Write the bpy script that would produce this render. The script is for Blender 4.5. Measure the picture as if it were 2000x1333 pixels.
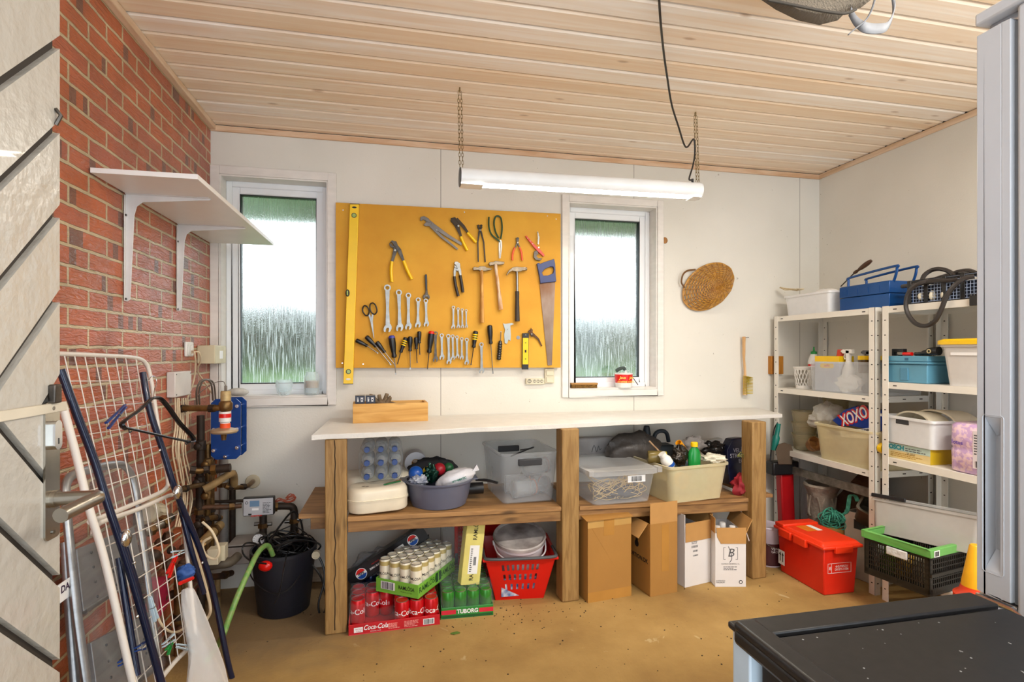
import bpy, bmesh, math, random
from mathutils import Vector, Matrix, noise, Euler
random.seed(7)
S = bpy.context.scene
for o in list(bpy.data.objects): bpy.data.objects.remove(o)
C = S.collection
PI = math.pi
V = Vector
# ------------------------------------------------------------------ camera
F = 1045.0; CX = 1000.0; CY = 688.0; H = 1.25
YAW = math.atan2(227, 1045)
cam = bpy.data.cameras.new('camera'); cam.sensor_width = 36; cam.lens = 36*F/2000
cam.shift_y = (CY-666.5)/2000; cam.clip_start = .02; cam.clip_end = 200
co = bpy.data.objects.new('camera', cam); C.objects.link(co)
co.location = (0, 0, H); co.rotation_euler = (PI/2, 0, -YAW); S.camera = co
# ------------------------------------------------------------------ view + world
S.view_settings.view_transform = 'Standard'; S.view_settings.look = 'None'
S.view_settings.gamma = 1; S.view_settings.use_curve_mapping = False
S.view_settings.exposure = 1.05
w = bpy.data.worlds.new('overcast_sky'); S.world = w; w.use_nodes = True
bg = w.node_tree.nodes['Background']; bg.inputs[0].default_value = (.84, .92, 1.0, 1); bg.inputs[1].default_value = 1.75
# added fill: unseen area light near the ceiling, out of frame
la = bpy.data.lights.new('fill_light', 'AREA'); la.shape = 'RECTANGLE'; la.size = 1.2; la.size_y = .12
la.energy = 34; la.color = (1, .93, .84)
lo = bpy.data.objects.new('fill_light', la); C.objects.link(lo); lo.location = (1.75, .45, 2.40)
LAMP_E = 30.0
# ------------------------------------------------------------------ projection of photo pixels onto planes of the room
FW = V((math.sin(YAW), math.cos(YAW), 0)); RT = V((math.cos(YAW), -math.sin(YAW), 0)); UP = V((0, 0, 1)); O = V((0, 0, H))
def ray(px, py): return FW + RT*((px-CX)/F) + UP*((CY-py)/F)
def onP(px, py, p, n):
    d = ray(px, py); n = V(n); return O + d*((V(p)-O).dot(n)/d.dot(n))
def onY(px, py, Y): return onP(px, py, (0, Y, 0), (0, 1, 0))
def onX(px, py, X): return onP(px, py, (X, 0, 0), (1, 0, 0))
def onZ(px, py, Z): return onP(px, py, (0, 0, Z), (0, 0, 1))
XL, XR, YB, ZC = -.95, 2.785, 3.08, 2.445
# ------------------------------------------------------------------ materials
def _mk(name):
    m = bpy.data.materials.new(name); m.use_nodes = True
    nt = m.node_tree; return m, nt, nt.nodes['Principled BSDF']
def N(nt, t, **k):
    n = nt.nodes.new(t)
    for a, b in k.items():
        if a.startswith('i_'):
            key = a[2:]; key = int(key) if key.isdigit() else key.replace('_', ' ')
            n.inputs[key].default_value = b
        else: setattr(n, a, b)
    return n
def c4(c): return (c[0], c[1], c[2], 1)
def hexc(h):
    h = h.lstrip('#'); r = [int(h[i:i+2], 16)/255 for i in (0, 2, 4)]
    return tuple(x/12.92 if x <= .04045 else ((x+.055)/1.055)**2.4 for x in r)
def cc(c): return hexc(c) if isinstance(c, str) else c
def mat(name, col, rough=.5, metal=0, var=.12, vs=9, bump=0, bs=60, spec=.5, col2=None, stretch=(1, 1, 1), coat=0, lo=.35, hi=.7):
    col = cc(col); m, nt, p = _mk(name); L = nt.links.new
    tc = N(nt, 'ShaderNodeTexCoord'); mp = N(nt, 'ShaderNodeMapping'); mp.inputs['Scale'].default_value = stretch
    L(tc.outputs['Object'], mp.inputs[0])
    ns = N(nt, 'ShaderNodeTexNoise', i_Scale=vs, i_Detail=5.0); L(mp.outputs[0], ns.inputs['Vector'])
    rp = N(nt, 'ShaderNodeValToRGB'); L(ns.outputs[0], rp.inputs[0])
    c2 = cc(col2) if col2 else tuple(x*(1-var) for x in col)
    c1 = col if col2 else tuple(min(1, x*(1+var*.5)) for x in col)
    rp.color_ramp.elements[0].color = c4(c2); rp.color_ramp.elements[1].color = c4(c1)
    rp.color_ramp.elements[0].position = lo; rp.color_ramp.elements[1].position = hi
    L(rp.outputs[0], p.inputs['Base Color'])
    p.inputs['Roughness'].default_value = rough; p.inputs['Metallic'].default_value = metal
    p.inputs['Specular IOR Level'].default_value = spec; p.inputs['Coat Weight'].default_value = coat
    if bump:
        n2 = N(nt, 'ShaderNodeTexNoise', i_Scale=bs, i_Detail=4.0); L(mp.outputs[0], n2.inputs['Vector'])
        bp = N(nt, 'ShaderNodeBump', i_Strength=bump, i_Distance=.01); L(n2.outputs[0], bp.inputs['Height']); L(bp.outputs[0], p.inputs['Normal'])
    return m
def wood(name, c1, c2, axis='x', sc=6, rough=.6, bump=.15, knots=True, ring=14):
    m, nt, p = _mk(name); L = nt.links.new
    tc = N(nt, 'ShaderNodeTexCoord'); mp = N(nt, 'ShaderNodeMapping')
    s = {'x': (.12, 1, 1), 'y': (1, .12, 1), 'z': (1, 1, .12)}[axis]; mp.inputs['Scale'].default_value = [k*sc for k in s]
    L(tc.outputs['Object'], mp.inputs[0])
    ns = N(nt, 'ShaderNodeTexNoise', i_Scale=ring/2, i_Detail=6.0, i_Distortion=.6); L(mp.outputs[0], ns.inputs['Vector'])
    rp = N(nt, 'ShaderNodeValToRGB'); rp.color_ramp.elements[0].position = .36; rp.color_ramp.elements[1].position = .62
    rp.color_ramp.elements[0].color = c4(cc(c2)); rp.color_ramp.elements[1].color = c4(cc(c1)); L(ns.outputs[0], rp.inputs[0])
    last = rp.outputs[0]
    if knots:
        mp2 = N(nt, 'ShaderNodeMapping'); s2 = {'x': (2, 7, 7), 'y': (7, 2, 7), 'z': (7, 7, 2)}[axis]; mp2.inputs['Scale'].default_value = s2
        L(tc.outputs['Object'], mp2.inputs[0])
        vo = N(nt, 'ShaderNodeTexVoronoi', i_Scale=1.3); L(mp2.outputs[0], vo.inputs['Vector'])
        r2 = N(nt, 'ShaderNodeValToRGB'); r2.color_ramp.elements[0].position = .05; r2.color_ramp.elements[1].position = .14
        r2.color_ramp.elements[0].color = (1, 1, 1, 1); r2.color_ramp.elements[1].color = (0, 0, 0, 1); L(vo.outputs['Distance'], r2.inputs[0])
        mx = N(nt, 'ShaderNodeMix', data_type='RGBA'); L(r2.outputs[0], mx.inputs[0]); L(last, mx.inputs[6])
        mx.inputs[7].default_value = c4(tuple(x*.45 for x in cc(c2))); last = mx.outputs[2]
    L(last, p.inputs['Base Color']); p.inputs['Roughness'].default_value = rough
    bp = N(nt, 'ShaderNodeBump', i_Strength=bump, i_Distance=.01); L(ns.outputs[0], bp.inputs['Height']); L(bp.outputs[0], p.inputs['Normal'])
    return m
def clear(name, col=(.9, .92, .92), fac=.25, rough=.15, bump=0, bs=30, tint=None, body=None):
    """see-through plastic or glass: part of the light passes, part is reflected or scattered"""
    m, nt, p = _mk(name); L = nt.links.new
    tr = N(nt, 'ShaderNodeBsdfTransparent'); tr.inputs[0].default_value = c4(cc(tint) if tint else (.97, .98, .98))
    p.inputs['Base Color'].default_value = c4(cc(col)); p.inputs['Roughness'].default_value = rough
    fr = N(nt, 'ShaderNodeFresnel', i_IOR=1.45); ad = N(nt, 'ShaderNodeMath', operation='ADD', use_clamp=True)
    tc = N(nt, 'ShaderNodeTexCoord'); n2 = N(nt, 'ShaderNodeTexNoise', i_Scale=float(bs)); L(tc.outputs['Object'], n2.inputs['Vector'])
    ml = N(nt, 'ShaderNodeMath', operation='MULTIPLY_ADD'); L(n2.outputs[0], ml.inputs[0]); ml.inputs[1].default_value = fac*.12; ml.inputs[2].default_value = fac*.94
    ge = N(nt, 'ShaderNodeNewGeometry'); iv = N(nt, 'ShaderNodeMath', operation='SUBTRACT'); iv.inputs[0].default_value = 1; L(ge.outputs['Backfacing'], iv.inputs[1])
    fm_ = N(nt, 'ShaderNodeMath', operation='MULTIPLY'); L(fr.outputs[0], fm_.inputs[0]); L(iv.outputs[0], fm_.inputs[1]); L(fm_.outputs[0], ad.inputs[0]); L(ml.outputs[0], ad.inputs[1])
    mx = N(nt, 'ShaderNodeMixShader'); L(ad.outputs[0], mx.inputs[0]); L(tr.outputs[0], mx.inputs[1]); L(p.outputs[0], mx.inputs[2])
    L(mx.outputs[0], nt.nodes['Material Output'].inputs[0])
    if bump:
        bp = N(nt, 'ShaderNodeBump', i_Strength=bump, i_Distance=.01); L(n2.outputs[0], bp.inputs['Height'])
        L(bp.outputs[0], p.inputs['Normal']); L(bp.outputs[0], fr.inputs['Normal'])
    return m
def emit(name, col, s):
    m, nt, p = _mk(name); p.inputs['Emission Color'].default_value = c4(col); p.inputs['Emission Strength'].default_value = s
    p.inputs['Base Color'].default_value = c4(col); return m
# ------------------------------------------------------------------ mesh builder
def frame_from(d):
    d = V(d).normalized(); a = V((0, 0, 1)) if abs(d.z) < .9 else V((1, 0, 0))
    u = d.cross(a).normalized(); return u, d.cross(u).normalized()
def cat(pts, n=6, closed=False):
    pts = [V(p) for p in pts]; out = []; m = len(pts)
    rng = range(m) if closed else range(m-1)
    for i in rng:
        g = lambda k: pts[k % m] if closed else pts[max(0, min(m-1, k))]
        a, b, c, d = g(i-1), g(i), g(i+1), g(i+2)
        for k in range(n):
            t = k/n; out.append(.5*((2*b)+(c-a)*t+(2*a-5*b+4*c-d)*t*t+(3*b-a-3*c+d)*t**3))
    if not closed: out.append(pts[-1])
    return out
class B:
    def __init__(s, w=False): s.bm = bmesh.new(); s.w = w; s.mats = []
    def faces(s, vs, fs, mi=0):
        v = [s.bm.verts.new(p) for p in vs]
        for f in fs:
            try: s.bm.faces.new([v[i] for i in f]).material_index = mi
            except ValueError: pass
        return v
    def box(s, x0, x1, y0, y1, z0, z1, M=None, mi=0, taper=0, ty=None):
        ty = taper if ty is None else ty
        P = [V((x, y, z)) for z, k, ky in ((z0, taper, ty), (z1, 0, 0)) for x, y in ((x0+k, y0+ky), (x1-k, y0+ky), (x1-k, y1-ky), (x0+k, y1-ky))]
        if M: P = [M @ p for p in P]
        s.faces(P, [(3, 2, 1, 0), (4, 5, 6, 7), (0, 1, 5, 4), (1, 2, 6, 5), (2, 3, 7, 6), (3, 0, 4, 7)], mi); return s
    def cyl(s, a, b, r, r2=None, n=16, cap=True, mi=0):
        r2 = r if r2 is None else r2; a = V(a); b = V(b); u, v = frame_from(b-a)
        P = [c+(u*math.cos(2*PI*i/n)+v*math.sin(2*PI*i/n))*q for c, q in ((a, r), (b, r2)) for i in range(n)]
        fs = [(i, (i+1) % n, n+(i+1) % n, n+i) for i in range(n)]
        if cap: fs += [tuple(range(n-1, -1, -1)), tuple(range(n, 2*n))]
        s.faces(P, fs, mi); return s
    def tube(s, pts, r, n=8, closed=False, sm=0, mi=0, flat=1):
        if sm: pts = cat(pts, sm, closed)
        pts = [V(p) for p in pts]; m = len(pts); P = []; rr = r if isinstance(r, (list, tuple)) else None
        t0 = (pts[1]-pts[0]).normalized(); u, v = frame_from(t0)
        for i, p in enumerate(pts):
            if closed: t = (pts[(i+1) % m]-pts[i-1])
            else: t = pts[min(i+1, m-1)]-pts[max(i-1, 0)]
            t = t.normalized() if t.length > 1e-9 else t0
            u = (u-t*u.dot(t)); u = u.normalized() if u.length > 1e-6 else frame_from(t)[0]; v = t.cross(u); t0 = t
            q = rr[min(len(rr)-1, int(i*len(rr)/m))] if rr else r
            P += [p+(u*math.cos(2*PI*k/n)+v*math.sin(2*PI*k/n)*flat)*q for k in range(n)]
        fs = [(i*n+k, i*n+(k+1) % n, ((i+1) % m)*n+(k+1) % n, ((i+1) % m)*n+k) for i in range(m if closed else m-1) for k in range(n)]
        if not closed: fs += [tuple(range(n-1, -1, -1)), tuple(range((m-1)*n, m*n))]
        s.faces(P, fs, mi); return s
    def lathe(s, prof, c=(0, 0, 0), n=24, M=None, mi=0, sx=1, sy=1):
        c = V(c); P = []; k = len(prof)
        for r, z in prof:
            for i in range(n):
                p = V((r*sx*math.cos(2*PI*i/n), r*sy*math.sin(2*PI*i/n), z)); P.append((M @ p if M else p)+c)
        fs = [(j*n+i, j*n+(i+1) % n, (j+1)*n+(i+1) % n, (j+1)*n+i) for j in range(k-1) for i in range(n)]
        if prof[0][0] > 1e-5: fs.append(tuple(range(n-1, -1, -1)))
        if prof[-1][0] > 1e-5: fs.append(tuple(range((k-1)*n, k*n)))
        s.faces(P, fs, mi); return s
    def shell(s, prof, c=(0, 0, 0), n=24, M=None, mi=0):
        """closed lathe loop (no caps): profile goes round the wall thickness"""
        c = V(c); P = []; k = len(prof)
        for r, z in prof:
            for i in range(n):
                p = V((r*math.cos(2*PI*i/n), r*math.sin(2*PI*i/n), z)); P.append((M @ p if M else p)+c)
        fs = [(j*n+i, j*n+(i+1) % n, ((j+1) % k)*n+(i+1) % n, ((j+1) % k)*n+i) for j in range(k) for i in range(n)]
        s.faces(P, fs, mi); return s
    def prism(s, pts, d, mi=0):
        """3D polygon pts extruded by vector d"""
        pts = [V(p) for p in pts]; n = len(pts); d = V(d)
        s.faces(pts+[p+d for p in pts], [tuple(range(n)), tuple(range(2*n-1, n-1, -1))]+[(i, n+i, n+(i+1) % n, (i+1) % n) for i in range(n)], mi); return s
    def ball(s, c, r, n=16, m=10, mi=0, M=None, ns=0, nf=6):
        r = (r, r, r) if not isinstance(r, (tuple, list)) else r; c = V(c); P = []
        for j in range(m+1):
            th = PI*j/m
            for i in range(n):
                ph = 2*PI*i/n; p = V((math.sin(th)*math.cos(ph)*r[0], math.sin(th)*math.sin(ph)*r[1], math.cos(th)*r[2]))
                if ns: p *= 1+ns*noise.noise((p+c)*nf)
                P.append((M @ p if M else p)+c)
        s.faces(P, [(j*n+i, (j+1)*n+i, (j+1)*n+(i+1) % n, j*n+(i+1) % n) for j in range(m) for i in range(n)], mi); return s
    def grid(s, fn, nu, nv, mi=0, closed=False):
        P = [V(fn(u/nu, v/nv)) for v in range(nv+1) for u in range(nu+(0 if closed else 1))]; w_ = nu+(0 if closed else 1)
        s.faces(P, [(v*w_+u, v*w_+(u+1) % w_, (v+1)*w_+(u+1) % w_, (v+1)*w_+u) for v in range(nv) for u in range(nu)], mi); return s
    def ann(s, c, ro, ri, a, d, n=20, mi=0):
        """flat ring centred c, in the plane normal to a, thickness d"""
        c = V(c); a = V(a).normalized(); u, v = frame_from(a); P = []
        for r, k in ((ro, 0), (ri, 0), (ri, d), (ro, d)):
            P += [c+a*k+(u*math.cos(2*PI*i/n)+v*math.sin(2*PI*i/n))*r for i in range(n)]
        s.faces(P, [(q*n+i, q*n+(i+1) % n, ((q+1) % 4)*n+(i+1) % n, ((q+1) % 4)*n+i) for q in range(4) for i in range(n)], mi); return s
    def out(s, name, m, parent=None, bev=0, smooth=40, solid=0, sub=0, loc=None):
        off = V((0, 0, 0))
        if s.w and parent is not None:
            q = parent
            while q is not None: off += V(q.location); q = q.parent
        elif s.w == 2 or (s.w and parent is None and loc is None):
            vs = [v.co for v in s.bm.verts]
            off = V(((min(v.x for v in vs)+max(v.x for v in vs))/2, (min(v.y for v in vs)+max(v.y for v in vs))/2, min(v.z for v in vs)))
        if off.length: bmesh.ops.translate(s.bm, verts=s.bm.verts, vec=-off)
        bmesh.ops.remove_doubles(s.bm, verts=s.bm.verts, dist=1e-6)
        bmesh.ops.recalc_face_normals(s.bm, faces=s.bm.faces)
        me = bpy.data.meshes.new(name); s.bm.to_mesh(me); s.bm.free()
        if smooth:
            for p in me.polygons: p.use_smooth = True
            me.set_sharp_from_angle(angle=math.radians(smooth))
        for x in (m if isinstance(m, (list, tuple)) else [m]): me.materials.append(x)
        o = bpy.data.objects.new(name, me); C.objects.link(o)
        if parent is not None: o.parent = parent
        elif s.w: o.location = off
        if loc is not None: o.location = loc
        if solid: q = o.modifiers.new('thickness', 'SOLIDIFY'); q.thickness = solid; q.offset = 0
        if bev: q = o.modifiers.new('bevel', 'BEVEL'); q.width = bev; q.segments = 2; q.limit_method = 'ANGLE'; q.angle_limit = .7
        if sub: q = o.modifiers.new('subd', 'SUBSURF'); q.levels = sub; q.render_levels = sub
        return o
def tag(o, label=None, cat_=None, group=None, kind=None):
    if label: o['label'] = label
    if cat_: o['category'] = cat_
    if group: o['group'] = group
    if kind: o['kind'] = kind
    return o
def thing(name, label, cat_, loc=(0, 0, 0), rz=0, group=None, rot=None):
    o = bpy.data.objects.new(name, None); C.objects.link(o); o.empty_display_size = .03
    o.location = loc; o.rotation_euler = rot if rot else (0, 0, rz); return tag(o, label, cat_, group)
def solo(name, b, m, label, cat_, group=None, **k):
    return tag(b.out(name, m, **k), label, cat_, group)
def struct(name, b, m, parent=None, **k):
    o = b.out(name, m, parent, **k)
    if parent is None: o['kind'] = 'structure'
    return o
def dup(root, loc, rot, label=None, group=None):
    r = root.copy(); C.objects.link(r); r.location = loc; r.rotation_euler = rot if isinstance(rot, (tuple, Euler)) else (0, 0, rot)
    if label: r['label'] = label
    if group: r['group'] = group
    for ch in list(root.children):
        c = ch.copy(); C.objects.link(c); c.parent = r
        for g in list(ch.children): d = g.copy(); C.objects.link(d); d.parent = c
    return r
def bframe(pl, pr, Z=0):
    """front lower edge of a box from the photo: origin, turn about z, width"""
    a = onZ(*pl, Z) if not callable(Z) else Z(*pl); b = onZ(*pr, Z) if not callable(Z) else Z(*pr); d = b-a
    return a, math.atan2(d.y, d.x), math.hypot(d.x, d.y)
def text(s, size, m, parent, loc, rot=(PI/2, 0, 0), name='lettering', bold=0, al='CENTER', cyl=None, sx=1, shear=0):
    cu = bpy.data.curves.new(name, 'FONT'); cu.body = s; cu.size = size; cu.align_x = al; cu.align_y = 'CENTER'; cu.offset = bold*size
    cu.space_line = .9; cu.shear = shear; cu.resolution_u = 3
    ob = bpy.data.objects.new(name, cu); me = bpy.data.meshes.new_from_object(ob); bpy.data.objects.remove(ob)
    for v in me.vertices:
        v.co.x *= sx
        if cyl:                                    # wrap round a vertical cylinder of this radius; local frame: x right, y up, z out
            a = v.co.x/cyl; v.co.x = math.sin(a)*cyl; v.co.z = math.cos(a)*cyl-cyl
    me.materials.clear(); me.materials.append(m)
    o = bpy.data.objects.new(name, me); C.objects.link(o); o.parent = parent; o.location = loc; o.rotation_euler = rot; return o
def patch(m, parent, x0, x1, z0, z1, y, name='label', axis='y', t=.0006):
    """thin printed sticker on a face: axis y = front face, x = side face, z = top"""
    b = B()
    if axis == 'y': b.box(x0, x1, y-t, y, z0, z1)
    elif axis == 'x': b.box(y-t, y, x0, x1, z0, z1)
    else: b.box(x0, x1, z0, z1, y, y+t)
    return b.out(name, m, parent, smooth=0)
def barcode(parent, m, x0, x1, z0, z1, y, n=18, axis='y', seed=1, name='barcode', t=.0004):
    r = random.Random(seed); b = B(); w_ = (x1-x0)/n; u = x0
    for i in range(n):
        ww = w_*r.choice((.3, .5, .75))
        if axis == 'y': b.box(u, u+ww, y-t, y, z0, z1)
        elif axis == 'x': b.box(y-t, y, u, u+ww, z0, z1)
        u += w_
    return b.out(name, m, parent, smooth=0)
def lines(parent, m, x0, x1, z0, z1, y, n=5, seed=1, name='small_print', t=.0004, h=.45):
    """rows of print too small to read"""
    r = random.Random(seed); b = B(); dz = (z1-z0)/n
    for i in range(n):
        u = x0; e = x1-(x1-x0)*r.uniform(0, .35)
        while u < e:
            q = min(e, u+dz*r.uniform(.8, 2.4)); b.box(u, q, y-t, y, z0+dz*i, z0+dz*(i+h)); u = q+dz*.35
    return b.out(name, m, parent, smooth=0)
# ------------------------------------------------------------------ shared materials
white = mat('white_paint', '#e9e7e2', .45, var=.05); blackp = mat('black_plastic', '#17171a', .4, var=.2)
steel = mat('steel', '#93918c', .34, 1, var=.2, vs=30); dsteel = mat('dark_steel', '#5b554f', .4, .9, var=.35, vs=40, bump=.1)
rust = mat('rusty_steel', '#6e4a33', .6, .5, col2='#3f342c', vs=25, bump=.2); chrome = mat('chrome', '#d8dadd', .16, 1, var=.05)
redp = mat('red_plastic', '#d8150d', .3, var=.06); blackt = mat('black_print', '#141414', .6); whitet = mat('white_print', '#f2f2f2', .6, var=.02)
greyt = mat('grey_print', '#55565a', .6); yellowp = mat('yellow_plastic', '#f5c800', .35, var=.05); navy = mat('navy_enamel', '#101c3a', .22, .2, coat=.4)
bluep = mat('blue_plastic', '#0d4fa8', .3); greenp = mat('green_plastic', '#1e8a3c', .35); dirt = mat('dirt', '#3a2b1c', .9)
# ------------------------------------------------------------------ room shell
def brick_mat():
    m, nt, p = _mk('red_brick'); L = nt.links.new
    tc = N(nt, 'ShaderNodeTexCoord'); sp = N(nt, 'ShaderNodeSeparateXYZ'); L(tc.outputs['Object'], sp.inputs[0])
    cb = N(nt, 'ShaderNodeCombineXYZ'); L(sp.outputs[1], cb.inputs[0]); L(sp.outputs[2], cb.inputs[1])
    dn = N(nt, 'ShaderNodeTexNoise', i_Scale=14.0, i_Detail=3.0); L(tc.outputs['Object'], dn.inputs['Vector'])
    wob = N(nt, 'ShaderNodeVectorMath', operation='MULTIPLY_ADD'); L(dn.outputs[1], wob.inputs[0]); wob.inputs[1].default_value = (.010, .010, 0); L(cb.outputs[0], wob.inputs[2])
    br = N(nt, 'ShaderNodeTexBrick', i_Scale=1.0, i_Bias=-.15); br.offset = .5
    br.inputs['Brick Width'].default_value = .216; br.inputs['Row Height'].default_value = .0605
    br.inputs['Mortar Size'].default_value = .0062; br.inputs['Mortar Smooth'].default_value = .25
    br.inputs['Color1'].default_value = c4(hexc('#b76038')); br.inputs['Color2'].default_value = c4(hexc('#a85a44')); br.inputs['Mortar'].default_value = c4(hexc('#c3b08c'))
    L(wob.outputs[0], br.inputs['Vector'])
    # dark fired headers: hash per half brick cell
    cell = N(nt, 'ShaderNodeVectorMath', operation='DIVIDE'); L(cb.outputs[0], cell.inputs[0]); cell.inputs[1].default_value = (.036, .0605, 1)
    fl = N(nt, 'ShaderNodeVectorMath', operation='FLOOR'); L(cell.outputs[0], fl.inputs[0])
    wn = N(nt, 'ShaderNodeTexWhiteNoise', noise_dimensions='2D'); L(fl.outputs[0], wn.inputs['Vector'])
    gt = N(nt, 'ShaderNodeMath', operation='GREATER_THAN'); L(wn.outputs[0], gt.inputs[0]); gt.inputs[1].default_value = .94
    inv = N(nt, 'ShaderNodeMath', operation='SUBTRACT'); inv.inputs[0].default_value = 1; L(br.outputs['Fac'], inv.inputs[1])
    mu = N(nt, 'ShaderNodeMath', operation='MULTIPLY'); L(gt.outputs[0], mu.inputs[0]); L(inv.outputs[0], mu.inputs[1])
    mu2 = N(nt, 'ShaderNodeMath', operation='MULTIPLY'); L(mu.outputs[0], mu2.inputs[0]); mu2.inputs[1].default_value = .75
    mx = N(nt, 'ShaderNodeMix', data_type='RGBA'); L(mu2.outputs[0], mx.inputs[0]); L(br.outputs[0], mx.inputs[6]); mx.inputs[7].default_value = c4(hexc('#5b4a44'))
    n3 = N(nt, 'ShaderNodeTexNoise', i_Scale=7.0, i_Detail=6.0); L(tc.outputs['Object'], n3.inputs['Vector'])
    mr = N(nt, 'ShaderNodeMapRange', i_1=.3, i_2=.75, i_3=.78, i_4=1.2); L(n3.outputs[0], mr.inputs[0])
    mm = N(nt, 'ShaderNodeMix', data_type='RGBA', blend_type='MULTIPLY'); mm.inputs[0].default_value = 1; L(mx.outputs[2], mm.inputs[6]); L(mr.outputs[0], mm.inputs[7])
    L(mm.outputs[2], p.inputs['Base Color']); p.inputs['Roughness'].default_value = .36; p.inputs['Specular IOR Level'].default_value = .8
    # relief: joints recessed, wavy tool marks on the bricks
    mp = N(nt, 'ShaderNodeMapping'); mp.inputs['Scale'].default_value = (1, 14, 60); L(tc.outputs['Object'], mp.inputs[0])
    wv = N(nt, 'ShaderNodeTexNoise', i_Scale=1.3, i_Detail=3.0, i_Distortion=1.2); L(mp.outputs[0], wv.inputs['Vector'])
    a = N(nt, 'ShaderNodeMath', operation='MULTIPLY_ADD'); L(inv.outputs[0], a.inputs[0]); a.inputs[1].default_value = 1.0; 
    q = N(nt, 'ShaderNodeMath', operation='MULTIPLY'); L(wv.outputs[0], q.inputs[0]); q.inputs[1].default_value = .8; L(q.outputs[0], a.inputs[2])
    bp = N(nt, 'ShaderNodeBump', i_Strength=1.0, i_Distance=.008); L(a.outputs[0], bp.inputs['Height']); L(bp.outputs[0], p.inputs['Normal'])
    return m
def ceil_mat():
    m, nt, p = _mk('whitewashed_pine'); L = nt.links.new
    tc = N(nt, 'ShaderNodeTexCoord'); sp = N(nt, 'ShaderNodeSeparateXYZ'); L(tc.outputs['Object'], sp.inputs[0])
    dv = N(nt, 'ShaderNodeMath', operation='DIVIDE'); L(sp.outputs[1], dv.inputs[0]); dv.inputs[1].default_value = .112
    fl = N(nt, 'ShaderNodeMath', operation='FLOOR'); L(dv.outputs[0], fl.inputs[0])
    wn = N(nt, 'ShaderNodeTexWhiteNoise', noise_dimensions='1D'); L(fl.outputs[0], wn.inputs['W'])
    sh = N(nt, 'ShaderNodeCombineXYZ'); m7 = N(nt, 'ShaderNodeMath', operation='MULTIPLY'); L(wn.outputs[0], m7.inputs[0]); m7.inputs[1].default_value = 37; L(m7.outputs[0], sh.inputs[0])
    ad = N(nt, 'ShaderNodeVectorMath', operation='ADD'); L(tc.outputs['Object'], ad.inputs[0]); L(sh.outputs[0], ad.inputs[1])
    mp = N(nt, 'ShaderNodeMapping'); mp.inputs['Scale'].default_value = (.9, 22, 22); L(ad.outputs[0], mp.inputs[0])
    ns = N(nt, 'ShaderNodeTexNoise', i_Scale=1.6, i_Detail=6.0, i_Distortion=.8); L(mp.outputs[0], ns.inputs['Vector'])
    rp = N(nt, 'ShaderNodeValToRGB'); e = rp.color_ramp.elements; e[0].position = .3; e[1].position = .7
    e[0].color = c4(hexc('#efdcc6')); e[1].color = c4(hexc('#faf4ec')); L(ns.outputs[0], rp.inputs[0])
    tn = N(nt, 'ShaderNodeValToRGB'); tn.color_ramp.elements[0].color = c4((.95, .84, .70)); tn.color_ramp.elements[1].color = (1.0, 1.0, 1.0, 1); L(wn.outputs[0], tn.inputs[0])
    mm = N(nt, 'ShaderNodeMix', data_type='RGBA', blend_type='MULTIPLY'); mm.inputs[0].default_value = 1; L(rp.outputs[0], mm.inputs[6]); L(tn.outputs[0], mm.inputs[7])
    mp2 = N(nt, 'ShaderNodeMapping'); mp2.inputs['Scale'].default_value = (3.2, 9, 1); L(ad.outputs[0], mp2.inputs[0])
    vo = N(nt, 'ShaderNodeTexVoronoi', i_Scale=1.0); L(mp2.outputs[0], vo.inputs['Vector'])
    r2 = N(nt, 'ShaderNodeValToRGB'); r2.color_ramp.elements[0].position = .04; r2.color_ramp.elements[1].position = .1
    r2.color_ramp.elements[0].color = (.55, .55, .55, 1); r2.color_ramp.elements[1].color = (0, 0, 0, 1); L(vo.outputs['Distance'], r2.inputs[0])
    mx = N(nt, 'ShaderNodeMix', data_type='RGBA'); L(r2.outputs[0], mx.inputs[0]); L(mm.outputs[2], mx.inputs[6]); mx.inputs[7].default_value = c4(hexc('#a07850'))
    L(mx.outputs[2], p.inputs['Base Color']); p.inputs['Roughness'].default_value = .5
    bp = N(nt, 'ShaderNodeBump', i_Strength=.12, i_Distance=.01); L(ns.outputs[0], bp.inputs['Height']); L(bp.outputs[0], p.inputs['Normal'])
    return m
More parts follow.
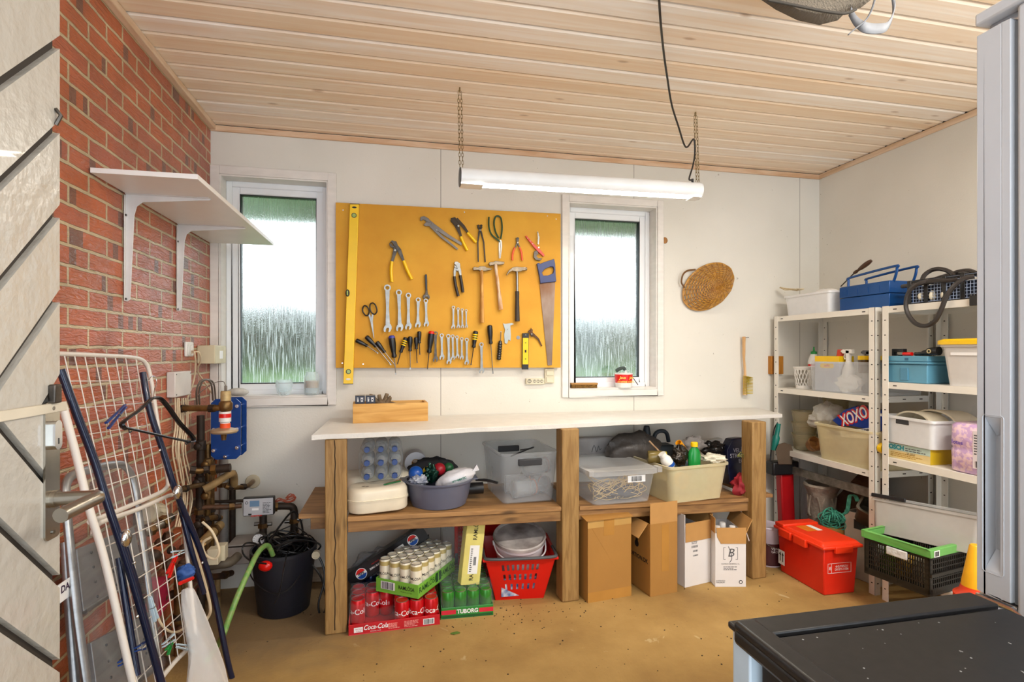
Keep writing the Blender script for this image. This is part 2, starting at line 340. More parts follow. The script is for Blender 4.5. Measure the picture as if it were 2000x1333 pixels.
def floor_mat():
    m, nt, p = _mk('stained_concrete'); L = nt.links.new
    tc = N(nt, 'ShaderNodeTexCoord')
    n1 = N(nt, 'ShaderNodeTexNoise', i_Scale=2.2, i_Detail=8.0, i_Roughness=.6); L(tc.outputs['Object'], n1.inputs['Vector'])
    rp = N(nt, 'ShaderNodeValToRGB'); e = rp.color_ramp.elements; e[0].position = .3; e[1].position = .72
    e[0].color = c4(hexc('#8a6a3a')); e[1].color = c4(hexc('#b8975c')); k = e.new(.5); k.color = c4(hexc('#a3824a')); L(n1.outputs[0], rp.inputs[0])
    n2 = N(nt, 'ShaderNodeTexNoise', i_Scale=3.4, i_Detail=5.0, i_Distortion=2.2); L(tc.outputs['Object'], n2.inputs['Vector'])
    r2 = N(nt, 'ShaderNodeValToRGB'); r2.color_ramp.elements[0].position = .66; r2.color_ramp.elements[1].position = .70
    r2.color_ramp.elements[0].color = (0, 0, 0, 1); r2.color_ramp.elements[1].color = (.45, .45, .45, 1); L(n2.outputs[0], r2.inputs[0])
    mx = N(nt, 'ShaderNodeMix', data_type='RGBA'); L(r2.outputs[0], mx.inputs[0]); L(rp.outputs[0], mx.inputs[6]); mx.inputs[7].default_value = c4(hexc('#d2c096'))
    n3 = N(nt, 'ShaderNodeTexNoise', i_Scale=70.0, i_Detail=3.0); L(tc.outputs['Object'], n3.inputs['Vector'])
    r3 = N(nt, 'ShaderNodeValToRGB'); r3.color_ramp.elements[0].position = .70; r3.color_ramp.elements[1].position = .76
    r3.color_ramp.elements[0].color = (0, 0, 0, 1); r3.color_ramp.elements[1].color = (.8, .8, .8, 1); L(n3.outputs[0], r3.inputs[0])
    m2 = N(nt, 'ShaderNodeMix', data_type='RGBA'); L(r3.outputs[0], m2.inputs[0]); L(mx.outputs[2], m2.inputs[6]); m2.inputs[7].default_value = c4(hexc('#5e4427'))
    # darker corner by the pipes: shade painted into the colour, with some damp dirt
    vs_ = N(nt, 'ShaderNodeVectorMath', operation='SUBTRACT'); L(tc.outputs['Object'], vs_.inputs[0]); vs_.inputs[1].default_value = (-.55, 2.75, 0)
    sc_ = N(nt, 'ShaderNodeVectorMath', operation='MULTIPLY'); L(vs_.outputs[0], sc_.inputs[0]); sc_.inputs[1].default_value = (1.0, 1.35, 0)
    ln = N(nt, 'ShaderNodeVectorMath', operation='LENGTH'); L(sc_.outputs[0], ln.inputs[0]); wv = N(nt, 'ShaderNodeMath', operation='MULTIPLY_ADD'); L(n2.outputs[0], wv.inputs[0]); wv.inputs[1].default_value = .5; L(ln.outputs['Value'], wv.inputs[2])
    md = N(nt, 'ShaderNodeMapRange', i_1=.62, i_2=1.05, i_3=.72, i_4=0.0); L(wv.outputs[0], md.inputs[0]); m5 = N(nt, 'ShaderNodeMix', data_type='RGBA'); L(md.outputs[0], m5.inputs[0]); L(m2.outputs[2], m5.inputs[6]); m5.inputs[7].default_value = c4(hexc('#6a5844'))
    L(m5.outputs[2], p.inputs['Base Color']); p.inputs['Roughness'].default_value = .75
    bp = N(nt, 'ShaderNodeBump', i_Strength=.25, i_Distance=.01); L(n3.outputs[0], bp.inputs['Height']); L(bp.outputs[0], p.inputs['Normal'])
    return m
def wall_mat(seams):
    m, nt, p = _mk('painted_board'); L = nt.links.new
    tc = N(nt, 'ShaderNodeTexCoord'); n1 = N(nt, 'ShaderNodeTexNoise', i_Scale=1.6, i_Detail=7.0); L(tc.outputs['Object'], n1.inputs['Vector'])
    rp = N(nt, 'ShaderNodeValToRGB'); e = rp.color_ramp.elements; e[0].position = .3; e[1].position = .75; e[0].color = c4(hexc('#d8d4c9')); e[1].color = c4(hexc('#e5e1d7')); L(n1.outputs[0], rp.inputs[0])
    n3 = N(nt, 'ShaderNodeTexNoise', i_Scale=38.0, i_Detail=2.0, i_Distortion=1.0); L(tc.outputs['Object'], n3.inputs['Vector'])
    r3 = N(nt, 'ShaderNodeValToRGB'); r3.color_ramp.elements[0].position = .75; r3.color_ramp.elements[1].position = .79
    r3.color_ramp.elements[0].color = (0, 0, 0, 1); r3.color_ramp.elements[1].color = (.8, .8, .8, 1); L(n3.outputs[0], r3.inputs[0])
    m2 = N(nt, 'ShaderNodeMix', data_type='RGBA'); L(r3.outputs[0], m2.inputs[0]); L(rp.outputs[0], m2.inputs[6]); m2.inputs[7].default_value = c4(hexc('#8f8473'))
    last = m2.outputs[2]
    if seams:
        sp = N(nt, 'ShaderNodeSeparateXYZ'); L(tc.outputs['Object'], sp.inputs[0])
        for s_ in seams:
            cm = N(nt, 'ShaderNodeMath', operation='COMPARE'); L(sp.outputs[0], cm.inputs[0]); cm.inputs[1].default_value = s_; cm.inputs[2].default_value = .0018
            m3 = N(nt, 'ShaderNodeMix', data_type='RGBA'); L(cm.outputs[0], m3.inputs[0]); L(last, m3.inputs[6]); m3.inputs[7].default_value = c4(hexc('#8c857a')); last = m3.outputs[2]
    L(last, p.inputs['Base Color']); p.inputs['Roughness'].default_value = .6
    n4 = N(nt, 'ShaderNodeTexNoise', i_Scale=120.0); L(tc.outputs['Object'], n4.inputs['Vector'])
    bp = N(nt, 'ShaderNodeBump', i_Strength=.06, i_Distance=.01); L(n4.outputs[0], bp.inputs['Height']); L(bp.outputs[0], p.inputs['Normal'])
    return m
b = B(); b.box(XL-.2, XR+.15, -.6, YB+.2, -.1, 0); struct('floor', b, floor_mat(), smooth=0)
b = B(); b.box(XL-.12, XL, -.6, YB+.12, 0, ZC); struct('wall_left', b, brick_mat(), smooth=0)
b = B(); b.box(XR, XR+.12, -.6, YB+.12, 0, ZC); struct('wall_right', b, wall_mat([]), smooth=0)
# back wall with two window openings
W = [(-.905, -.362, 1.005, 2.185), (1.015, 1.595, 1.02, 2.155)]
b = B(); ys = (YB, YB+.16)
xs = [XL, W[0][0], W[0][1], W[1][0], W[1][1], XR]
for i in (0, 2, 4): b.box(xs[i], xs[i+1], *ys, 0, ZC)
for a in W: b.box(a[0], a[1], *ys, 0, a[2]); b.box(a[0], a[1], *ys, a[3], ZC)
struct('wall_back', b, wall_mat([.252, 1.442, 2.633]), smooth=0)
# board ceiling
b = B(); k = 0; y = YB
b.box(XL-.12, XR+.12, -.6, YB+.12, ZC+.02, ZC+.06, mi=1)
i = int(YB/.112)+1
while i*.112 > -.7:
    y0, y1 = (i-1)*.112+.0055, i*.112-.0055; y1 = min(y1, YB)
    if y1 > y0:
        P = [(XL, y0, ZC+.02), (XL, y0, ZC+.006), (XL, y0+.006, ZC), (XL, y1-.006, ZC), (XL, y1, ZC+.006), (XL, y1, ZC+.02)]
        b.prism(P, (XR-XL, 0, 0))
    i -= 1
struct('ceiling', b, [ceil_mat(), mat('dark_gap', '#4a3828', .9)], smooth=0)
trimw = mat('painted_trim', '#e4dfd8', .4, var=.06, vs=12, stretch=(1, 1, 3)); trimp = wood('pine_trim', '#dfc0a0', '#cfa680', 'x', 5, knots=False)
trimy = wood('pine_trim_side', '#e2c7aa', '#d0ae8a', 'y', 5, knots=False)
b = B(); b.box(XL, XR, YB-.012, YB, ZC-.035, ZC-.004); struct('trim_1', b, trimp, bev=.003)
b = B(); b.box(XR-.012, XR, -.6, YB, ZC-.035, ZC-.004); struct('trim_2', b, trimy, bev=.003)
b = B(); b.box(XL, XL+.028, -.6, YB, ZC-.03, ZC-.002); struct('trim_3', b, trimy, bev=.003)
# ------------------------------------------------------------------ windows
gask = mat('black_gasket', '#1c2024', .5); pvc = mat('white_window_frame', '#eceef0', .25, var=.03)
def pane_mat():
    m, nt, p = _mk('rain_wet_glass'); L = nt.links.new
    tc = N(nt, 'ShaderNodeTexCoord'); mp = N(nt, 'ShaderNodeMapping'); mp.inputs['Scale'].default_value = (95, 1, 9); L(tc.outputs['Object'], mp.inputs[0])
    n1 = N(nt, 'ShaderNodeTexNoise', i_Scale=1.0, i_Detail=3.0, i_Distortion=.4); L(mp.outputs[0], n1.inputs['Vector'])
    mp2 = N(nt, 'ShaderNodeMapping'); mp2.inputs['Scale'].default_value = (160, 1, 110); L(tc.outputs['Object'], mp2.inputs[0])
    n2 = N(nt, 'ShaderNodeTexNoise', i_Scale=1.0, i_Detail=2.0); L(mp2.outputs[0], n2.inputs['Vector'])
    ad = N(nt, 'ShaderNodeMath', operation='MULTIPLY_ADD'); L(n2.outputs[0], ad.inputs[0]); ad.inputs[1].default_value = .35; L(n1.outputs[0], ad.inputs[2])
    bp = N(nt, 'ShaderNodeBump', i_Strength=1.0, i_Distance=.012); L(ad.outputs[0], bp.inputs['Height'])
    rf = N(nt, 'ShaderNodeBsdfRefraction', i_IOR=1.22, i_Roughness=.13); rf.inputs[0].default_value = (.97, .99, .98, 1); L(bp.outputs[0], rf.inputs['Normal'])
    tr = N(nt, 'ShaderNodeBsdfTransparent'); gl = N(nt, 'ShaderNodeBsdfGlossy', i_Roughness=.1)
    mx = N(nt, 'ShaderNodeMixShader'); mx.inputs[0].default_value = .82; L(tr.outputs[0], mx.inputs[1]); L(rf.outputs[0], mx.inputs[2])
    mp3 = N(nt, 'ShaderNodeMapping'); mp3.inputs['Scale'].default_value = (230, 1, 9); L(tc.outputs['Object'], mp3.inputs[0]); n3 = N(nt, 'ShaderNodeTexNoise', i_Scale=1.0, i_Detail=4.0, i_Distortion=.6); L(mp3.outputs[0], n3.inputs['Vector'])
    r3 = N(nt, 'ShaderNodeMapRange', i_1=.50, i_2=.66, i_3=0.0, i_4=.42); L(n3.outputs[0], r3.inputs[0]); tl = N(nt, 'ShaderNodeBsdfTranslucent'); tl.inputs[0].default_value = (.95, .97, .97, 1)
    m4 = N(nt, 'ShaderNodeMixShader'); L(r3.outputs[0], m4.inputs[0]); L(mx.outputs[0], m4.inputs[1]); L(tl.outputs[0], m4.inputs[2]); mx = m4
    m2 = N(nt, 'ShaderNodeMixShader'); m2.inputs[0].default_value = .05; L(mx.outputs[0], m2.inputs[1]); L(gl.outputs[0], m2.inputs[2])
    L(m2.outputs[0], nt.nodes['Material Output'].inputs[0]); return m
pane = pane_mat()
def ringbox(b, x0, x1, z0, z1, wx, y0, y1, wz=None, wb=None):
    wz = wx if wz is None else wz; wb = wz if wb is None else wb
    b.box(x0, x0+wx, y0, y1, z0, z1); b.box(x1-wx, x1, y0, y1, z0, z1)
    b.box(x0+wx, x1-wx, y0, y1, z1-wz, z1); b.box(x0+wx, x1-wx, y0, y1, z0, z0+wb)
for n_, (x0, x1, z0, z1) in enumerate(W):
    root = thing('window_%d' % (n_+1), None, None, ((x0+x1)/2, YB, z0)); root['kind'] = 'structure'
    b = B(True); cw = .045 if n_ == 0 else .042
    ringbox(b, x0-cw, x1+cw, z0-cw, z1+cw, cw, YB-.016, YB+.002); b.out('casing', trimw, root, bev=.003)
    b = B(True); ringbox(b, x0, x1, z0, z1, .008, YB-.01, YB+.125); b.out('reveal', trimw, root, bev=.001)
    b = B(True); ringbox(b, x0+.008, x1-.008, z0+.008, z1-.008, .03, YB+.075, YB+.13); b.out('outer_frame', pvc, root, bev=.004)
    b = B(True); ringbox(b, x0+.03, x1-.03, z0+.028, z1-.03, .042, YB+.085, YB+.14); b.out('sash', pvc, root, bev=.006)
    b = B(True); ringbox(b, x0+.071, x1-.071, z0+.069, z1-.071, .006, YB+.092, YB+.125); b.out('gasket', gask, root)
    b = B(True); b.box(x0+.07, x1-.07, YB+.112, YB+.114, z0+.07, z1-.07); b.out('pane', pane, root, smooth=0)
b = B(); b.box(W[0][0]+.008, W[0][1]-.008, YB-.012, YB+.08, W[0][2]+.008, W[0][2]+.012); struct('trim_4', b, trimw, bev=.002)
b = B(); b.box(W[1][0]+.008, W[1][1]-.008, YB-.012, YB+.08, W[1][2]+.008, W[1][2]+.012); struct('trim_5', b, trimw, bev=.002)
# outdoors
eave = mat('eave_board', '#8fa58c', .6, var=.2, vs=4); b = B(); b.box(-2.5, 4, YB+.2, YB+.62, 2.19, 2.22); b.box(-2.5, 4, YB+.62, YB+.65, 2.10, 2.26)
tag(b.out('roof_eave', eave, smooth=0), kind='structure')
b = B(); b.box(-60, 60, YB+.25, 80, -.25, -.2); o = b.out('lawn', mat('grass', '#56753a', .9, col2='#3c5828', vs=1.5)); tag(o, kind='structure')
hm = mat('hedge_leaves', '#525b4b', .9, col2='#323b31', vs=.8)
b = B(); b.grid(lambda u, v: (-50+100*u, 46+1.5*noise.noise(V((u*40, v*4, 0))), -.2+(5.0+1.4*noise.noise(V((u*26, 3, 1))))*v), 160, 8)
tag(b.out('hedge', hm, solid=1.0), 'grey green hedge far outside beyond the wet window panes', 'hedge')
# ================================================================== hanging strip lamp
LY = 2.41; A = V((.285, LY, 2.040)); Bq = V((1.475, LY, 2.052)); R_ = .042
t = thing('strip_lamp', 'long white half-tube strip lamp hanging on two chains below the board ceiling', 'lamp', ((A+Bq)/2))
lampw = mat('white_lamp_enamel', '#eef0f0', .3, var=.04)
def arcshell(a0, a1, r, th, nseg, xa, xb):
    P = []
    for i in range(nseg+1):
        a = a0+(a1-a0)*i/nseg; P.append((a, r))
    for i in range(nseg, -1, -1):
        a = a0+(a1-a0)*i/nseg; P.append((a, r-th))
    return [V((xa.x, xa.y+math.cos(a)*q, xa.z+math.sin(a)*q)) for a, q in P]
b = B(True); dv = Bq-A; b.prism(arcshell(-PI*.30, PI*1.26, R_, .0015, 26, A, Bq), dv)      # open slot faces down and to the room
b.box(A.x, A.x+.10, LY-.036, LY+.036, A.z-.040, A.z-.0385); b.box(Bq.x-.05, Bq.x, LY-.036, LY+.036, Bq.z-.040, Bq.z-.0385)
b.out('lamp_body', lampw, t)
b = B(True); b.cyl(A+V((-.004, 0, 0)), A, R_+.001, n=28); b.out('end_cap', blackp, t)
b = B(True); b.cyl(Bq, Bq+V((.004, 0, 0)), R_+.001, n=28); b.out('end_cap', lampw, t)
b = B(True)
P = [V((A.x+.085, LY+math.cos(a)*(R_-.003), A.z+math.sin(a)*(R_-.003))) for a in [-PI*.32-(PI*.40)*i/8 for i in range(9)]]
P += [p+V((0, 0, .004)) for p in P[::-1]]
b.prism(P, dv-V((.15, 0, 0))); b.out('lit_diffuser', emit('lamp_glow', (1, .90, .76), LAMP_E), t)
b = B(True); b.tube([Bq+V((-.045, -.02, .034)), Bq+V((-.045, -.02, .052))], .006); b.out('cable_gland', blackp, t)
brass = mat('dull_brass', '#8f7a4e', .4, .8, var=.3, vs=80)
def chain(name, p0, p1, lab, dbl=True):
    b = B(True); d = (p1-p0); L_ = d.length; n = int(L_/.017)
    for s_ in ((-1, 1) if dbl else (0,)):
        for i in range(n):
            f = (i+.5)/n; c = p0.lerp(p1, f)+V((s_*.0065*min(1, 8*f*(1.2-f)), 0, 0)); ax = d.normalized()
            side = V((1, 0, 0)) if i % 2 else V((0, 1, 0)); ln = .0115; wd = .0042
            pts = [c+ax*(math.cos(a)*ln)+side*(math.sin(a)*wd) for a in [2*PI*k/10 for k in range(10)]]
            b.tube(pts, .0012, n=5, closed=True)
    b.tube([p0+V((0, 0, .0)), p0+V((0, 0, -.02)), p0+V((.004, 0, -.024))], .0015, n=5)
    return solo(name, b, brass, lab, 'chain')
chain('chain', V((.282, LY, ZC)), A+V((.004, 0, .04)), 'thin brass chain carrying the dark-capped left end of the strip lamp')
chain('chain', V((1.458, LY, ZC)), Bq+V((-.004, 0, .04)), 'thin brass chain with the black cable beside it at right end of strip lamp')
pts = [onZ(1286, -25, ZC-.004)]; 
for px, py, Y in ((1290, 40, 1.72), (1296, 100, 1.90), (1303, 150, 2.05), (1312, 205, 2.20), (1326, 250, 2.30), (1336, 282, 2.37), (1343, 287, 2.38), (1355, 272, 2.40), (1357, 300, 2.41), (1353, 325, 2.40), (1346, 350, 2.39)):
    pts.append(onY(px, py, Y))
pts.append(Bq+V((-.045, -.02, .05)))
b = B(True); b.tube(pts, .0042, sm=5); solo('lamp_cable', b, mat('dark_cable', '#2c2724', .5), 'dark cable looping from ceiling down to the right end of the strip lamp', 'cable')
# ================================================================== tool board
BY = 3.040
def T(x, y, d=0): return onY(640+.285*x, 380+.285*y, BY-d)
cork = mat('ochre_hardboard', '#dba534', .75, col2='#cb9026', vs=3, bump=.1, bs=300)
t = thing('tool_board', 'ochre yellow hardboard tool board screwed to the white wall between the windows', 'tool board', T(830, 1190)+V((0, .006, 0)))
b = B(True); P = [T(55, 55), T(1597, 132), T(1597, 1188), T(55, 1190)]; b.prism(P, (0, .012, 0)); b.out('board', cork, t, bev=.001, smooth=0)
battw = wood('raw_batten', '#c9a070', '#a67c4c', 'x', 6)
for y in (140, 1150):
    b = B(True); p = T(60, y); q = T(1592, y+10); b.box(p.x, q.x, BY+.0121, YB-.001, min(p.z, q.z)-.012, min(p.z, q.z)+.012); b.out('batten', battw, t)
for x, y in ((105, 108), (937, 122), (1505, 148), (1565, 170), (243, 1163), (100, 1157), (1305, 982)):
    b = B(True); c = T(x, y); r = .011 if x == 1305 else .0035; b.cyl(c, c+V((0, -.002, 0)), r, n=12); b.out('screw_head', chrome, t)
def ribbon(b, pts, ws, d0, d1, mi=0):
    """flat bar along a polyline of board points, widths ws in metres"""
    P = [T(*p) for p in pts]; L_, R2 = [], []
    for i, p in enumerate(P):
        tt = (P[min(i+1, len(P)-1)]-P[max(i-1, 0)]).normalized(); n_ = V((-tt.z, 0, tt.x)); w_ = ws[i] if isinstance(ws, (list, tuple)) else ws
        L_.append(p+n_*w_/2); R2.append(p-n_*w_/2)
    pl = [V((p.x, BY-d0, p.z)) for p in L_+R2[::-1]]; n = len(L_)
    for i in range(n-1):
        q = [L_[i], L_[i+1], R2[i+1], R2[i]]; b.prism([V((p.x, BY-d0, p.z)) for p in q], (0, d0-d1, 0), mi)
def poly(b, pts, d0, d1, mi=0): b.prism([V((T(*p).x, BY-d0, T(*p).z)) for p in pts], (0, d0-d1, 0), mi)
def tth(name, lab, cat_, x, y, group=None): p = T(x, y); return thing(name, lab, cat_, (p.x, BY-.002, p.z), group=group)
def grip(b, pts, r, sm=4): b.tube([T(x, y, .014) for x, y in pts], r*1.32, sm=sm, n=10)
def nail(b, x, y): c = T(x, y); b.cyl((c.x, BY, c.z), (c.x, BY-.018, c.z), .0016, n=6)
# big spirit level
t = tth('spirit_level', 'long yellow spirit level hanging at the left edge of the tool board', 'spirit level', 145, 1300)
def lv(u, v): # u across 0..1, v along 0..1
    return (155+62*u+(110-155)*v+(3*u*v), 72+1228*v)
b = B(True); poly(b, [lv(0, 0), lv(1, 0), lv(1, 1), lv(0, 1)], .004, .026); b.out('bar', yellowp, t, bev=.0015, smooth=0)
for v0, v1 in ((0, .004), (.996, 1)):
    b = B(True); poly(b, [lv(-.02, v0), lv(1.02, v0), lv(1.02, v1), lv(-.02, v1)], .0035, .0268); b.out('end_cap', blackp, t)
vialg = mat('vial_green', '#a8bf6a', .2)
for v in (.065, .93):
    c = T(*lv(.5, v)); b = B(True); b.ann((c.x, BY-.026, c.z), .0135, .0105, (0, -1, 0), .0015); o = b.out('vial_ring', blackt, t)
    b = B(True); b.cyl((c.x, BY-.0255, c.z), (c.x, BY-.0266, c.z), .0104, n=20); b.box(c.x-.008, c.x+.008, BY-.030, BY-.0265, c.z-.0035, c.z+.0035); b.out('vial', vialg, o)
for v in (.021, .972):
    c = T(*lv(.5, v)); b = B(True); b.ball((c.x, BY-.026, c.z), (.0125, .0012, .0055), n=16, m=6); b.out('grip_slot', blackt if v < .5 else white, t)
c = T(*lv(.02, .495)); b = B(True); b.ball((c.x+.004, BY-.0262, c.z), (.011, .0015, .020), n=16, m=8); o = b.out('vial_window', blackt, t)
b = B(True); b.cyl((c.x+.003, BY-.029, c.z-.012), (c.x+.003, BY-.029, c.z+.012), .0042, n=10); b.out('vial', vialg, o)
# wrenches
def wrench(x0, y0, x1, y1, lab, r=None, m=steel):
    p = T(x0, y0); q = T(x1, y1); ax = (q-p); L_ = ax.length; ax.normalize(); sd = V((ax.z, 0, -ax.x)); r = (r or L_*.068+.002)*1.38; y = BY-.012
    t = thing('combination_wrench', lab, 'wrench', (p.x, BY-.004, p.z), group='combination wrenches on the tool board')
    th = max(.004, r*.4)
    b = B(True); b.ann(V((p.x, y, p.z)), r, r*.58, (0, -1, 0), th); b.out('ring_end', m, t)
    b = B(True); w0, w1 = r*.62, r*.42; a0 = p+ax*r*.85; a1 = q-ax*r*1.0; am = p.lerp(q, .5)
    P = [a0+sd*w0, am+sd*w1, a1+sd*w0, a1-sd*w0, am-sd*w1, a0-sd*w0]
    b.prism([V((v.x, y-th*.15, v.z)) for v in P[:2]+P[4:]], (0, -th*.7, 0)); b.prism([V((v.x, y-th*.15, v.z)) for v in P[1:5]], (0, -th*.7, 0)); b.out('shaft', m, t)
    b = B(True); J = [(-1.25, .5), (-.55, 1.0), (.2, 1.18), (.95, .95), (1.25, .62), (1.15, .42), (.35, .46), (-.05, .3), (-.05, -.3), (.35, -.46), (1.15, -.42), (1.25, -.62), (.95, -.95), (.2, -1.18), (-.55, -1.0), (-1.25, -.5)]
    P = [q+ax*(u*r)+sd*(v*r)+sd*(u*.2*r) for u, v in J]; P = [V((v.x, y, v.z)) for v in P]; n = 16
    for i in range(7): b.prism([P[i], P[i+1], P[14-i], P[15-i]] if i != 7 else P[7:9], (0, -th, 0)) if i < 1 else None
    # two prongs and a web keep the mouth open
    b.prism([P[1], P[2], P[7], P[8], P[13], P[14]], (0, -th, 0)); b.prism(P[2:8], (0, -th, 0)); b.prism(P[8:14], (0, -th, 0)); b.out('open_jaw', m, t)
    b = B(True); b.cyl((p.x, BY, p.z+r*.4), (p.x, BY-.02, p.z+r*.4), .0016, n=6); b.out('hook', dsteel, t)
rowA = [(410, 643, 412, 917, 'largest combination wrench, leftmost of the upper row on the tool board', .0135), (488, 675, 494, 912, 'second largest combination wrench beside the leftmost big one', .0122), (553, 695, 553, 905, 'middle combination wrench of the five in the upper row', .011), (620, 725, 618, 893, 'combination wrench left of the one below the adjustable wrench', .0098), (672, 732, 676, 888, 'combination wrench hanging directly below the adjustable wrench jaw', .009)]
rowB = [(860, 777, 859, 908, 'longest of the four tiny wrenches under the small pump pliers', .0068), (892, 787, 893, 906, 'second of the four tiny wrenches counting from the left', .006), (920, 793, 921, 906, 'third of the four tiny wrenches counting from the left', .0058), (947, 798, 948, 906, 'smallest tiny wrench, rightmost of the four in the board middle', .0054)]
rowC = [(738, 955, 738, 1130, 'darker wrench right beside the red-topped screwdriver', .009), (780, 968, 782, 1115, 'wrench in lower row second from the red-topped screwdriver', .0085), (825, 973, 830, 1145, 'lower row wrench with its jaw hanging lowest of the close pair', .0088), (855, 973, 857, 1120, 'lower row wrench overlapping the low hanging one on its right', .0072), (884, 980, 887, 1110, 'lower row wrench in the middle of the narrow trio', .0070), (917, 992, 917, 1118, 'lower row wrench just left of the last one before the yellow-striped screwdriver', .0070), (951, 998, 951, 1150, 'lower row wrench nearest the yellow-striped screwdriver', .0082), (1051, 1030, 1053, 1208, 'lone wrench overhanging the board bottom edge between two screwdrivers', .0092)]
for a in rowA+rowB+rowC: wrench(*a[:5], r=a[5], m=(dsteel if a is rowC[0] else steel))
# screwdrivers
bhand = mat('black_handle', '#16171a', .3); 
def sdriver(h0, h1, tip, lab, r=.012, m=bhand, cap=None, shaft=steel, stripe=None, ribs=False):
    r *= 1.28; p, q, e = T(*h0, .017), T(*h1, .017), T(*tip, .014); t = thing('screwdriver', lab, 'screwdriver', (p.x, BY-.002, p.z), group='screwdrivers on the tool board')
    d = q-p; L_ = d.length; M = V((0, 0, 1)).rotation_difference(d).to_matrix().to_4x4()
    prof = [(0.0, 0), (.6, .01), (.92, .05), (1, .14), (1, .38), (.88, .55), (.72, .72), (.62, .82), (.78, .9), (.72, .97), (.4, 1), (0, 1)]
    if ribs: prof = [(0, 0)]+[(1 if k % 2 else .78, .03+.9*k/15) for k in range(15)]+[(.5, .97), (0, 1)]
    b = B(True); b.lathe([(a*r, z*L_) for a, z in prof], p, 14, M); h = b.out('handle', m, t)
    if cap: b = B(True); b.lathe([(0, -.002), (.7*r, 0), (1.0*r, .07*L_), (.98*r, .12*L_), (0, .12*L_)], p, 14, M); b.out('cap', cap, h)
    if stripe:
        for k in (0, 1, 2):
            b = B(True); b.lathe([(1.03*r, (.2+.13*k)*L_), (1.03*r, (.27+.13*k)*L_)], p, 14, M); b.out('stripe', stripe, h)
    b = B(True); b.tube([q, q.lerp(e, .9)], .0026, n=8); u = (e-q).normalized(); sdv = V((u.z, 0, -u.x)); k = q.lerp(e, .9)
    b.prism([k+sdv*.003+V((0, .001, 0)), e+sdv*.0035+V((0, .001, 0)), e-sdv*.0035+V((0, .001, 0)), k-sdv*.003+V((0, .001, 0))], (0, -.002, 0)); b.out('blade', shaft, t)
    for s_ in (-1, 1):
        c = p.lerp(q, .93)+V((s_*.009, 0, 0)); b = B(True); b.cyl((c.x, BY, c.z), (c.x, BY-.02, c.z), .0014, n=6); b.out('hook', dsteel, t)
sdriver((193, 998), (273, 1040), (345, 1090), 'black screwdriver leaning flattest at far left of the board', .0095)
sdriver((262, 972), (333, 1045), (435, 1170), 'black screwdriver with long blade leaning steeply, second from left', .010)
sdriver((335, 1010), (393, 1085), (465, 1175), 'black screwdriver leaning with its tip beside the blue-capped one', .0095)
sdriver((437, 968), (457, 1120), (467, 1235), 'thick black screwdriver with a blue cap', .0145, cap=mat('blue_cap', '#3b3f9a', .4))
sdriver((537, 980), (500, 1085), (478, 1165), 'black screwdriver with yellow bands leaning to the right', .0105, stripe=yellowp, shaft=dsteel)
sdriver((565, 973), (565, 1077), (566, 1200), 'upright black screwdriver between the yellow-banded one and the small pair', .0105)
sdriver((606, 978), (608, 1062), (613, 1155), 'short dark screwdriver, left one of the small pair', .0092, shaft=dsteel)
sdriver((628, 938), (628, 1022), (632, 1100), 'short dark screwdriver, right and higher one of the small pair', .0092, shaft=dsteel)
sdriver((712, 938), (695, 1088), (683, 1200), 'large dark screwdriver with a red cap', .0135, cap=redp, shaft=dsteel)
sdriver((1015, 935), (1000, 1052), (982, 1170), 'screwdriver with yellow striped black handle right of the wrenches', .0115, stripe=yellowp, shaft=dsteel)
sdriver((1110, 895), (1118, 1027), (1133, 1230), 'long dark screwdriver overhanging the board bottom near the hammers', .0120)
sdriver((1172, 1138), (1184, 1000), (1188, 938), 'ribbed black screwdriver hung with its blade pointing up', .0110, ribs=True)
# yellow pump pliers
def pliers(name, lab, cat_, x, y, arms, grips, jaws, mm, gm, pivot, pr=.006):
    t = tth(name, lab, cat_, x, y)
    for k, (pts, ws) in enumerate(arms): b = B(True); ribbon(b, pts, [w_*1.25 for w_ in ws], .006+.004*k, .011+.004*k); b.out('arm', mm, t, bev=.0008, smooth=30)
    for pts, r in grips: b = B(True); grip(b, pts, r); b.out('grip', gm, t)
    for k, pts in enumerate(jaws): b = B(True); poly(b, pts, .006+.004*k, .014+.004*k); b.out('jaw', mm, t, bev=.001, smooth=30)
    c = T(*pivot); b = B(True); b.cyl((c.x, BY-.004, c.z), (c.x, BY-.021, c.z), pr, n=14); b.out('pivot', steel, t); return t
pliers('water_pump_pliers', 'large black water pump pliers with yellow grips, left on the tool board', 'pliers', 440, 605,
  [([(465, 345), (462, 390), (440, 470)], [.016, .017, .010]), ([(455, 335), (490, 385), (522, 465)], [.012, .018, .010])],
  [([(440, 460), (434, 520), (440, 600)], .0068), ([(520, 455), (548, 525), (578, 582)], .0068)],
  [[(470, 325), (440, 318), (425, 335), (438, 330), (448, 345), (462, 365), (480, 350)], [(420, 340), (428, 362), (448, 372), (462, 360), (445, 352), (436, 340)]], dsteel, yellowp, (462, 388))
pliers('pipe_wrench', 'big grey steel pipe wrench lying diagonally at top of the tool board', 'wrench', 660, 200,
  [([(665, 165), (720, 215), (820, 285), (918, 345)], [.016, .020, .015, .012]), ([(690, 205), (775, 290), (890, 380)], [.012, .012, .008])], [],
  [[(632, 178), (636, 158), (660, 152), (690, 168), (705, 190), (690, 195), (668, 180), (652, 176), (640, 186)], [(655, 215), (672, 195), (712, 200), (700, 222), (670, 222)]], mat('worn_grey_steel', '#77716c', .45, .7, var=.25), yellowp, (745, 250), .005)
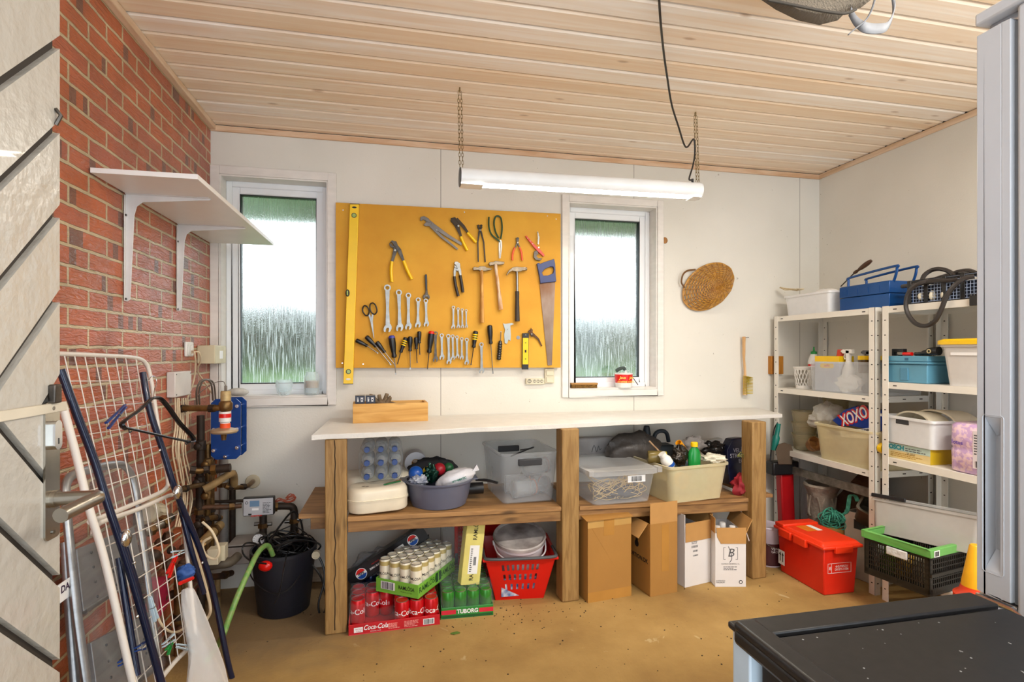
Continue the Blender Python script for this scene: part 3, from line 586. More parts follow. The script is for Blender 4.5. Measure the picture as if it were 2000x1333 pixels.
pliers('crimping_pliers', 'dark crimping pliers with two yellow grips at top middle of the board', 'pliers', 855, 175,
  [([(860, 175), (890, 230), (915, 295)], [.022, .018, .009]), ([(880, 170), (930, 225), (962, 270)], [.014, .014, .009])],
  [([(912, 290), (935, 340), (958, 385)], .0065), ([(958, 262), (990, 298), (1018, 330)], .0065)],
  [[(840, 185), (845, 165), (872, 160), (905, 195), (900, 215), (865, 215)]], mat('dark_tool_steel', '#3d342c', .45, .7), yellowp, (893, 222))
pliers('pincers', 'slim black end cutting pincers beside the green shears', 'pincers', 1040, 330,
  [([(1030, 225), (1050, 260), (1068, 330), (1078, 465)], [.010, .008, .006, .0055]), ([(1052, 225), (1036, 260), (1027, 330), (1030, 465)], [.010, .008, .006, .0055])], [],
  [[(1022, 215), (1030, 210), (1038, 214), (1038, 235), (1028, 240)], [(1042, 214), (1050, 210), (1058, 215), (1053, 240), (1043, 235)]], mat('blackened_steel', '#2e2823', .4, .6), blackp, (1041, 250), .004)
pliers('small_pliers', 'small side cutting pliers with orange grips at right of the board', 'pliers', 1298, 380,
  [([(1292, 300), (1302, 340), (1318, 375)], [.008, .008, .004]), ([(1304, 300), (1294, 340), (1280, 375)], [.008, .008, .004])],
  [([(1282, 365), (1268, 405), (1266, 452)], .0042), ([(1314, 362), (1328, 400), (1332, 453)], .0042)],
  [[(1288, 322), (1290, 300), (1298, 296), (1306, 300), (1308, 322)]], dsteel, mat('orange_grip', '#e2552a', .4), (1298, 335), .004)
pliers('small_pump_pliers', 'silver water pump pliers with black grips in the board middle', 'pliers', 885, 560,
  [([(880, 490), (870, 530), (868, 570)], [.014, .012, .008]), ([(885, 480), (902, 520), (910, 560)], [.014, .014, .008])],
  [([(867, 562), (878, 630), (895, 698)], .0066), ([(908, 555), (918, 610), (927, 672)], .0066)],
  [[(865, 480), (868, 465), (885, 462), (905, 475), (908, 500), (895, 505), (880, 490)], [(862, 488), (870, 505), (885, 510), (880, 497)]], steel, mat('black_brown_grip', '#2a211a', .45), (885, 520))
pliers('secateurs', 'worn brown pruning pliers with curved handle right of the small yellow level', 'secateurs', 1390, 940,
  [([(1375, 935), (1405, 960), (1440, 990), (1465, 1040)], [.012, .012, .008, .005]), ([(1395, 925), (1390, 960), (1400, 975)], [.010, .012, .008])], [], [[(1384, 945), (1390, 915), (1400, 930), (1402, 955)]], rust, blackp, (1393, 958), .0045)
# adjustable wrench hanging by its handle
t = tth('adjustable_wrench', 'adjustable wrench with black sleeve hanging jaw down above the fifth wrench', 'wrench', 672, 700)
b = B(True); ribbon(b, [(672, 550), (674, 600), (676, 660)], [.012, .013, .010], .006, .014); b.out('sleeve', bhand, t, bev=.002, smooth=60)
b = B(True); ribbon(b, [(676, 640), (677, 668), (676, 700)], [.009, .012, .022], .006, .013); poly(b, [(655, 690), (695, 690), (700, 712), (690, 722), (684, 706), (668, 706), (664, 720), (652, 712)], .006, .015); b.out('jaw', dsteel, t, bev=.001)
c = T(676, 695); b = B(True); b.cyl((c.x-.006, BY-.017, c.z), (c.x+.006, BY-.017, c.z), .004, n=10); b.out('thumb_screw', steel, t)
# green shears
t = tth('garden_shears', 'dark green garden shears with large looped handle at top of the board', 'shears', 1180, 320)
gm = mat('green_enamel', '#1f4a2c', .35)
b = B(True); b.tube([T(x, y, .012) for x, y in ((1172, 300), (1150, 255), (1140, 200), (1148, 158), (1168, 148), (1188, 165), (1195, 220), (1192, 270), (1185, 305))], .0048, sm=5); b.out('loop_handle', gm, t)
b = B(True); b.tube([T(x, y, .012) for x, y in ((1185, 325), (1150, 300), (1120, 270), (1105, 220), (1105, 155))], .0048, sm=5); b.out('handle', gm, t)
b = B(True); ribbon(b, [(1178, 320), (1176, 360), (1174, 440)], [.010, .010, .003], .006, .009); b.out('blade', steel, t)
b = B(True); ribbon(b, [(1184, 320), (1188, 360), (1180, 442)], [.010, .009, .003], .010, .013); b.out('blade', steel, t)
c = T(1181, 322); b = B(True); b.cyl((c.x, BY-.004, c.z), (c.x, BY-.018, c.z), .005, n=14); b.out('pivot', steel, t)
# pipe cutter
t = tth('pipe_cutter', 'red pipe cutter with steel lever hanging right above the saw', 'pipe cutter', 1430, 430); rm = mat('red_enamel', '#cf3a22', .4)
b = B(True); ribbon(b, [(1353, 288), (1405, 350), (1440, 385), (1478, 425)], [.008, .014, .019, .012], .008, .018); b.out('body', rm, t, bev=.001)
b = B(True); ribbon(b, [(1435, 258), (1442, 300), (1438, 345)], [.005, .010, .008], .010, .015); b.out('lever', steel, t)
b = B(True); poly(b, [(1410, 395), (1430, 385), (1440, 410), (1425, 425), (1440, 440), (1468, 440), (1450, 458), (1420, 452), (1406, 430)], .006, .016); b.out('jaw', dsteel, t, bev=.001)
c = T(1441, 368); b = B(True); b.cyl((c.x, BY-.006, c.z), (c.x, BY-.021, c.z), .005, n=14); b.out('pivot', white, t)
for k in range(3):
    c = T(1366+k*17, 305+k*19); b = B(True); b.cyl((c.x, BY-.017, c.z), (c.x, BY-.0186, c.z), .0022, n=10); b.out('hole_mark', white, t)
# hammers
whan = wood('ash_handle', '#d9a55c', '#b07a34', 'z', 9, knots=False); pale = mat('paint_splashed_ash', '#e6d9c4', .6, col2='#b98348', vs=40, stretch=(1, 1, .3))
hs = mat('hammer_steel', '#8d7f6b', .42, .75, var=.3, vs=60)
def hammer(lab, hp, head, hm_, claw=False, ws=.0175):
    t = tth('hammer', lab, 'hammer', hp[-1][0], hp[-1][1])
    b = B(True); b.tube([T(x, y, .022) for x, y in hp], [ws*.72, ws*.62, ws*.68, ws*.85, ws*.9], n=12, flat=.8); b.out('handle', hm_, t)
    b = B(True); poly(b, head, .012, .032); b.out('head', hs, t, bev=.002, smooth=30); return t
hammer('wooden hammer with long pale handle, left and lower of the two wood ones', [(1055, 520), (1057, 600), (1058, 700), (1058, 800), (1058, 880)], [(990, 508), (998, 502), (1028, 505), (1035, 498), (1072, 498), (1082, 506), (1118, 514), (1122, 520), (1080, 530), (1040, 530), (1028, 524), (992, 526)], whan)
hammer('wooden hammer with worn white-splashed handle beside the claw hammer', [(1150, 480), (1160, 560), (1170, 640), (1180, 720), (1187, 790)], [(1098, 478), (1104, 470), (1130, 468), (1140, 462), (1170, 464), (1205, 468), (1202, 484), (1170, 488), (1142, 488), (1104, 494)], pale)
t = tth('claw_hammer', 'claw hammer with steel neck and black rubber grip left of the saw', 'hammer', 1298, 870)
b = B(True); b.tube([T(1297, 530, .022), T(1298, 600, .022), T(1299, 670, .022)], .0082, n=12); b.out('neck', steel, t)
b = B(True); b.tube([T(1299, 665, .022), T(1299, 720, .022), T(1299, 800, .022), T(1300, 870, .022)], [.0125, .0118, .0135, .0145], n=12); b.out('grip', mat('rubber_grip', '#3b3229', .6), t)
b = B(True); poly(b, [(1218, 556), (1235, 525), (1262, 504), (1290, 500), (1320, 504), (1350, 502), (1350, 526), (1330, 526), (1312, 534), (1284, 534), (1258, 528), (1238, 540), (1222, 560)], .014, .030)
c = T(1345, 514); b.cyl((c.x, BY-.022, c.z), (c.x+.012, BY-.022, c.z), .0092, .010, n=16); b.out('head', hs, t, bev=.0015, smooth=35)
# hand saw
t = tth('hand_saw', 'hand saw with navy blue handle and rusty blade at right edge of the board', 'saw', 1505, 1170)
b = B(True); bl = [(1452, 610), (1557, 600), (1535, 1170), (1508, 1172)]; poly(b, bl, .004, .006)
for k in range(70):
    f = k/70; x = 1452+(1508-1452)*f; y = 610+560*f; poly(b, [(x, y), (x+56/70, y+8), (x-3, y+5)], .004, .006)
b.out('blade', mat('saw_blade_rust', '#9b8f84', .4, .7, col2='#6b4a33', vs=6, stretch=(1, 1, .5)), t, smooth=0)
outer = [(1428, 480), (1438, 472), (1450, 480), (1478, 468), (1520, 455), (1545, 446), (1552, 480), (1556, 560), (1560, 600), (1500, 606), (1452, 612), (1445, 560)]
inner = [(1462, 540), (1480, 515), (1520, 498), (1540, 500), (1545, 520), (1538, 545), (1500, 560), (1470, 560)]
b = B(True)
def ringpoly(b, outer, inner, d0, d1):
    import bisect
    bm2 = bmesh.new(); ov = [bm2.verts.new((T(*p).x, BY-d0, T(*p).z)) for p in outer]; iv = [bm2.verts.new((T(*p).x, BY-d0, T(*p).z)) for p in inner]
    es = [bm2.edges.new((ov[i], ov[(i+1) % len(ov)])) for i in range(len(ov))]+[bm2.edges.new((iv[i], iv[(i+1) % len(iv)])) for i in range(len(iv))]
    r = bmesh.ops.triangle_fill(bm2, edges=es, use_beauty=True, use_dissolve=False)
    ic = [V((T(*p).x, 0, T(*p).z)) for p in inner]
    def inside(c):
        s_ = False; n = len(ic)
        for i in range(n):
            a, q = ic[i], ic[i-1]
            if (a.z > c.z) != (q.z > c.z) and c.x < (q.x-a.x)*(c.z-a.z)/(q.z-a.z)+a.x: s_ = not s_
        return s_
    bmesh.ops.delete(bm2, geom=[f for f in bm2.faces if inside(f.calc_center_median())], context='FACES_ONLY')
    fs = list(bm2.faces); ex = bmesh.ops.extrude_face_region(bm2, geom=fs, use_keep_orig=True); bmesh.ops.translate(bm2, vec=(0, d0-d1, 0), verts=[g for g in ex['geom'] if isinstance(g, bmesh.types.BMVert)])
    me = bpy.data.meshes.new('x'); bm2.to_mesh(me); b.bm.from_mesh(me); bm2.free(); bpy.data.meshes.remove(me)
ringpoly(b, outer, inner, .003, .022); b.out('handle', mat('navy_wood', '#23336b', .4), t, bev=.0015, smooth=30)
# scissors
t = tth('scissors', 'kitchen scissors with black looped handles left of the big wrenches', 'scissors', 300, 900)
b = B(True); b.tube([T(x, y, .010) for x, y in ((243, 775), (240, 800), (258, 828), (275, 828), (285, 805), (275, 775), (255, 762))], .0038, sm=4, closed=True); b.out('finger_loop', blackp, t)
b = B(True); b.tube([T(x, y, .014) for x, y in ((293, 752), (290, 780), (300, 810), (322, 822), (338, 800), (330, 765), (312, 745))], .0038, sm=4, closed=True); b.out('finger_loop', blackp, t)
b = B(True); ribbon(b, [(283, 820), (300, 870), (318, 988)], [.009, .011, .002], .006, .009); b.out('blade', steel, t)
b = B(True); ribbon(b, [(310, 820), (302, 870), (318, 985)], [.009, .012, .002], .010, .013); b.out('blade', steel, t)
# metal plate, small level
b = B(True); poly(b, [(1200, 885), (1215, 888), (1262, 882), (1275, 890), (1250, 900), (1254, 960), (1252, 1005), (1238, 995), (1228, 1025), (1212, 1020), (1208, 960), (1215, 930)], .004, .006)
nail(b, 1232, 925); solo('scraper_plate', b, mat('galvanised', '#a7aca9', .4, .6), 'thin grey notched metal plate hanging between screwdriver and small level', 'scraper')
t = tth('torpedo_level', 'short black and yellow spirit level hanging at lower right of the board', 'spirit level', 1350, 1200)
b = B(True); poly(b, [(1331, 952), (1374, 952), (1371, 1200), (1328, 1200)], .004, .018); b.out('bar', blackp, t, bev=.001)
b = B(True); poly(b, [(1333, 985), (1371, 985), (1369, 1165), (1331, 1165)], .018, .0188); b.out('yellow_face', yellowp, t)
for y, r in ((1018, .0042), (1075, .006), (1128, .0042)):
    c = T(1351, y); b = B(True)
    if y == 1075: b.box(c.x-.005, c.x+.005, BY-.0205, BY-.0186, c.z-.008, c.z+.008)
    else: b.cyl((c.x, BY-.0186, c.z), (c.x, BY-.0202, c.z), r, n=14)
    b.out('vial', mat('vial', '#8c8f3a', .2) if y != 1075 else blackt, t)
c = T(1352, 965); b = B(True); b.cyl((c.x, BY-.0182, c.z), (c.x, BY-.02, c.z), .004, n=12); b.out('hang_hole', chrome, t)
# outlets below the board
t = thing('socket_strip', 'beige wall socket with row of small socket holes under the board corner', 'socket', onY(1045, 748, YB))
cream = mat('aged_cream_plastic', '#d8cfb4', .4)
def onw(px, py, d=0): return onY(px, py, YB-d)
p, q = onw(1026, 751), onw(1062, 739); b = B(True); b.box(p.x, q.x, YB-.022, YB, p.z, q.z); b.out('housing', cream, t, bev=.003)
for i, px in enumerate((1034, 1044, 1051, 1058)):
    c = onw(px, 745, .022); b = B(True)
    if i == 0: b.ann((c.x, YB-.022, c.z), .011, .009, (0, -1, 0), .003)
    for s_ in (-1, 1):
        b.cyl((c.x, YB-.0222, c.z+s_*.005), (c.x, YB-.0235, c.z+s_*.005), .0024, n=8)
    if i: b.ann((c.x, YB-.022, c.z), .009, .008, (0, -1, 0), .002)
    b.out('socket_hole', blackt, t)
t = thing('double_switch', 'cream double light switch at the lower right corner of the tool board', 'switch', onY(1072, 749, YB))
p, q = onw(1063, 749), onw(1081, 720); b = B(True); b.box(p.x, q.x, YB-.018, YB, p.z, q.z); b.out('frame', cream, t, bev=.003)
for s_ in (0, 1):
    z = p.z+.006+s_*(q.z-p.z)*.46; b = B(True); b.box(p.x+.008, q.x-.008, YB-.023, YB-.018, z, z+(q.z-p.z)*.36); b.out('rocker', cream, t, bev=.002)
# ================================================================== other things on the back wall
t = thing('wicker_basket', 'oval golden wicker basket hung tilted on the white wall right of the window', 'basket', onY(1383, 606, 2.98)); wk = mat('wicker', '#d09a3e', .45, col2='#a06c2a', vs=60)
c0 = onY(1384, 560, YB-.02); phi = math.radians(33); aM, bM, D = .195, .128, .085; ex = V((math.cos(phi), 0, math.sin(phi))); ez = V((-math.sin(phi), 0, math.cos(phi)))
NR = 26
def bk(rho, a, o=0): d = D*(1-rho**2.4)+o; return c0+ex*(aM*rho*math.cos(a))+ez*(bM*rho*math.sin(a))+V((0, -d, 0))+V((.012, 0, -.02))*(1-rho)
b = B(True)
for k in range(1, 26):
    rho = k/25.5; n = 104
    b.tube([bk(rho, 2*PI*i/n, .0032*math.cos(NR*PI*i/n*1.0+PI*k)) for i in range(n)], .0030, n=5, closed=True)
b.out('weave', wk, t)
b = B(True)
for i in range(NR): b.tube([bk(r/10, 2*PI*(i+.5)/NR) for r in range(1, 11)], .0036, n=5)
b.out('ribs', mat('rib_cane', '#8a5c24', .5), t)
b = B(True); b.tube([bk(1.0, 2*PI*i/60, -.002+.003*math.sin(12*2*PI*i/60)) for i in range(60)], .0058, n=7, closed=True); b.out('rim', wk, t)
b = B(True); b.tube([onY(x, y, YB-.03) for x, y in ((1358, 527), (1343, 529), (1334, 537), (1331, 552), (1337, 562))], .0055, sm=5); b.out('handle', mat('dark_cane', '#6e4a22', .6), t)
# brush
t = thing('hand_brush', 'pale wooden hand brush with yellow bristles hanging on the wall above the bench', 'brush', onw(1461, 775)); bw = wood('beech', '#e3c093', '#c89b66', 'z', 7, knots=False)
b = B(True); b.tube([onw(x, y, .03) for x, y in ((1453, 658), (1453, 675), (1453, 700), (1455, 725), (1455, 745), (1455, 772))], [.014, .0125, .010, .011, .016, .018], n=12, sm=3, flat=.6); b.out('handle', bw, t)
b = B(True); c = onw(1451, 752, .03)
for i in range(6):
    for j in range(12):
        z = c.z+.055-.010*j; x = c.x+.002*i; y0 = YB-.034-.006*i+.002; b.tube([V((x, y0, z)), V((x+.03, y0-.012, z-.004+.001*(j-6)))], .0026, n=5)
b.out('bristles', mat('bristle', '#d9c44c', .7, col2='#a8902c'), t)
c = onw(1453, 660); b = B(True); b.cyl((c.x, YB, c.z), (c.x, YB-.05, c.z), .002, n=6); b.out('hook', dsteel, t)
c = onw(1298, 470); b = B(True); b.ball((c.x, YB-.004, c.z), (.018, .006, .020), n=10, m=8, ns=.15, nf=30); solo('wood_plug', b, wood('plug_wood', '#b78246', '#8a5a2a', 'z', 9, knots=False), 'small brown wood plug on the wall right of the second window', 'wood plug')
p, q = onw(1500, 731), onw(1524, 696); b = B(True); b.box(p.x, q.x, YB-.03, YB, p.z, q.z); solo('wood_block', b, wood('amber_block', '#b5771f', '#935a14', 'z', 6, knots=False), 'amber brown wood block on the wall behind the left shelf rack post', 'wood block', bev=.002)
# ================================================================== window sill things
zs = W[0][2]+.0125; gl = clear('drinking_glass', (.9, .97, .98), .22, .05, tint=(.93, .97, .98))
def onsill(px, py, z, Y=3.06): return onY(px, py, Y)
x = onY(554, 760, 3.07).x; b = B(); b.shell([(.024, 0), (.036, .015), (.044, .05), (.042, .082), (.0395, .082), (.040, .052), (.032, .025), (.02, .018), (.001, .018), (.001, 0)], n=28)
solo('drinking_glass', b, gl, 'clear round double-walled glass standing on the left window sill', 'glass', loc=(x, 3.085, zs))
x = onY(608, 760, 3.07).x; t = thing('glass_jar', 'glass jar half full of amber granules on left window sill', 'jar', (x, 3.087, zs))
b = B(); b.shell([(.036, 0), (.040, .006), (.040, .098), (.032, .112), (.032, .124), (.029, .124), (.029, .111), (.037, .096), (.037, .008), (.001, .008), (.001, 0)], n=24); b.out('jar_body', gl, t)
b = B(); b.lathe([(0, .038), (.0365, .038), (.0365, .074), (0, .078)], n=24); b.out('granules', mat('amber_granules', '#b37a34', .7, bump=.6, bs=200), t)
x = onY(460, 755, 3.07).x; b = B(); b.ball((0, 0, 0), (.055, .030, .021), ns=.2, nf=12); o = solo('pale_stone', b, mat('stone', '#d5d3cb', .8, col2='#a9a49a', vs=14), 'smooth pale stone lying on left window sill above the blue heat exchanger', 'stone', loc=(x, 3.09, zs+.020))
zs2 = W[1][2]+.0125
x0, x1 = onY(1115, 752, 3.07).x, onY(1167, 752, 3.07).x
t = thing('scrubbing_brush', 'flat wooden scrubbing brush with brown bristles on the right window sill', 'brush', ((x0+x1)/2, 3.085, zs2)); L_ = x1-x0
b = B(); b.box(-L_/2, L_/2, -.025, .025, .018, .030); b.out('back', wood('brush_back', '#b08040', '#84602c', 'x', 8, knots=False), t, bev=.003)
b = B(); b.box(-L_/2+.004, L_/2-.004, -.021, .021, 0, .018); b.out('bristles', mat('dark_bristle', '#8a6424', .9, col2='#553b14', vs=120, bump=.6, bs=200), t)
x = onY(1220, 752, 3.07).x; t = thing('coffee_tub', 'red coffee tub with yellow lettering on the right window sill', 'tub', (x, 3.085, zs2))
b = B(); b.shell([(.048, 0), (.051, .012), (.055, .086), (.057, .088), (.053, .088), (.048, .012), (.001, .010), (.001, 0)], n=28); b.out('cup', white, t)
b = B(); b.shell([(.0512, .018), (.0553, .080), (.0548, .080), (.0507, .018)], n=28); b.out('band', redp, t)
for i, (s_, z, sz) in enumerate((('Java', .060, .024), ('COFFEE', .034, .017))):
    for q in (-.028, .030): text(s_, sz, mat('yellow_print', '#f0d060', .5) , t, (q, -.0535+abs(q)*.25, z), (PI/2, 0, q*15), bold=.02, shear=.3 if i == 0 else 0)
b = B(); b.tube([(-.05, 0, .10), (-.03, -.01, .115), (0, 0, .118), (.01, 0, .105)], .011, sm=4); b.out('rag', mat('dark_rag', '#3f4a46', .8), t)
b = B(); b.prism([(.005, 0, .06), (.03, 0, .06), (.012, 0, .13)], (0, .004, 0)); b.out('paper_scrap', white, t)
b = B(True); b.tube([onY(1234, 735, 3.10), onY(1246, 752, 3.05)+V((0, 0, 0))], .0025); solo('thin_rod', b, dsteel, 'thin dark rod leaning against the coffee tub on the window sill', 'rod')
# ================================================================== workbench
def SZ(x): return .474-.033*(x-.85)
def onS(px, py): return onP(px, py, (.85, 2.5, .474), (.033, 0, 1))
BR = math.radians(3.1); bo = onZ(677, 1237, 0)   # front right foot corner of the left leg
benchw = wood('bench_timber', '#a3804c', '#8a6839', 'z', 9, ring=14, bump=.25); boardw = wood('shelf_board', '#ad8250', '#84603a', 'x', 4, bump=.2)
ply = mat('white_worktop_paint', '#dddad3', .45, var=.05, vs=14, bump=.15, bs=90)
t = thing('workbench', 'long workbench with white painted top and rough timber legs below the tool board', 'workbench', (.85, 2.78, 0))
TZ = .887
fl, fr = onZ(608, 851, TZ), onZ(1528, 809, TZ); bl_ = onZ(641, 823, TZ)
bl_ = V((bl_.x, YB-.004, TZ)); br_ = onZ(1412, 795, TZ); br_ = V((2.30, YB-.004, TZ))
b = B(True); n = 40; up, lo_ = [], []
for i in range(n+1):
    q = fl.lerp(fr, i/n)+V((0, .004*noise.noise(V((i*.7, 0, 0))), .0035*noise.noise(V((i*.4, 5, 0))))); up.append(q)
b.prism(up+[br_, bl_], (0, 0, -.022)); b.out('worktop', ply, t, smooth=0, bev=.0015)
LEGS = []
for (pl, pr, py, lab) in ((635, 677, 1240, 0), (1097, 1133, 1176, 1), (1464, 1503, 1131, 2)):
    a = onZ((pl+pr)/2+0, py, 0); w_ = .092; LEGS.append(a)
    M = Matrix.Translation(a) @ Matrix.Rotation(BR, 4, 'Z')
    b = B(True); b.box(-w_/2, w_/2, 0, w_, 0, TZ-.022, M); b.out('leg', benchw, t, bev=.006)
b = B(True); a = LEGS[0]; b.tube([(a.x-.004+.006*noise.noise(V((k*.6, 1, 2))), a.y-.0008, .02+.84*k/24) for k in range(25)], .0022, n=5); b.out('drying_crack', mat('crack_dark', '#2a1c10', .9), t)
# shelf: board in front of the wall, notched round the legs, on rails; sinks a little to the right
def shelfseg(x0, x1, f0, f1, name, m, z0, z1):
    b = B(True); P = [(x0, f0), (x1, f1), (x1, YB-.01), (x0, YB-.01)]
    V8 = [V((x, y, SZ(x)+z)) for z in (z0, z1) for x, y in P]
    b.faces(V8, [(3, 2, 1, 0), (4, 5, 6, 7), (0, 1, 5, 4), (1, 2, 6, 5), (2, 3, 7, 6), (3, 0, 4, 7)]); return b.out(name, m, t, bev=.002, smooth=0)
def fy(x): return LEGS[0].y+(x-LEGS[0].x)*math.tan(BR)
L0, L1, L2 = [l.x for l in LEGS]
shelfseg(L0-.17, L0-.048, fy(L0)+.085, fy(L0)+.085, 'shelf_board', boardw, -.02, 0)
shelfseg(L0+.048, L1-.048, fy(L0)+.02, fy(L1)+.02, 'shelf_board', boardw, -.02, 0); shelfseg(L1+.048, L2-.048, fy(L1)+.02, fy(L2)+.02, 'shelf_board', boardw, -.02, 0)
shelfseg(L2+.048, L2+.16, fy(L2)+.09, fy(L2)+.09, 'shelf_board', boardw, -.02, 0)
for (x0, x1) in ((L0-.12, L0-.048), (L0+.048, L1-.048), (L1+.048, L2-.048)):
    b = B(True); y0 = fy(x0)+(.10 if x0 < L0 else .03); y1 = fy(x1)+(.10 if x0 < L0 else .03)
    V8 = [V((x, y, SZ(x)+z)) for z in (-.072, -.0205) for x, y in ((x0, y0), (x1, y1), (x1, y1+.04), (x0, y0+.04))]
    b.faces(V8, [(3, 2, 1, 0), (4, 5, 6, 7), (0, 1, 5, 4), (1, 2, 6, 5), (2, 3, 7, 6), (3, 0, 4, 7)]); b.out('rail', wood('rail_timber', '#a07848', '#795632', 'x', 5), t, bev=.002)
# ------------------------------------------------------------------ generic builders
def rrect(w_, d_, r, n=5, ox=0, oy=0):
    P = []
    for cx_, cy_, a0 in ((w_/2-r, d_/2-r, 0), (-w_/2+r, d_/2-r, 90), (-w_/2+r, -d_/2+r, 180), (w_/2-r, -d_/2+r, 270)):
        for i in range(n+1): a = math.radians(a0+90*i/n); P.append((ox+cx_+r*math.cos(a), oy+cy_+r*math.sin(a)))
    return P
def loft(b, rings, cap0=True, cap1=True, mi=0):
    """rings: lists of 3D points with equal length"""
    n = len(rings[0]); P = [V(p) for r in rings for p in r]
    fs = [(j*n+i, j*n+(i+1) % n, (j+1)*n+(i+1) % n, (j+1)*n+i) for j in range(len(rings)-1) for i in range(n)]
    if cap0: fs.append(tuple(range(n-1, -1, -1)))
    if cap1: fs.append(tuple(range((len(rings)-1)*n, len(rings)*n)))
    b.faces(P, fs, mi)
def tubbox(b, w_, d_, h, r=.03, taper=.9, th=.003, rim=.008, rimh=.012, z0=0):
    """open moulded plastic box: outer wall, rolled rim, inner wall, centred on x=y=0"""
    def R(s, z, e=0): return [(x*s+(e if x > 0 else -e), y*s+(e if y > 0 else -e), z) for x, y in rrect(w_, d_, r)]
    loft(b, [R(taper, z0), R(1, z0+h-rimh), R(1, z0+h-rimh, rim), R(1, z0+h, rim), R(1, z0+h, -th), R(taper, z0+th, -th)])
def bag(b, c, r, seed=0, ns=.25, nf=9, n=28, m=18, flat=None):
    c = V(c); P = []
    for j in range(m+1):
        th = PI*j/m
        for i in range(n):
            ph = 2*PI*i/n; u = V((math.sin(th)*math.cos(ph), math.sin(th)*math.sin(ph), math.cos(th)))
            k = 1+ns*noise.noise(u*2.2+V((seed, 0, 0)))+ns*.45*noise.noise(u*nf+V((seed*3, 2, 0)))
            p = V((u.x*r[0]*k, u.y*r[1]*k, u.z*r[2]*k))
            if flat is not None: p.z = max(p.z, flat)
            P.append(c+p)
    b.faces(P, [(j*n+i, (j+1)*n+i, (j+1)*n+(i+1) % n, j*n+(i+1) % n) for j in range(m) for i in range(n)])
alu = mat('can_aluminium', '#a9aeb4', .3, .9, var=.1)
def can(name, lab, cat_, body, h=.115, r=.033, loc=(0, 0, 0), group=None, word=None, wm=None, band=None, size=.02, rz=0):
    t = thing(name, lab, cat_, loc, rz, group)
    b = B(); b.lathe([(r*.78, 0), (r*.95, .004), (r, .010), (r, h-.012), (r*.84, h-.002)], n=20); b.out('can_body', body, t)
    b = B(); b.shell([(r*.86, h-.003), (r*.86, h), (r*.80, h), (r*.80, h-.005), (.001, h-.005), (.001, h-.0065), (r*.82, h-.0065)], n=20)
    b.box(-.004, .004, -.012, .008, h-.0048, h-.0036); b.out('lid', alu, t)
    if band: b = B(); b.lathe([(r*1.01, h*band[1]), (r*1.01, h*band[2])], n=20); b.out('colour_band', band[0], t, solid=.0003)
    if word: text(word, size, wm, t, (0, -r-.0006, h*.55), (PI/2, 0, 0), bold=.01, cyl=r)
    return t
film = clear('shrink_film', (.45, .47, .5), .03, .06, bump=.7, bs=9, tint=(.97, .98, .98))
# ------------------------------------------------------------------ coke tray
ORD = ('first', 'second', 'third', 'fourth', 'fifth', 'sixth', 'seventh')
cred = mat('cola_red', '#c8101a', .28, .3, var=.08)
a, rz, w_ = bframe((681, 1243), (846, 1222)); wt = .40; dt = .266
t = thing('cola_tray', 'red cola can tray with torn shrink film on the floor left under the bench', 'drinks tray', a, rz)
cardr = mat('red_card', '#c21722', .5)
def tray(t, w_, d_, h, m, th=.003, name='tray'):
    b = B(); b.box(0, w_, 0, d_, 0, .003)
    b.box(0, w_, 0, th, 0, h); b.box(0, w_, d_-th, d_, 0, h); b.box(0, th, th, d_-th, 0, h); b.box(w_-th, w_, th, d_-th, 0, h); return b.out(name, m, t, bev=.001, smooth=0)
tray(t, wt, dt, .046, cardr)
text('Coca-Cola', .030, whitet, t, (.115, -.0012, .027), bold=.015, shear=.35, sx=.82); text('ORIGINAL TASTE', .006, whitet, t, (.115, -.0012, .009))
patch(whitet, t, .022, .060, .010, .032, -.0003); text('RECYCLE', .007, cardr, t, (.043, -.0016, .024)); text('PLEASE', .007, cardr, t, (.043, -.0016, .015))
lines(t, mat('pink_print', '#f0a8a0', .6), .17, .225, .010, .036, -.0003, 5, 3); lines(t, mat('pink_print', '#f0a8a0', .6), .24, .305, .008, .038, -.0003, 5, 4)
patch(whitet, t, .325, .375, .008, .034, -.0003); barcode(t, blackt, .328, .372, .010, .032, -.0012)
def W2(t, x, y, z=0): return V(t.location)+Matrix.Rotation(t.rotation_euler.z, 3, 'Z') @ V((x, y, z))
labs = {}
first = None; pos = [(c_, r_) for r_ in range(4) for c_ in range(6) if not (r_ == 0 and c_ < 3) and not (r_ == 1 and c_ in (1, 2))]
for c_, r_ in pos:
    p = W2(t, .036+.0656*c_, .036+.0648*r_, .0035)
    if r_ == 0: labs_ = {3: 'red cola can at front of the torn tray beside the empty gap', 4: 'red cola can in the middle of the front right three in the tray', 5: 'red cola can at the front right corner of the tray'}[c_]
    else: labs_ = 'red cola can in the torn tray, %s row from the front, %s from the left' % (ORD[r_], ORD[c_])
    if first is None or r_ == 0: q = can('cola_can', labs_, 'can', cred, loc=p, group='red cola cans in the tray', word='Coca-Cola', wm=whitet, size=.034, rz=rz+(-.5, .1, .55)[c_-3] if r_ == 0 else rz)
    else: q = dup(first, p, rz+random.uniform(-2, 2), labs_)
    first = first or q
b = B()
def filmf(u, v):
    x = -.001+(wt+.002)*u; y = -.002+(dt*.98)*v; hole = math.exp(-((x-.14)**2+(y-.03)**2)/.006)
    z = .046+.077*min(1, max(0, (v+.02)*(2.6-1.6*max(0, 1-abs(x-.13)/.16))))**.7
    return (x, y-.003, z+.006*noise.noise(V((x*30, y*30, 0)))-.0*hole)
b.grid(filmf, 30, 20); b.bm.faces.ensure_lookup_table()
kill = [f for f in b.bm.faces if ((f.calc_center_median().x-.165)/.055)**2+((f.calc_center_median().y-.085)/.03)**2 < 1 or f.calc_center_median().x > .235]
bmesh.ops.delete(b.bm, geom=kill, context='FACES'); b.out('shrink_film', film, t)
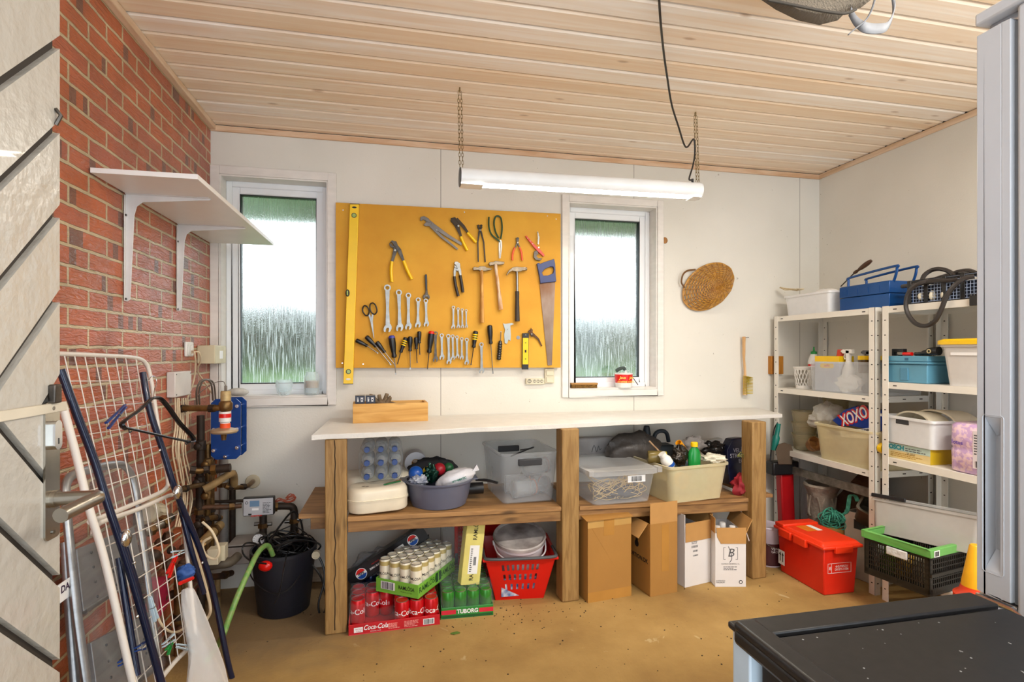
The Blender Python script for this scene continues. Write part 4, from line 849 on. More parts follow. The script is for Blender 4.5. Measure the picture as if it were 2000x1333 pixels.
# ------------------------------------------------------------------ water-can tray on top (light green tray, cream cans)
Zt = .1225
A_, B_, C_ = onZ(743, 1156, Zt), onZ(817, 1171, Zt), onZ(884, 1102, Zt)
rz2 = math.atan2(B_.y-A_.y, B_.x-A_.x); 
g1 = mat('lime_card', '#79b93f', .5); ccan = mat('cream_can', '#ebe4cf', .3, .1, var=.05); gold = mat('pale_gold', '#d8c98a', .3, .4)
wt2, dt2 = .232, .35
t = thing('water_tray', 'lime green tray packed with slim cream water cans on top of the cola tray', 'drinks tray', B_-Matrix.Rotation(rz2, 3, 'Z') @ V((wt2, 0, 0)), rz2)
tray(t, wt2, dt2, .062, g1)
patch(whitet, t, .028, .105, .016, .052, -.0003); barcode(t, navy, .034, .099, .018, .050, -.0012)
text('RAMLÖSA', .024, blackt, t, (.168, -.0012, .036), bold=.02, sx=.8); text('MINERALVATTEN', .008, blackt, t, (.168, -.0012, .018))
text('RAMLÖSA', .036, mat('dark_green_print', '#1f4a24', .6), t, (wt2+.0012, .085, .034), (PI/2, 0, PI/2), bold=.01); text('RAMLÖSA', .036, bpy.data.materials['dark_green_print'], t, (wt2+.0012, .275, .034), (PI/2, 0, PI/2), bold=.01)
for k in range(2): patch(bpy.data.materials['dark_green_print'], t, .155+.03*k, .178+.03*k, .012, .056, wt2+.0008, axis='x')
b = B(); b.grid(lambda u, v: ((wt2+.002), .01+.33*u, .06+.035*v+.004*noise.noise(V((u*20, v*5, 0)))), 24, 4); b.out('shrink_film', film, t)
first = None
for r_ in range(6):
    for c_ in range(4):
        p = W2(t, .031+.0568*c_, .031+.0572*r_, .0035); front = r_ == 0; side = c_ == 3 and not front
        lab = 'slim cream water can, %s row from near short edge, %s from left' % (ORD[r_], ORD[c_])
        if front: lab = ('slim cream water can at front left corner of the lime tray', 'second slim cream water can of the lime tray front row', 'third slim cream water can of the lime tray front row', 'slim cream water can at the near right corner of the lime tray')[c_]
        elif side: lab = 'slim cream water can along the right long edge, %s from the near corner' % ('second', 'third', 'fourth', 'fifth', 'farthest')[r_-1]
        if first is None: first = q = can('water_can', lab, 'can', ccan, .146, .0275, p, 'slim water cans in the lime tray', 'RAMLÖSA', blackt, (gold, .80, .93), .016, rz2-.1)
        else: q = dup(first, p, rz2+(random.uniform(-.5, .5) if front else random.uniform(.2, 1.1)), lab)
# ------------------------------------------------------------------ beer tray
a, rz, w_ = bframe((862, 1211), (951, 1203)); wt, dt = .245, .36; gcard = mat('beer_green_card', '#2b8a35', .45)
t = thing('beer_tray', 'green beer can pack in shrink film on the floor under the yellow carton', 'drinks tray', a, rz)
tray(t, wt, dt, .052, gcard); rb = mat('beer_red', '#d7263d', .45)
for x0, x1 in ((0, .068), (.177, .245)): patch(rb, t, x0, x1, .020, .040, -.0003)
patch(mat('dark_beer_green', '#17592a', .45), t, .004, .241, .002, .014, -.0003); text('TUBORG', .027, whitet, t, (.1225, -.0014, .030), bold=.035, sx=.92)
bcan = mat('beer_can', '#3f9a33', .28, .3, col2='#2b7028', vs=20); first = None
for r_ in range(5):
    for c_ in range(4):
        if r_ == 0 and c_ < 0: continue
        p = W2(t, .033+.0598*c_, .036+.068*r_, .0035); lab = 'green beer can in the nearest row of the beer pack' if r_ == 0 else 'green beer can under the film, %s row from the front, %s from the left' % (ORD[r_], ORD[c_])
        if r_ == 0: lab += (' at its left end', ', second from left', ', third from left', ' at its right end')[c_]
        if first is None: first = can('beer_can', lab, 'can', bcan, .115, .0298, p, 'green beer cans in the pack', rz=rz)
        else: dup(first, p, rz+random.uniform(-1, 1), lab)
b = B(); b.grid(lambda u, v: (-.002+.249*u+0, -.006+.36*v, .05+.072*min(1, v*7)**.6*(1-.0*u)+.004*noise.noise(V((u*14, v*14, 3)))), 24, 24)
b.grid(lambda u, v: (wt+.003, .0+.35*u, .05+.070*v+.0*u), 12, 4); b.out('shrink_film', film, t)
# ------------------------------------------------------------------ empty cartons leaning
ycard = mat('pale_yellow_card', '#e4d87c', .55)
bz = .1225; a = onP(900, 1140, (0, onZ(905, 1203, 0).y+.05, 0), (0, 1, 0)); 
t = thing('yellow_carton', 'empty pale yellow can carton standing on end on the green beer pack', 'carton', (a.x, a.y, bz+.002), rot=(math.radians(-4), math.radians(8), math.radians(12)))
hh = .30; b = B(); b.box(0, .096, 0, .003, 0, hh); b.box(0, .003, 0, .05, 0, hh); b.box(.093, .096, 0, .22, 0, hh); b.box(0, .096, .0, .2, hh, hh+.003)
b.box(0.003, .096, 0, .05, 0, .003); b.out('carton_body', ycard, t, smooth=0, bev=.001)
patch(whitet, t, .028, .078, .05, .185, -.0003); barcode(t, blackt, .052, .066, .09, .13, -.0012, 10)
lines(t, greyt, .034, .046, .06, .175, -.0012, 12, 9)
text('RAMLÖSA', .030, blackt, t, (.050, -.0014, .21), (PI/2, -PI/2, 0), bold=.01, al='LEFT', sx=.8); text('RA', .030, blackt, t, (.050, -.0014, .018), (PI/2, -PI/2, 0), bold=.01, al='LEFT', sx=.8)
b = B(); b.grid(lambda u, v: (-.002-.10*math.sin(u*PI*.5)-.012*noise.noise(V((u*6, v*8, 0))), .01+.03*u, .01+hh*.95*v+.01*noise.noise(V((u*9, v*9, 4)))), 14, 22); b.out('loose_film', film, t)
# black cola crate tray leaning
pk = mat('black_card', '#17161a', .38, var=.2)
Yp = 2.76; p, q = onY(700, 1118, Yp), onY(833, 1034, Yp-.02); L_ = (q-p).length; an = math.atan2(q.z-p.z, q.x-p.x)
t = thing('black_cola_tray', 'black cola tray leaning diagonally with loose film behind the lime tray', 'drinks tray', p+V((0, 0, -.025)), rot=(0, -an, -.02))
b = B(); b.box(-.05, L_, 0, .003, -.03, .042); b.box(-.05, L_, 0, .06, .04, .043); b.box(-.05, L_, 0, .05, -.03, -.027); b.out('tray', pk, t, smooth=0)
def roundel(t, x, z, r):
    b = B(); b.cyl((x, -.0004, z), (x, -.0012, z), r, n=28); o = b.out('logo_disc', whitet, t, smooth=0)
    for mm, s_ in ((redp, 1), (bluep, -1)):
        P = [(x+r*.9*math.cos(a_), -.0013, z+s_*(r*.9*math.sin(a_))) for a_ in [PI*.06+PI*.88*i/14 for i in range(15)]]
        P = [(px_, y_, zz if s_*(zz-z) > r*.22 else z+s_*r*.22) for px_, y_, zz in P]
        b = B(); b.prism(P, (0, -.0006, 0)); b.out('logo_half', mm, o, smooth=0)
    text('PEPSI', r*.62, blackt, t, (x, -.0020, z), bold=.04, sx=.8)
roundel(t, .02, .006, .028); roundel(t, L_-.075, .008, .028)
text('ZERO SUGAR', .012, whitet, t, (.10, -.0012, .0), bold=.04); text('MAX TASTE', .008, redp, t, (.105, -.0012, .018))
patch(white, t, L_-.175, L_-.125, -.016, .02, -.0003); text('100%', .013, whitet, t, (L_-.20, -.0012, .008), bold=.03)
b = B(); b.grid(lambda u, v: (-.06+(L_+.03)*u, .006+.16*v, .043+.03*math.sin(u*7)*v+.03*noise.noise(V((u*7, v*5, 1)))-.03*v), 30, 12); b.out('loose_film', clear('dark_film', (.5, .52, .55), .22, .1, bump=1, bs=18, tint=(.75, .77, .8)), t)
dcan = mat('dark_blue_can', '#12264d', .25, .4); first = None
for i, (px, py) in enumerate(((701, 1140), (722, 1139), (741, 1136))):
    p = onY(px, py, 2.80); lab = 'dark blue can standing behind the cola tray, %s' % ('leftmost', 'between two others', 'nearest the lime tray')[i]
    if first is None: first = can('dark_can', lab, 'can', dcan, .115, .033, (p.x, 2.83, .0), 'dark blue cans behind the cola tray')
    else: dup(first, (p.x+.005*i, 2.83, .0), 1.0*i, lab)
# ------------------------------------------------------------------ red shopping baskets
def basket(name, lab, loc, rz, rot=None, w0=.245, w1=.355, d0=.33, d1=.44, h=.225, slots=True):
    t = thing(name, lab, 'basket', loc, rz, 'red shopping baskets', rot)
    def R(s, z, e=0): 
        w_ = w0+(w1-w0)*s+2*e; d_ = d0+(d1-d0)*s+2*e; return [(x, y+d1/2, z) for x, y in rrect(w_, d_, .035)]
    b = B(); loft(b, [R(0, 0), R(1, h-.012), R(1, h-.012, .012), R(1, h, .012), R(1, h, -.003), R(0, .003, -.003)], True, True)
    # slots in the wall: cut by building slotted front panel over an opening
    o = b.out('basket_body', redp, t)
    return t, o
p = onZ(965, 1172, 0); q = onZ(1060, 1168, 0)
def slot_basket(lab, loc, rz, rot=None, h=.225, wm=(.245, .355), dm=(.25, .34), slots=True):
    """sides are real lattices: panels with slot rows left open"""
    t = thing('shopping_basket', lab, 'basket', loc, rz, 'red shopping baskets', rot)
    w0, w1 = wm; d0, d1 = dm; th = .003
    def side(P00, P10, P01, P11, nrm, cols, rows=((.24, .38), (.47, .61), (.70, .84)), b=None):
        P00, P10, P01, P11 = map(V, (P00, P10, P01, P11)); nrm = V(nrm)
        def Q(u, v): return P00.lerp(P10, u).lerp(P01.lerp(P11, u), v)
        def pn(u0, u1, v0, v1):
            if u1-u0 < 1e-6 or v1-v0 < 1e-6: return
            b.prism([Q(u0, v0), Q(u1, v0), Q(u1, v1), Q(u0, v1)], nrm*th)
        v = 0
        for k, (va, vb) in enumerate(rows):
            pn(0, 1, v, va); n = cols-(2-k); m0 = .20-.0*k; u = 0; us = []
            for i in range(n):
                c_ = m0+(1-2*m0)*(i+.5)/n+0; us.append((c_-.022*7/cols, c_+.022*7/cols))
            for a_, e_ in us: pn(u, a_, va, vb); u = e_
            pn(u, 1, va, vb); v = vb
        pn(0, 1, v, 1)
    b = B(); x0, x1, X0, X1 = -w0/2, w0/2, -w1/2, w1/2; y0, y1 = (d1-d0)/2, d1-(d1-d0)/2
    side((x0, y0, 0), (x1, y0, 0), (X0, 0, h), (X1, 0, h), (0, 1, 0), 8, b=b); side((x1, y0, 0), (x1, y1, 0), (X1, 0, h), (X1, d1, h), (-1, 0, 0), 9, b=b)
    side((x0, y0, 0), (x0, y1, 0), (X0, 0, h), (X0, d1, h), (1, 0, 0), 9, b=b); side((x0, y1, 0), (x1, y1, 0), (X0, d1, h), (X1, d1, h), (0, -1, 0), 8, b=b)
    b.box(x0, x1, y0, y1, 0, th); b.out('basket_body', redp, t, smooth=0)
    b = B(); ringbox2(b, X0-.012, X1+.012, -.012, d1+.012, .014, h-.012, h+.002); b.out('rim', redp, t, bev=.003)
    b = B()
    b.tube([(X0-.004, .13, h+.004), (X0-.003, .02, h+.006), (X0+.02, -.018, h+.006), (0, -.026, h+.006), (X1-.02, -.018, h+.006), (X1+.003, .02, h+.006), (X1+.004, .13, h+.004)], .008, sm=5)
    b.out('handle', mat('grey_handle', '#4a4c50', .4), t); return t
def ringbox2(b, x0, x1, y0, y1, wd, z0, z1):
    b.box(x0, x1, y0, y0+wd, z0, z1); b.box(x0, x1, y1-wd, y1, z0, z1); b.box(x0, x0+wd, y0+wd, y1-wd, z0, z1); b.box(x1-wd, x1, y0+wd, y1-wd, z0, z1)
rzb = math.radians(-6); c = p.lerp(q, .5); cb = c+V((0, -.05, 0))
slot_basket('red plastic shopping basket holding a white bucket, beside the middle bench leg', cb, rzb)
slot_basket('second red shopping basket standing on its side behind the white bucket', V((c.x-.10, 3.055, .013)), 0, rot=(PI/2, 0, 0), h=.115)
t = thing('lidded_bucket', 'white plastic bucket with dirty lid and bail standing in the red basket', 'bucket', cb+V((.035, .185, .07)), rot=(math.radians(14), math.radians(-3), 0))
wb = mat('bucket_white', '#dfdadd', .4, var=.05)
b = B(); b.lathe([(.105, 0), (.108, .004), (.128, .20), (.134, .20), (.134, .225), (.130, .225)], n=36); b.out('bucket_body', wb, t)
b = B(); b.lathe([(.137, .215), (.139, .232), (.134, .238), (.128, .234), (.122, .228), (0, .228)], n=36); b.out('lid', mat('dirty_lid', '#cbc4c0', .6, col2='#6d6460', vs=9), t)
b = B(); b.tube([(-.136, 0, .205), (-.125, -.06, .18), (-.06, -.125, .16), (.03, -.14, .165), (.11, -.10, .18), (.136, 0, .205)], .004, sm=6); b.out('bail', wb, t)
for s_ in (-1, 1): b = B(); b.cyl((s_*.133, 0, .205), (s_*.142, 0, .205), .012, n=14); b.out('bail_lug', wb, t)
b = B(); b.box(-.09, .09, -.004, .0, .02, .11, Matrix.Translation(cb+V((0, .045, .0)))); solo('crumpled_packet', b, mat('printed_packet', '#d8d4d8', .5, col2='#2a5fa0', vs=40), 'blue and white printed packet showing through the red basket slots', 'packet', smooth=0)
# ------------------------------------------------------------------ cardboard boxes
card = mat('brown_cardboard', '#ab7b3a', .75, var=.1, vs=3, bump=.08, bs=30); cardi = mat('cardboard_inside', '#bd8e52', .8, var=.08)
tape = mat('packing_tape', '#b5833f', .25, var=.08); wcard = mat('white_card', '#e3dfdd', .6, var=.05, vs=4)
def cbox(t, w_, d_, h, m, th=.004, top=False, mi=None):
    b = B(); b.box(0, w_, 0, d_, 0, th); b.box(0, w_, 0, th, th, h); b.box(0, w_, d_-th, d_, th, h); b.box(0, th, th, d_-th, th, h); b.box(w_-th, w_, th, d_-th, th, h)
    if top: b.box(0, w_, 0, d_, h, h+th)
    return b.out('box_body', m, t, smooth=0, bev=.001)
a, rz, w_ = bframe((1148, 1179), (1233, 1164))
t = thing('cardboard_box', 'tall closed brown cardboard box standing right beside the middle bench leg', 'box', a, rz); h = .405; cbox(t, w_, .27, h, card, top=True)
M = Matrix.Translation((0, 0, h)) @ Matrix.Rotation(math.radians(9), 4, 'X'); b = B(); b.box(-.012, w_+.002, -.01, .13, .005, .009, M); b.out('top_flap', card, t, smooth=0)
patch(tape, t, .0, w_, .0, .05, -.0002, 'tape'); patch(tape, t, w_*.36, w_*.60, h-.08, h, -.0002, 'tape'); patch(mat('tape_light', '#c39a58', .3), t, 0, w_, h-.035, h, -.0001, 'tape')
def quadbox(name, lab, L3, C3, R3, h, m, cat_='box'):
    """corner at C3, left face to L3, front face to R3 (floor points)"""
    rz = math.atan2(R3.y-C3.y, R3.x-C3.x); t = thing(name, lab, cat_, C3, rz); w_ = (R3-C3).length; d_ = (L3-C3).length; return t, w_, d_, rz
t, w_, d_, rz = quadbox('cardboard_box', 'open brown cardboard box with raised flaps between closed box and white cartons', onZ(1236, 1144, 0), onZ(1270, 1167, 0), onZ(1323, 1157, 0), .36, card); h = .37; d_ = .22
cbox(t, w_, d_, h, card)
b = B(); b.box(0, w_, 0, .004, h, h+.105, Matrix.Translation((0, 0, 0))); b.out('raised_flap', cardi, t, smooth=0)
M = Matrix.Translation((0, 0, h)) @ Matrix.Rotation(math.radians(-50), 4, 'Y'); b = B(); b.box(-.09, 0, .02, d_-.005, -.002, .002, M); b.out('side_flap', cardi, t, smooth=0)
patch(tape, t, w_*.42, w_*.68, .12, h-.01, -.0002, 'tape')
text('PORTION.DK', .030, blackt, t, (-.001, d_*.5, .17), (PI/2, 0, -PI/2), bold=.03); b = B(); b.cyl((-.0003, d_*.55, .235), (-.001, d_*.55, .235), .018, n=16); b.box(-.001, -.0003, d_*.55-.01, d_*.55+.01, .235, .262); b.out('flame_mark', blackt, t)
bottlec = mat('bottle_cap_white', '#e8e6e4', .4); bglass = clear('bottle_glass', (.75, .76, .72), .35, .1, tint=(.85, .87, .82))
def bottle(t_, p, lab, grp):
    t = thing('wine_bottle', lab, 'bottle', p, 0, grp)
    b = B(); b.lathe([(.028, 0), (.030, .004), (.030, .20), (.012, .245), (.012, .285)], n=16); b.out('bottle_body', bglass, t)
    b = B(); b.lathe([(.0165, .268), (.0165, .300), (.015, .303), (0, .303)], n=16); b.out('cap', bottlec, t); return t
wine = []
t, w_, d_, rz = quadbox('wine_carton', 'left white wine carton with open brown flap and two white-capped bottles', onZ(1327, 1139, 0), onZ(1338, 1149, 0), onZ(1388, 1137, 0), .3, wcard); h = .295; d_ = .21
cbox(t, w_, d_, h, wcard); b = B(); b.box(0.002, w_, -.004, 0, h-.055, h+.045, Matrix.Translation((0, 0, 0))); b.out('front_flap', cardi, t, smooth=0)
M = Matrix.Translation((w_, 0, h)) @ Matrix.Rotation(math.radians(12), 4, 'Y'); b = B(); b.box(-.002, .002, 0.0, d_, 0, .075, M); b.out('side_flap', cardi, t, smooth=0)
b = B(); b.box(-.002, .001, .0, d_, h, h+.09); b.out('side_flap', wcard, t, smooth=0); b = B(); b.box(.005, w_-.005, d_*.5, d_*.5+.003, .01, h-.01); b.box(w_*.5, w_*.5+.003, .005, d_-.005, .01, h-.01); b.out('divider', cardi, t, smooth=0)
for k, z in enumerate((.215, .19, .165)): barcode(t, greyt, .045+.01*(k > 0), .09, z-.012+.002*k, z, -.0002, 12, seed=k)
lines(t, greyt, .045, .085, .225, .262, -.0002, 5, 8)
bottle(t, W2(t, .035, .05, .005), 'clear bottle at the front left of the left wine carton', 'bottles in the white wine cartons'); bottle(t, W2(t, w_*.72, .06, .005), 'clear bottle at the front right of the left wine carton', 'bottles in the white wine cartons')
t, w_, d_, rz = quadbox('wine_carton', 'right white wine carton with a bracketed letter emblem on its front', onZ(1391, 1139, 0), onZ(1397, 1147, 0), onZ(1457, 1147, 0), .3, wcard); h = .285; d_ = .25
cbox(t, w_, d_, h, wcard); b = B(); b.prism([(.004, -.003, h+.03), (w_, -.003, h+.03), (w_, -.003, h-.055), (.03, -.003, h-.055), (.01, -.003, h-.02)], (0, .0028, 0)); b.out('front_flap', cardi, t, smooth=0)
M = Matrix.Translation((w_, 0, h)) @ Matrix.Rotation(math.radians(25), 4, 'Y'); b = B(); b.box(-.002, .002, 0.0, d_, -.0, .08, M); b.out('side_flap', cardi, t, smooth=0); b = B(); b.box(-.002, .001, .0, d_, h, h+.08); b.out('side_flap', cardi, t, smooth=0)
b = B(); b.prism([(w_+.002, .0, h-.0), (w_+.025, .02, h-.05), (w_+.028, .02, h-.045), (w_+.005, .02, h+.02)], (0, .003, 0)); b.out('torn_strip', wcard, t, smooth=0)
text('B', .062, greyt, t, (w_*.5, -.0012, h-.105), bold=0, shear=.25); b = B()
for s_ in (-1, 1):
    x = w_*.5+s_*.037; b.box(x-.001, x+.001, -.0008, -.0002, h-.14, h-.075); b.box(min(x, x-s_*.01), max(x, x-s_*.01), -.0008, -.0002, h-.077, h-.075); b.box(min(x, x-s_*.01), max(x, x-s_*.01), -.0008, -.0002, h-.14, h-.138)
b.tube([(w_*.5-.012, -.001, h-.07), (w_*.5+.0, -.001, h-.10), (w_*.5+.006, -.001, h-.135), (w_*.5-.006, -.001, h-.155)], .0015, sm=5); b.out('emblem', greyt, t)
text('DOMINIO DE BERZAL, S.L.', .0085, greyt, t, (w_*.5, -.0012, .122)); lines(t, greyt, w_*.5-.038, w_*.5+.038, .09, .112, -.0002, 3, 4); text('6 ROSADO\nMAGNUM', .010, greyt, t, (.028, -.0012, .028))
b = B(); b.ann((w_-.028, -.0003, .026), .010, .0065, (0, -1, 0), .0006); b.out('recycling_mark', blackt, t)
for k, (x, y, l_) in enumerate(((.03, .05, 'front left of the emblem carton'), (w_*.68, .05, 'front right of the emblem carton'), (.035, .14, 'rear left of the emblem carton'), (w_*.5, .11, 'middle of the emblem carton'))):
    bottle(t, W2(t, x, y, .005), 'white-capped bottle standing at the %s' % l_, 'bottles in the white wine cartons')
p = onZ(1508, 1108, 0); t = thing('paint_can', 'white and dark red paint can partly hidden behind the right bench leg', 'paint can', (p.x+.02, p.y+.06, 0))
b = B(); b.lathe([(.075, 0), (.078, .004), (.078, .215), (.082, .222), (.078, .228), (.07, .224), (0, .224)], n=28); b.out('can_body', mat('paint_can_lilac', '#cfc3cf', .4), t)
b = B(); b.lathe([(.0786, .01), (.0786, .135)], n=28); b.out('label', mat('maroon_label', '#4a1f24', .5, var=.3, vs=30), t, solid=.0004)
text('SVENSK\nTRÄOLJA', .020, whitet, t, (-.01, -.0800, .10), (PI/2, 0, -.2), cyl=.079); b = B(); b.tube([(-.08, 0, .19), (-.05, -.07, .13), (.04, -.075, .12), (.08, 0, .19)], .0022, sm=5); b.out('bail', steel, t)
p = onY(1452, 1012, 2.98); b = B(); b.box(-.06, .06, -.02, .05, -.001, .36, Matrix.Translation((p.x+.03, 2.98, 0)));
o = solo('white_packet', b, white, 'white packet with blue label behind the emblem carton', 'packet', smooth=0, bev=.004)
b = B(); b.box(p.x-.02, p.x+.05, 2.9592, 2.9598, .30, .345); x = b.out('label', mat('blue_label', '#2f6fb0', .5), None, smooth=0); x.parent = o
# ================================================================== things on the bench top
crw = wood('honey_pine', '#dfae62', '#c28c3e', 'x', 4, bump=.08)
a, rz, w_ = bframe((689, 828), (836, 823), TZ); h, d_ = .098, .16
t = thing('wooden_crate', 'low honey coloured pine crate on left end of the white worktop', 'crate', a, rz)
for nm, q in (('front_board', (0, w_, 0, .014, 0, h)), ('back_board', (0, w_, d_-.014, d_, 0, h)), ('end_board', (0, .014, .014, d_-.014, 0, h)), ('end_board', (w_-.014, w_, .014, d_-.014, 0, h)), ('bottom_board', (.014, w_-.014, .014, d_-.014, 0, .012))):
    b = B(); b.box(*q); b.out(nm, crw, t, bev=.0015)
inkb = mat('ink_blue_card', '#262f42', .5, var=.1)
for k in (0, 1):
    x = .010+k*.052; c_ = W2(t, x+.025, .06, .0125); q = thing('small_carton', ('left', 'right')[k]+' small dark blue carton standing in the pine crate beside the gloves', 'carton', c_, rz)
    b = B(); b.box(-.024, .024, -.03, .03, 0, .125); b.out('carton_body', inkb, q, bev=.001); b = B(); b.box(-.024, .024, -.03, .03, .1251, .126); b.out('grey_top', mat('kraft_grey', '#9a948a', .7), q)
    text('ICE', .016, whitet, q, (.010, -.0304, .105), (PI/2, -PI/2, 0), bold=.03); text('BEST', .011, whitet, q, (-.010, -.0304, .106), (PI/2, -PI/2, 0), bold=.03)
gv = mat('brown_glove_leather', '#8a775c', .8, col2='#65523b', vs=30, bump=.3)
def glove(name, lab, base, ang, fingers, sc=1):
    t_ = thing(name, lab, 'glove', base, ang); b = B(); b.ball((0, 0, .02), (.045*sc, .026*sc, .022*sc), ns=.15, nf=20, M=Matrix.Rotation(.3, 4, 'Y')); b.out('palm', gv, t_)
    for i, pts in enumerate(fingers): b = B(); b.tube([V(p) for p in pts], [.012, .0115, .011, .0105, .008], sm=4, n=10); b.out('finger', gv, t_)
c_ = W2(t, .145, .07, .072)
glove('work_glove', 'brown work glove with upright fingers lying in the pine crate', c_, rz, [[(-.02, 0, .02), (-.045, 0, .055), (-.065, 0, .062)], [(-.01, -.01, .02), (-.012, -.01, .05), (-.014, -.01, .068)], [(.01, .0, .02), (.02, 0, .05), (.028, 0, .072)], [(.02, -.01, .02), (.04, -.01, .045), (.035, -.01, .055)]])
glove('work_glove', 'second brown work glove draped to the right inside the pine crate', c_+V((.05, 0, -.012)), rz, [[(-.02, 0, .02), (-.03, 0, .045), (-.02, 0, .058)], [(.0, 0, .03), (.03, 0, .02), (.07, -.01, .0)], [(.0, -.02, .02), (.02, -.03, .02), (.05, -.03, .0)]], .95)
# ================================================================== things on the bench shelf
enam = mat('cream_enamel', '#e9dfc8', .35, var=.06, vs=14)
def oblong(name, lab, a, rz, w_, d_, h, r, seam=.5):
    t = thing(name, lab, 'box', a, rz)
    def R(z, e): return [(x+w_/2, y+d_/2, z) for x, y in rrect(w_+2*e, d_+2*e, r+e, 8)]
    b = B(); loft(b, [R(0, -.012), R(.004, -.004), R(.012, 0), R(h*seam-.004, 0), R(h*seam-.004, .004), R(h*seam, .004)]); b.out('lower_half', enam, t, smooth=35)
    b = B(); loft(b, [R(h*seam+.001, .004), R(h*seam+.004, .004), R(h*seam+.005, 0), R(h-.022, -.001), R(h-.008, -.008), R(h-.001, -.020), R(h, -.032)]); b.out('upper_half', enam, t, smooth=60)
    return t
a, rz, w_ = bframe((683, 1012), (801, 1001), onS)
tb = oblong('cream_box', 'cream enamel box with rounded ends at the front left of the bench shelf', a+V((0, 0, .004)), rz, .275, .17, .115, .07)
for x, y in ((.07, .06), (.085, .05)): b = B(); b.ball((x, y, .1155), (.009, .004, .0008), n=10, m=4, ns=.3, nf=200); b.out('rust_spot', rust, tb)
p = onS(700, 960); bx2 = oblong('cream_box', 'larger cream enamel box behind the front one and under the bottle pack', V((a.x-.03, a.y+.20, a.z+.004)), rz, .33, .22, .125, .05)
for k, (c_, x0) in enumerate((('#1f6b3a', 0), ('#b03020', .006), ('#d8a020', .012))):
    P0 = W2(tb, .155+x0, .035+x0*.8, .1195); P1 = W2(tb, .245+x0*.3, .075+x0, .1195)
    b = B(True); b.tube([P0, P0.lerp(P1, .08), P0.lerp(P1, .085), P1], [.0008, .0038, .0038, .0038], n=6); solo('coloured_pencil', b, mat('pencil_%d' % k, c_, .4), ('green', 'red', 'yellow')[k]+' coloured pencil lying on the front cream box', 'pencil')
# bottle pack
bz = .620+.006; pet = clear('bottle_plastic', (.72, .75, .78), .22, .12, tint=(.86, .90, .94)); capb = mat('blue_cap_plastic', '#22407f', .35)
Pc = onY(744, 918, 2.62); first = None; names = {0: 'bottom', 1: 'middle', 2: 'top'}
zb = V(tb.location).z+.118+.034
for r_ in range(3):
    for c_ in range(3):
        lab = 'blue-capped water bottle in the %s row, %s, of the shrink wrapped pack' % (names[r_], ('left', 'centre', 'right')[c_]); loc = (Pc.x+(c_-1)*.064, 2.585+.006*r_, zb+.0625*r_)
        if first is None:
            first = t = thing('water_bottle', lab, 'bottle', loc, group='water bottles in the shrink wrapped pack')
            b = B(); b.lathe([(.011, .010), (.011, .028), (.018, .04), (.0305, .075), (.0305, .11), (.029, .12), (.0305, .13), (.0305, .205), (.026, .212), (0, .206)], n=20, M=Matrix.Rotation(-PI/2, 4, 'X')); b.out('bottle_body', pet, t)
            b = B(); b.lathe([(0, 0), (.0125, .0), (.0138, .002), (.0138, .017), (.0120, .018)], n=20, M=Matrix.Rotation(-PI/2, 4, 'X')); b.out('cap', capb, t)
        else: dup(first, loc, 0, lab)
b = B(); 
def wrapf(u, v):
    a_ = 2*PI*u; q = .102*1.0; sx_ = math.copysign(abs(math.cos(a_))**.55, math.cos(a_)); sz_ = math.copysign(abs(math.sin(a_))**.55, math.sin(a_)); k = 1+.05*noise.noise(V((sx_*3, v*4, sz_*3)))
    k *= (1 if v > .12 else .9+.8*v)
    return (Pc.x+sx_*q*k, 2.583+.215*v, zb+.0625+sz_*.101*k)
b.grid(wrapf, 48, 14, closed=True); o = solo('shrink_wrap', b, film, 'crinkled clear shrink wrap round the pack of nine blue-capped bottles', 'plastic wrap', smooth=60)
# grey wash tub
p = onS(862, 999); R_t = .168; c = V((p.x, p.y+.138, SZ(p.x)))
greyp = mat('grey_blue_plastic', '#63677a', .3, var=.05)
b = B(); b.shell([(.125, 0), (.134, .004), (.150, .055), (.160, .118), (.172, .121), (.173, .128), (.158, .127), (.146, .055), (.128, .008), (.001, .007), (.001, 0)], c, n=48)
for s_ in (-1, 1): b.box(-.05, .05, -.188, -.165, .121, .127, Matrix.Translation(c) @ Matrix.Rotation(s_*PI/2, 4, 'Z'))
b.w = True; solo('wash_tub', b, greyp, 'round grey plastic wash tub full of bags and balls on the bench shelf', 'tub')
def sball(px, py, r, Y, m, nm, lab, ct): c_ = onY(px, py, Y); b = B(True); b.ball(c_, r, n=20, m=14); return solo(nm, b, m, lab, ct)
sball(812, 925, .035, c.y-.05, bluep, 'toy_ball', 'blue ball at the left edge of the grey tub', 'ball'); sball(858, 917, .032, c.y+.04, mat('toy_red', '#a51626', .4), 'toy_ball', 'dark red ball at the back of the grey tub', 'ball')
sball(835, 921, .024, c.y, yellowp, 'toy_ball', 'small yellow ball between blue and red balls in the grey tub', 'ball'); sball(876, 914, .026, c.y+.07, mat('toy_green', '#1d5a33', .4), 'toy_ball', 'green ball right of the red one in the grey tub', 'ball')
b = B(True); bag(b, onY(845, 918, c.y+.11), (.125, .06, .062), 4, .2); solo('black_bag', b, mat('black_fabric', '#17171c', .8, bump=.3), 'black fabric bag lining the back of the grey tub', 'bag', smooth=70)
b = B(True); bag(b, onY(842, 925, c.y-.04), (.030, .025, .040), 9, .55); solo('foil_bag', b, mat('green_foil', '#123a2e', .15, .6, bump=.8, bs=40), 'shiny dark green foil bag in the middle of the grey tub', 'bag', smooth=30)
plw = mat('white_poly_bag', '#dedde2', .28, var=.05, bump=.5, bs=28)
t = thing('white_poly_bag', 'glossy white plastic bag with green print lying across the grey tub', 'bag', onY(890, 934, c.y-.045), rot=(0, math.radians(-17), 0)); b = B(); bag(b, (0, 0, 0), (.100, .05, .042), 12, .16); b.out('bag_body', plw, t, smooth=70)
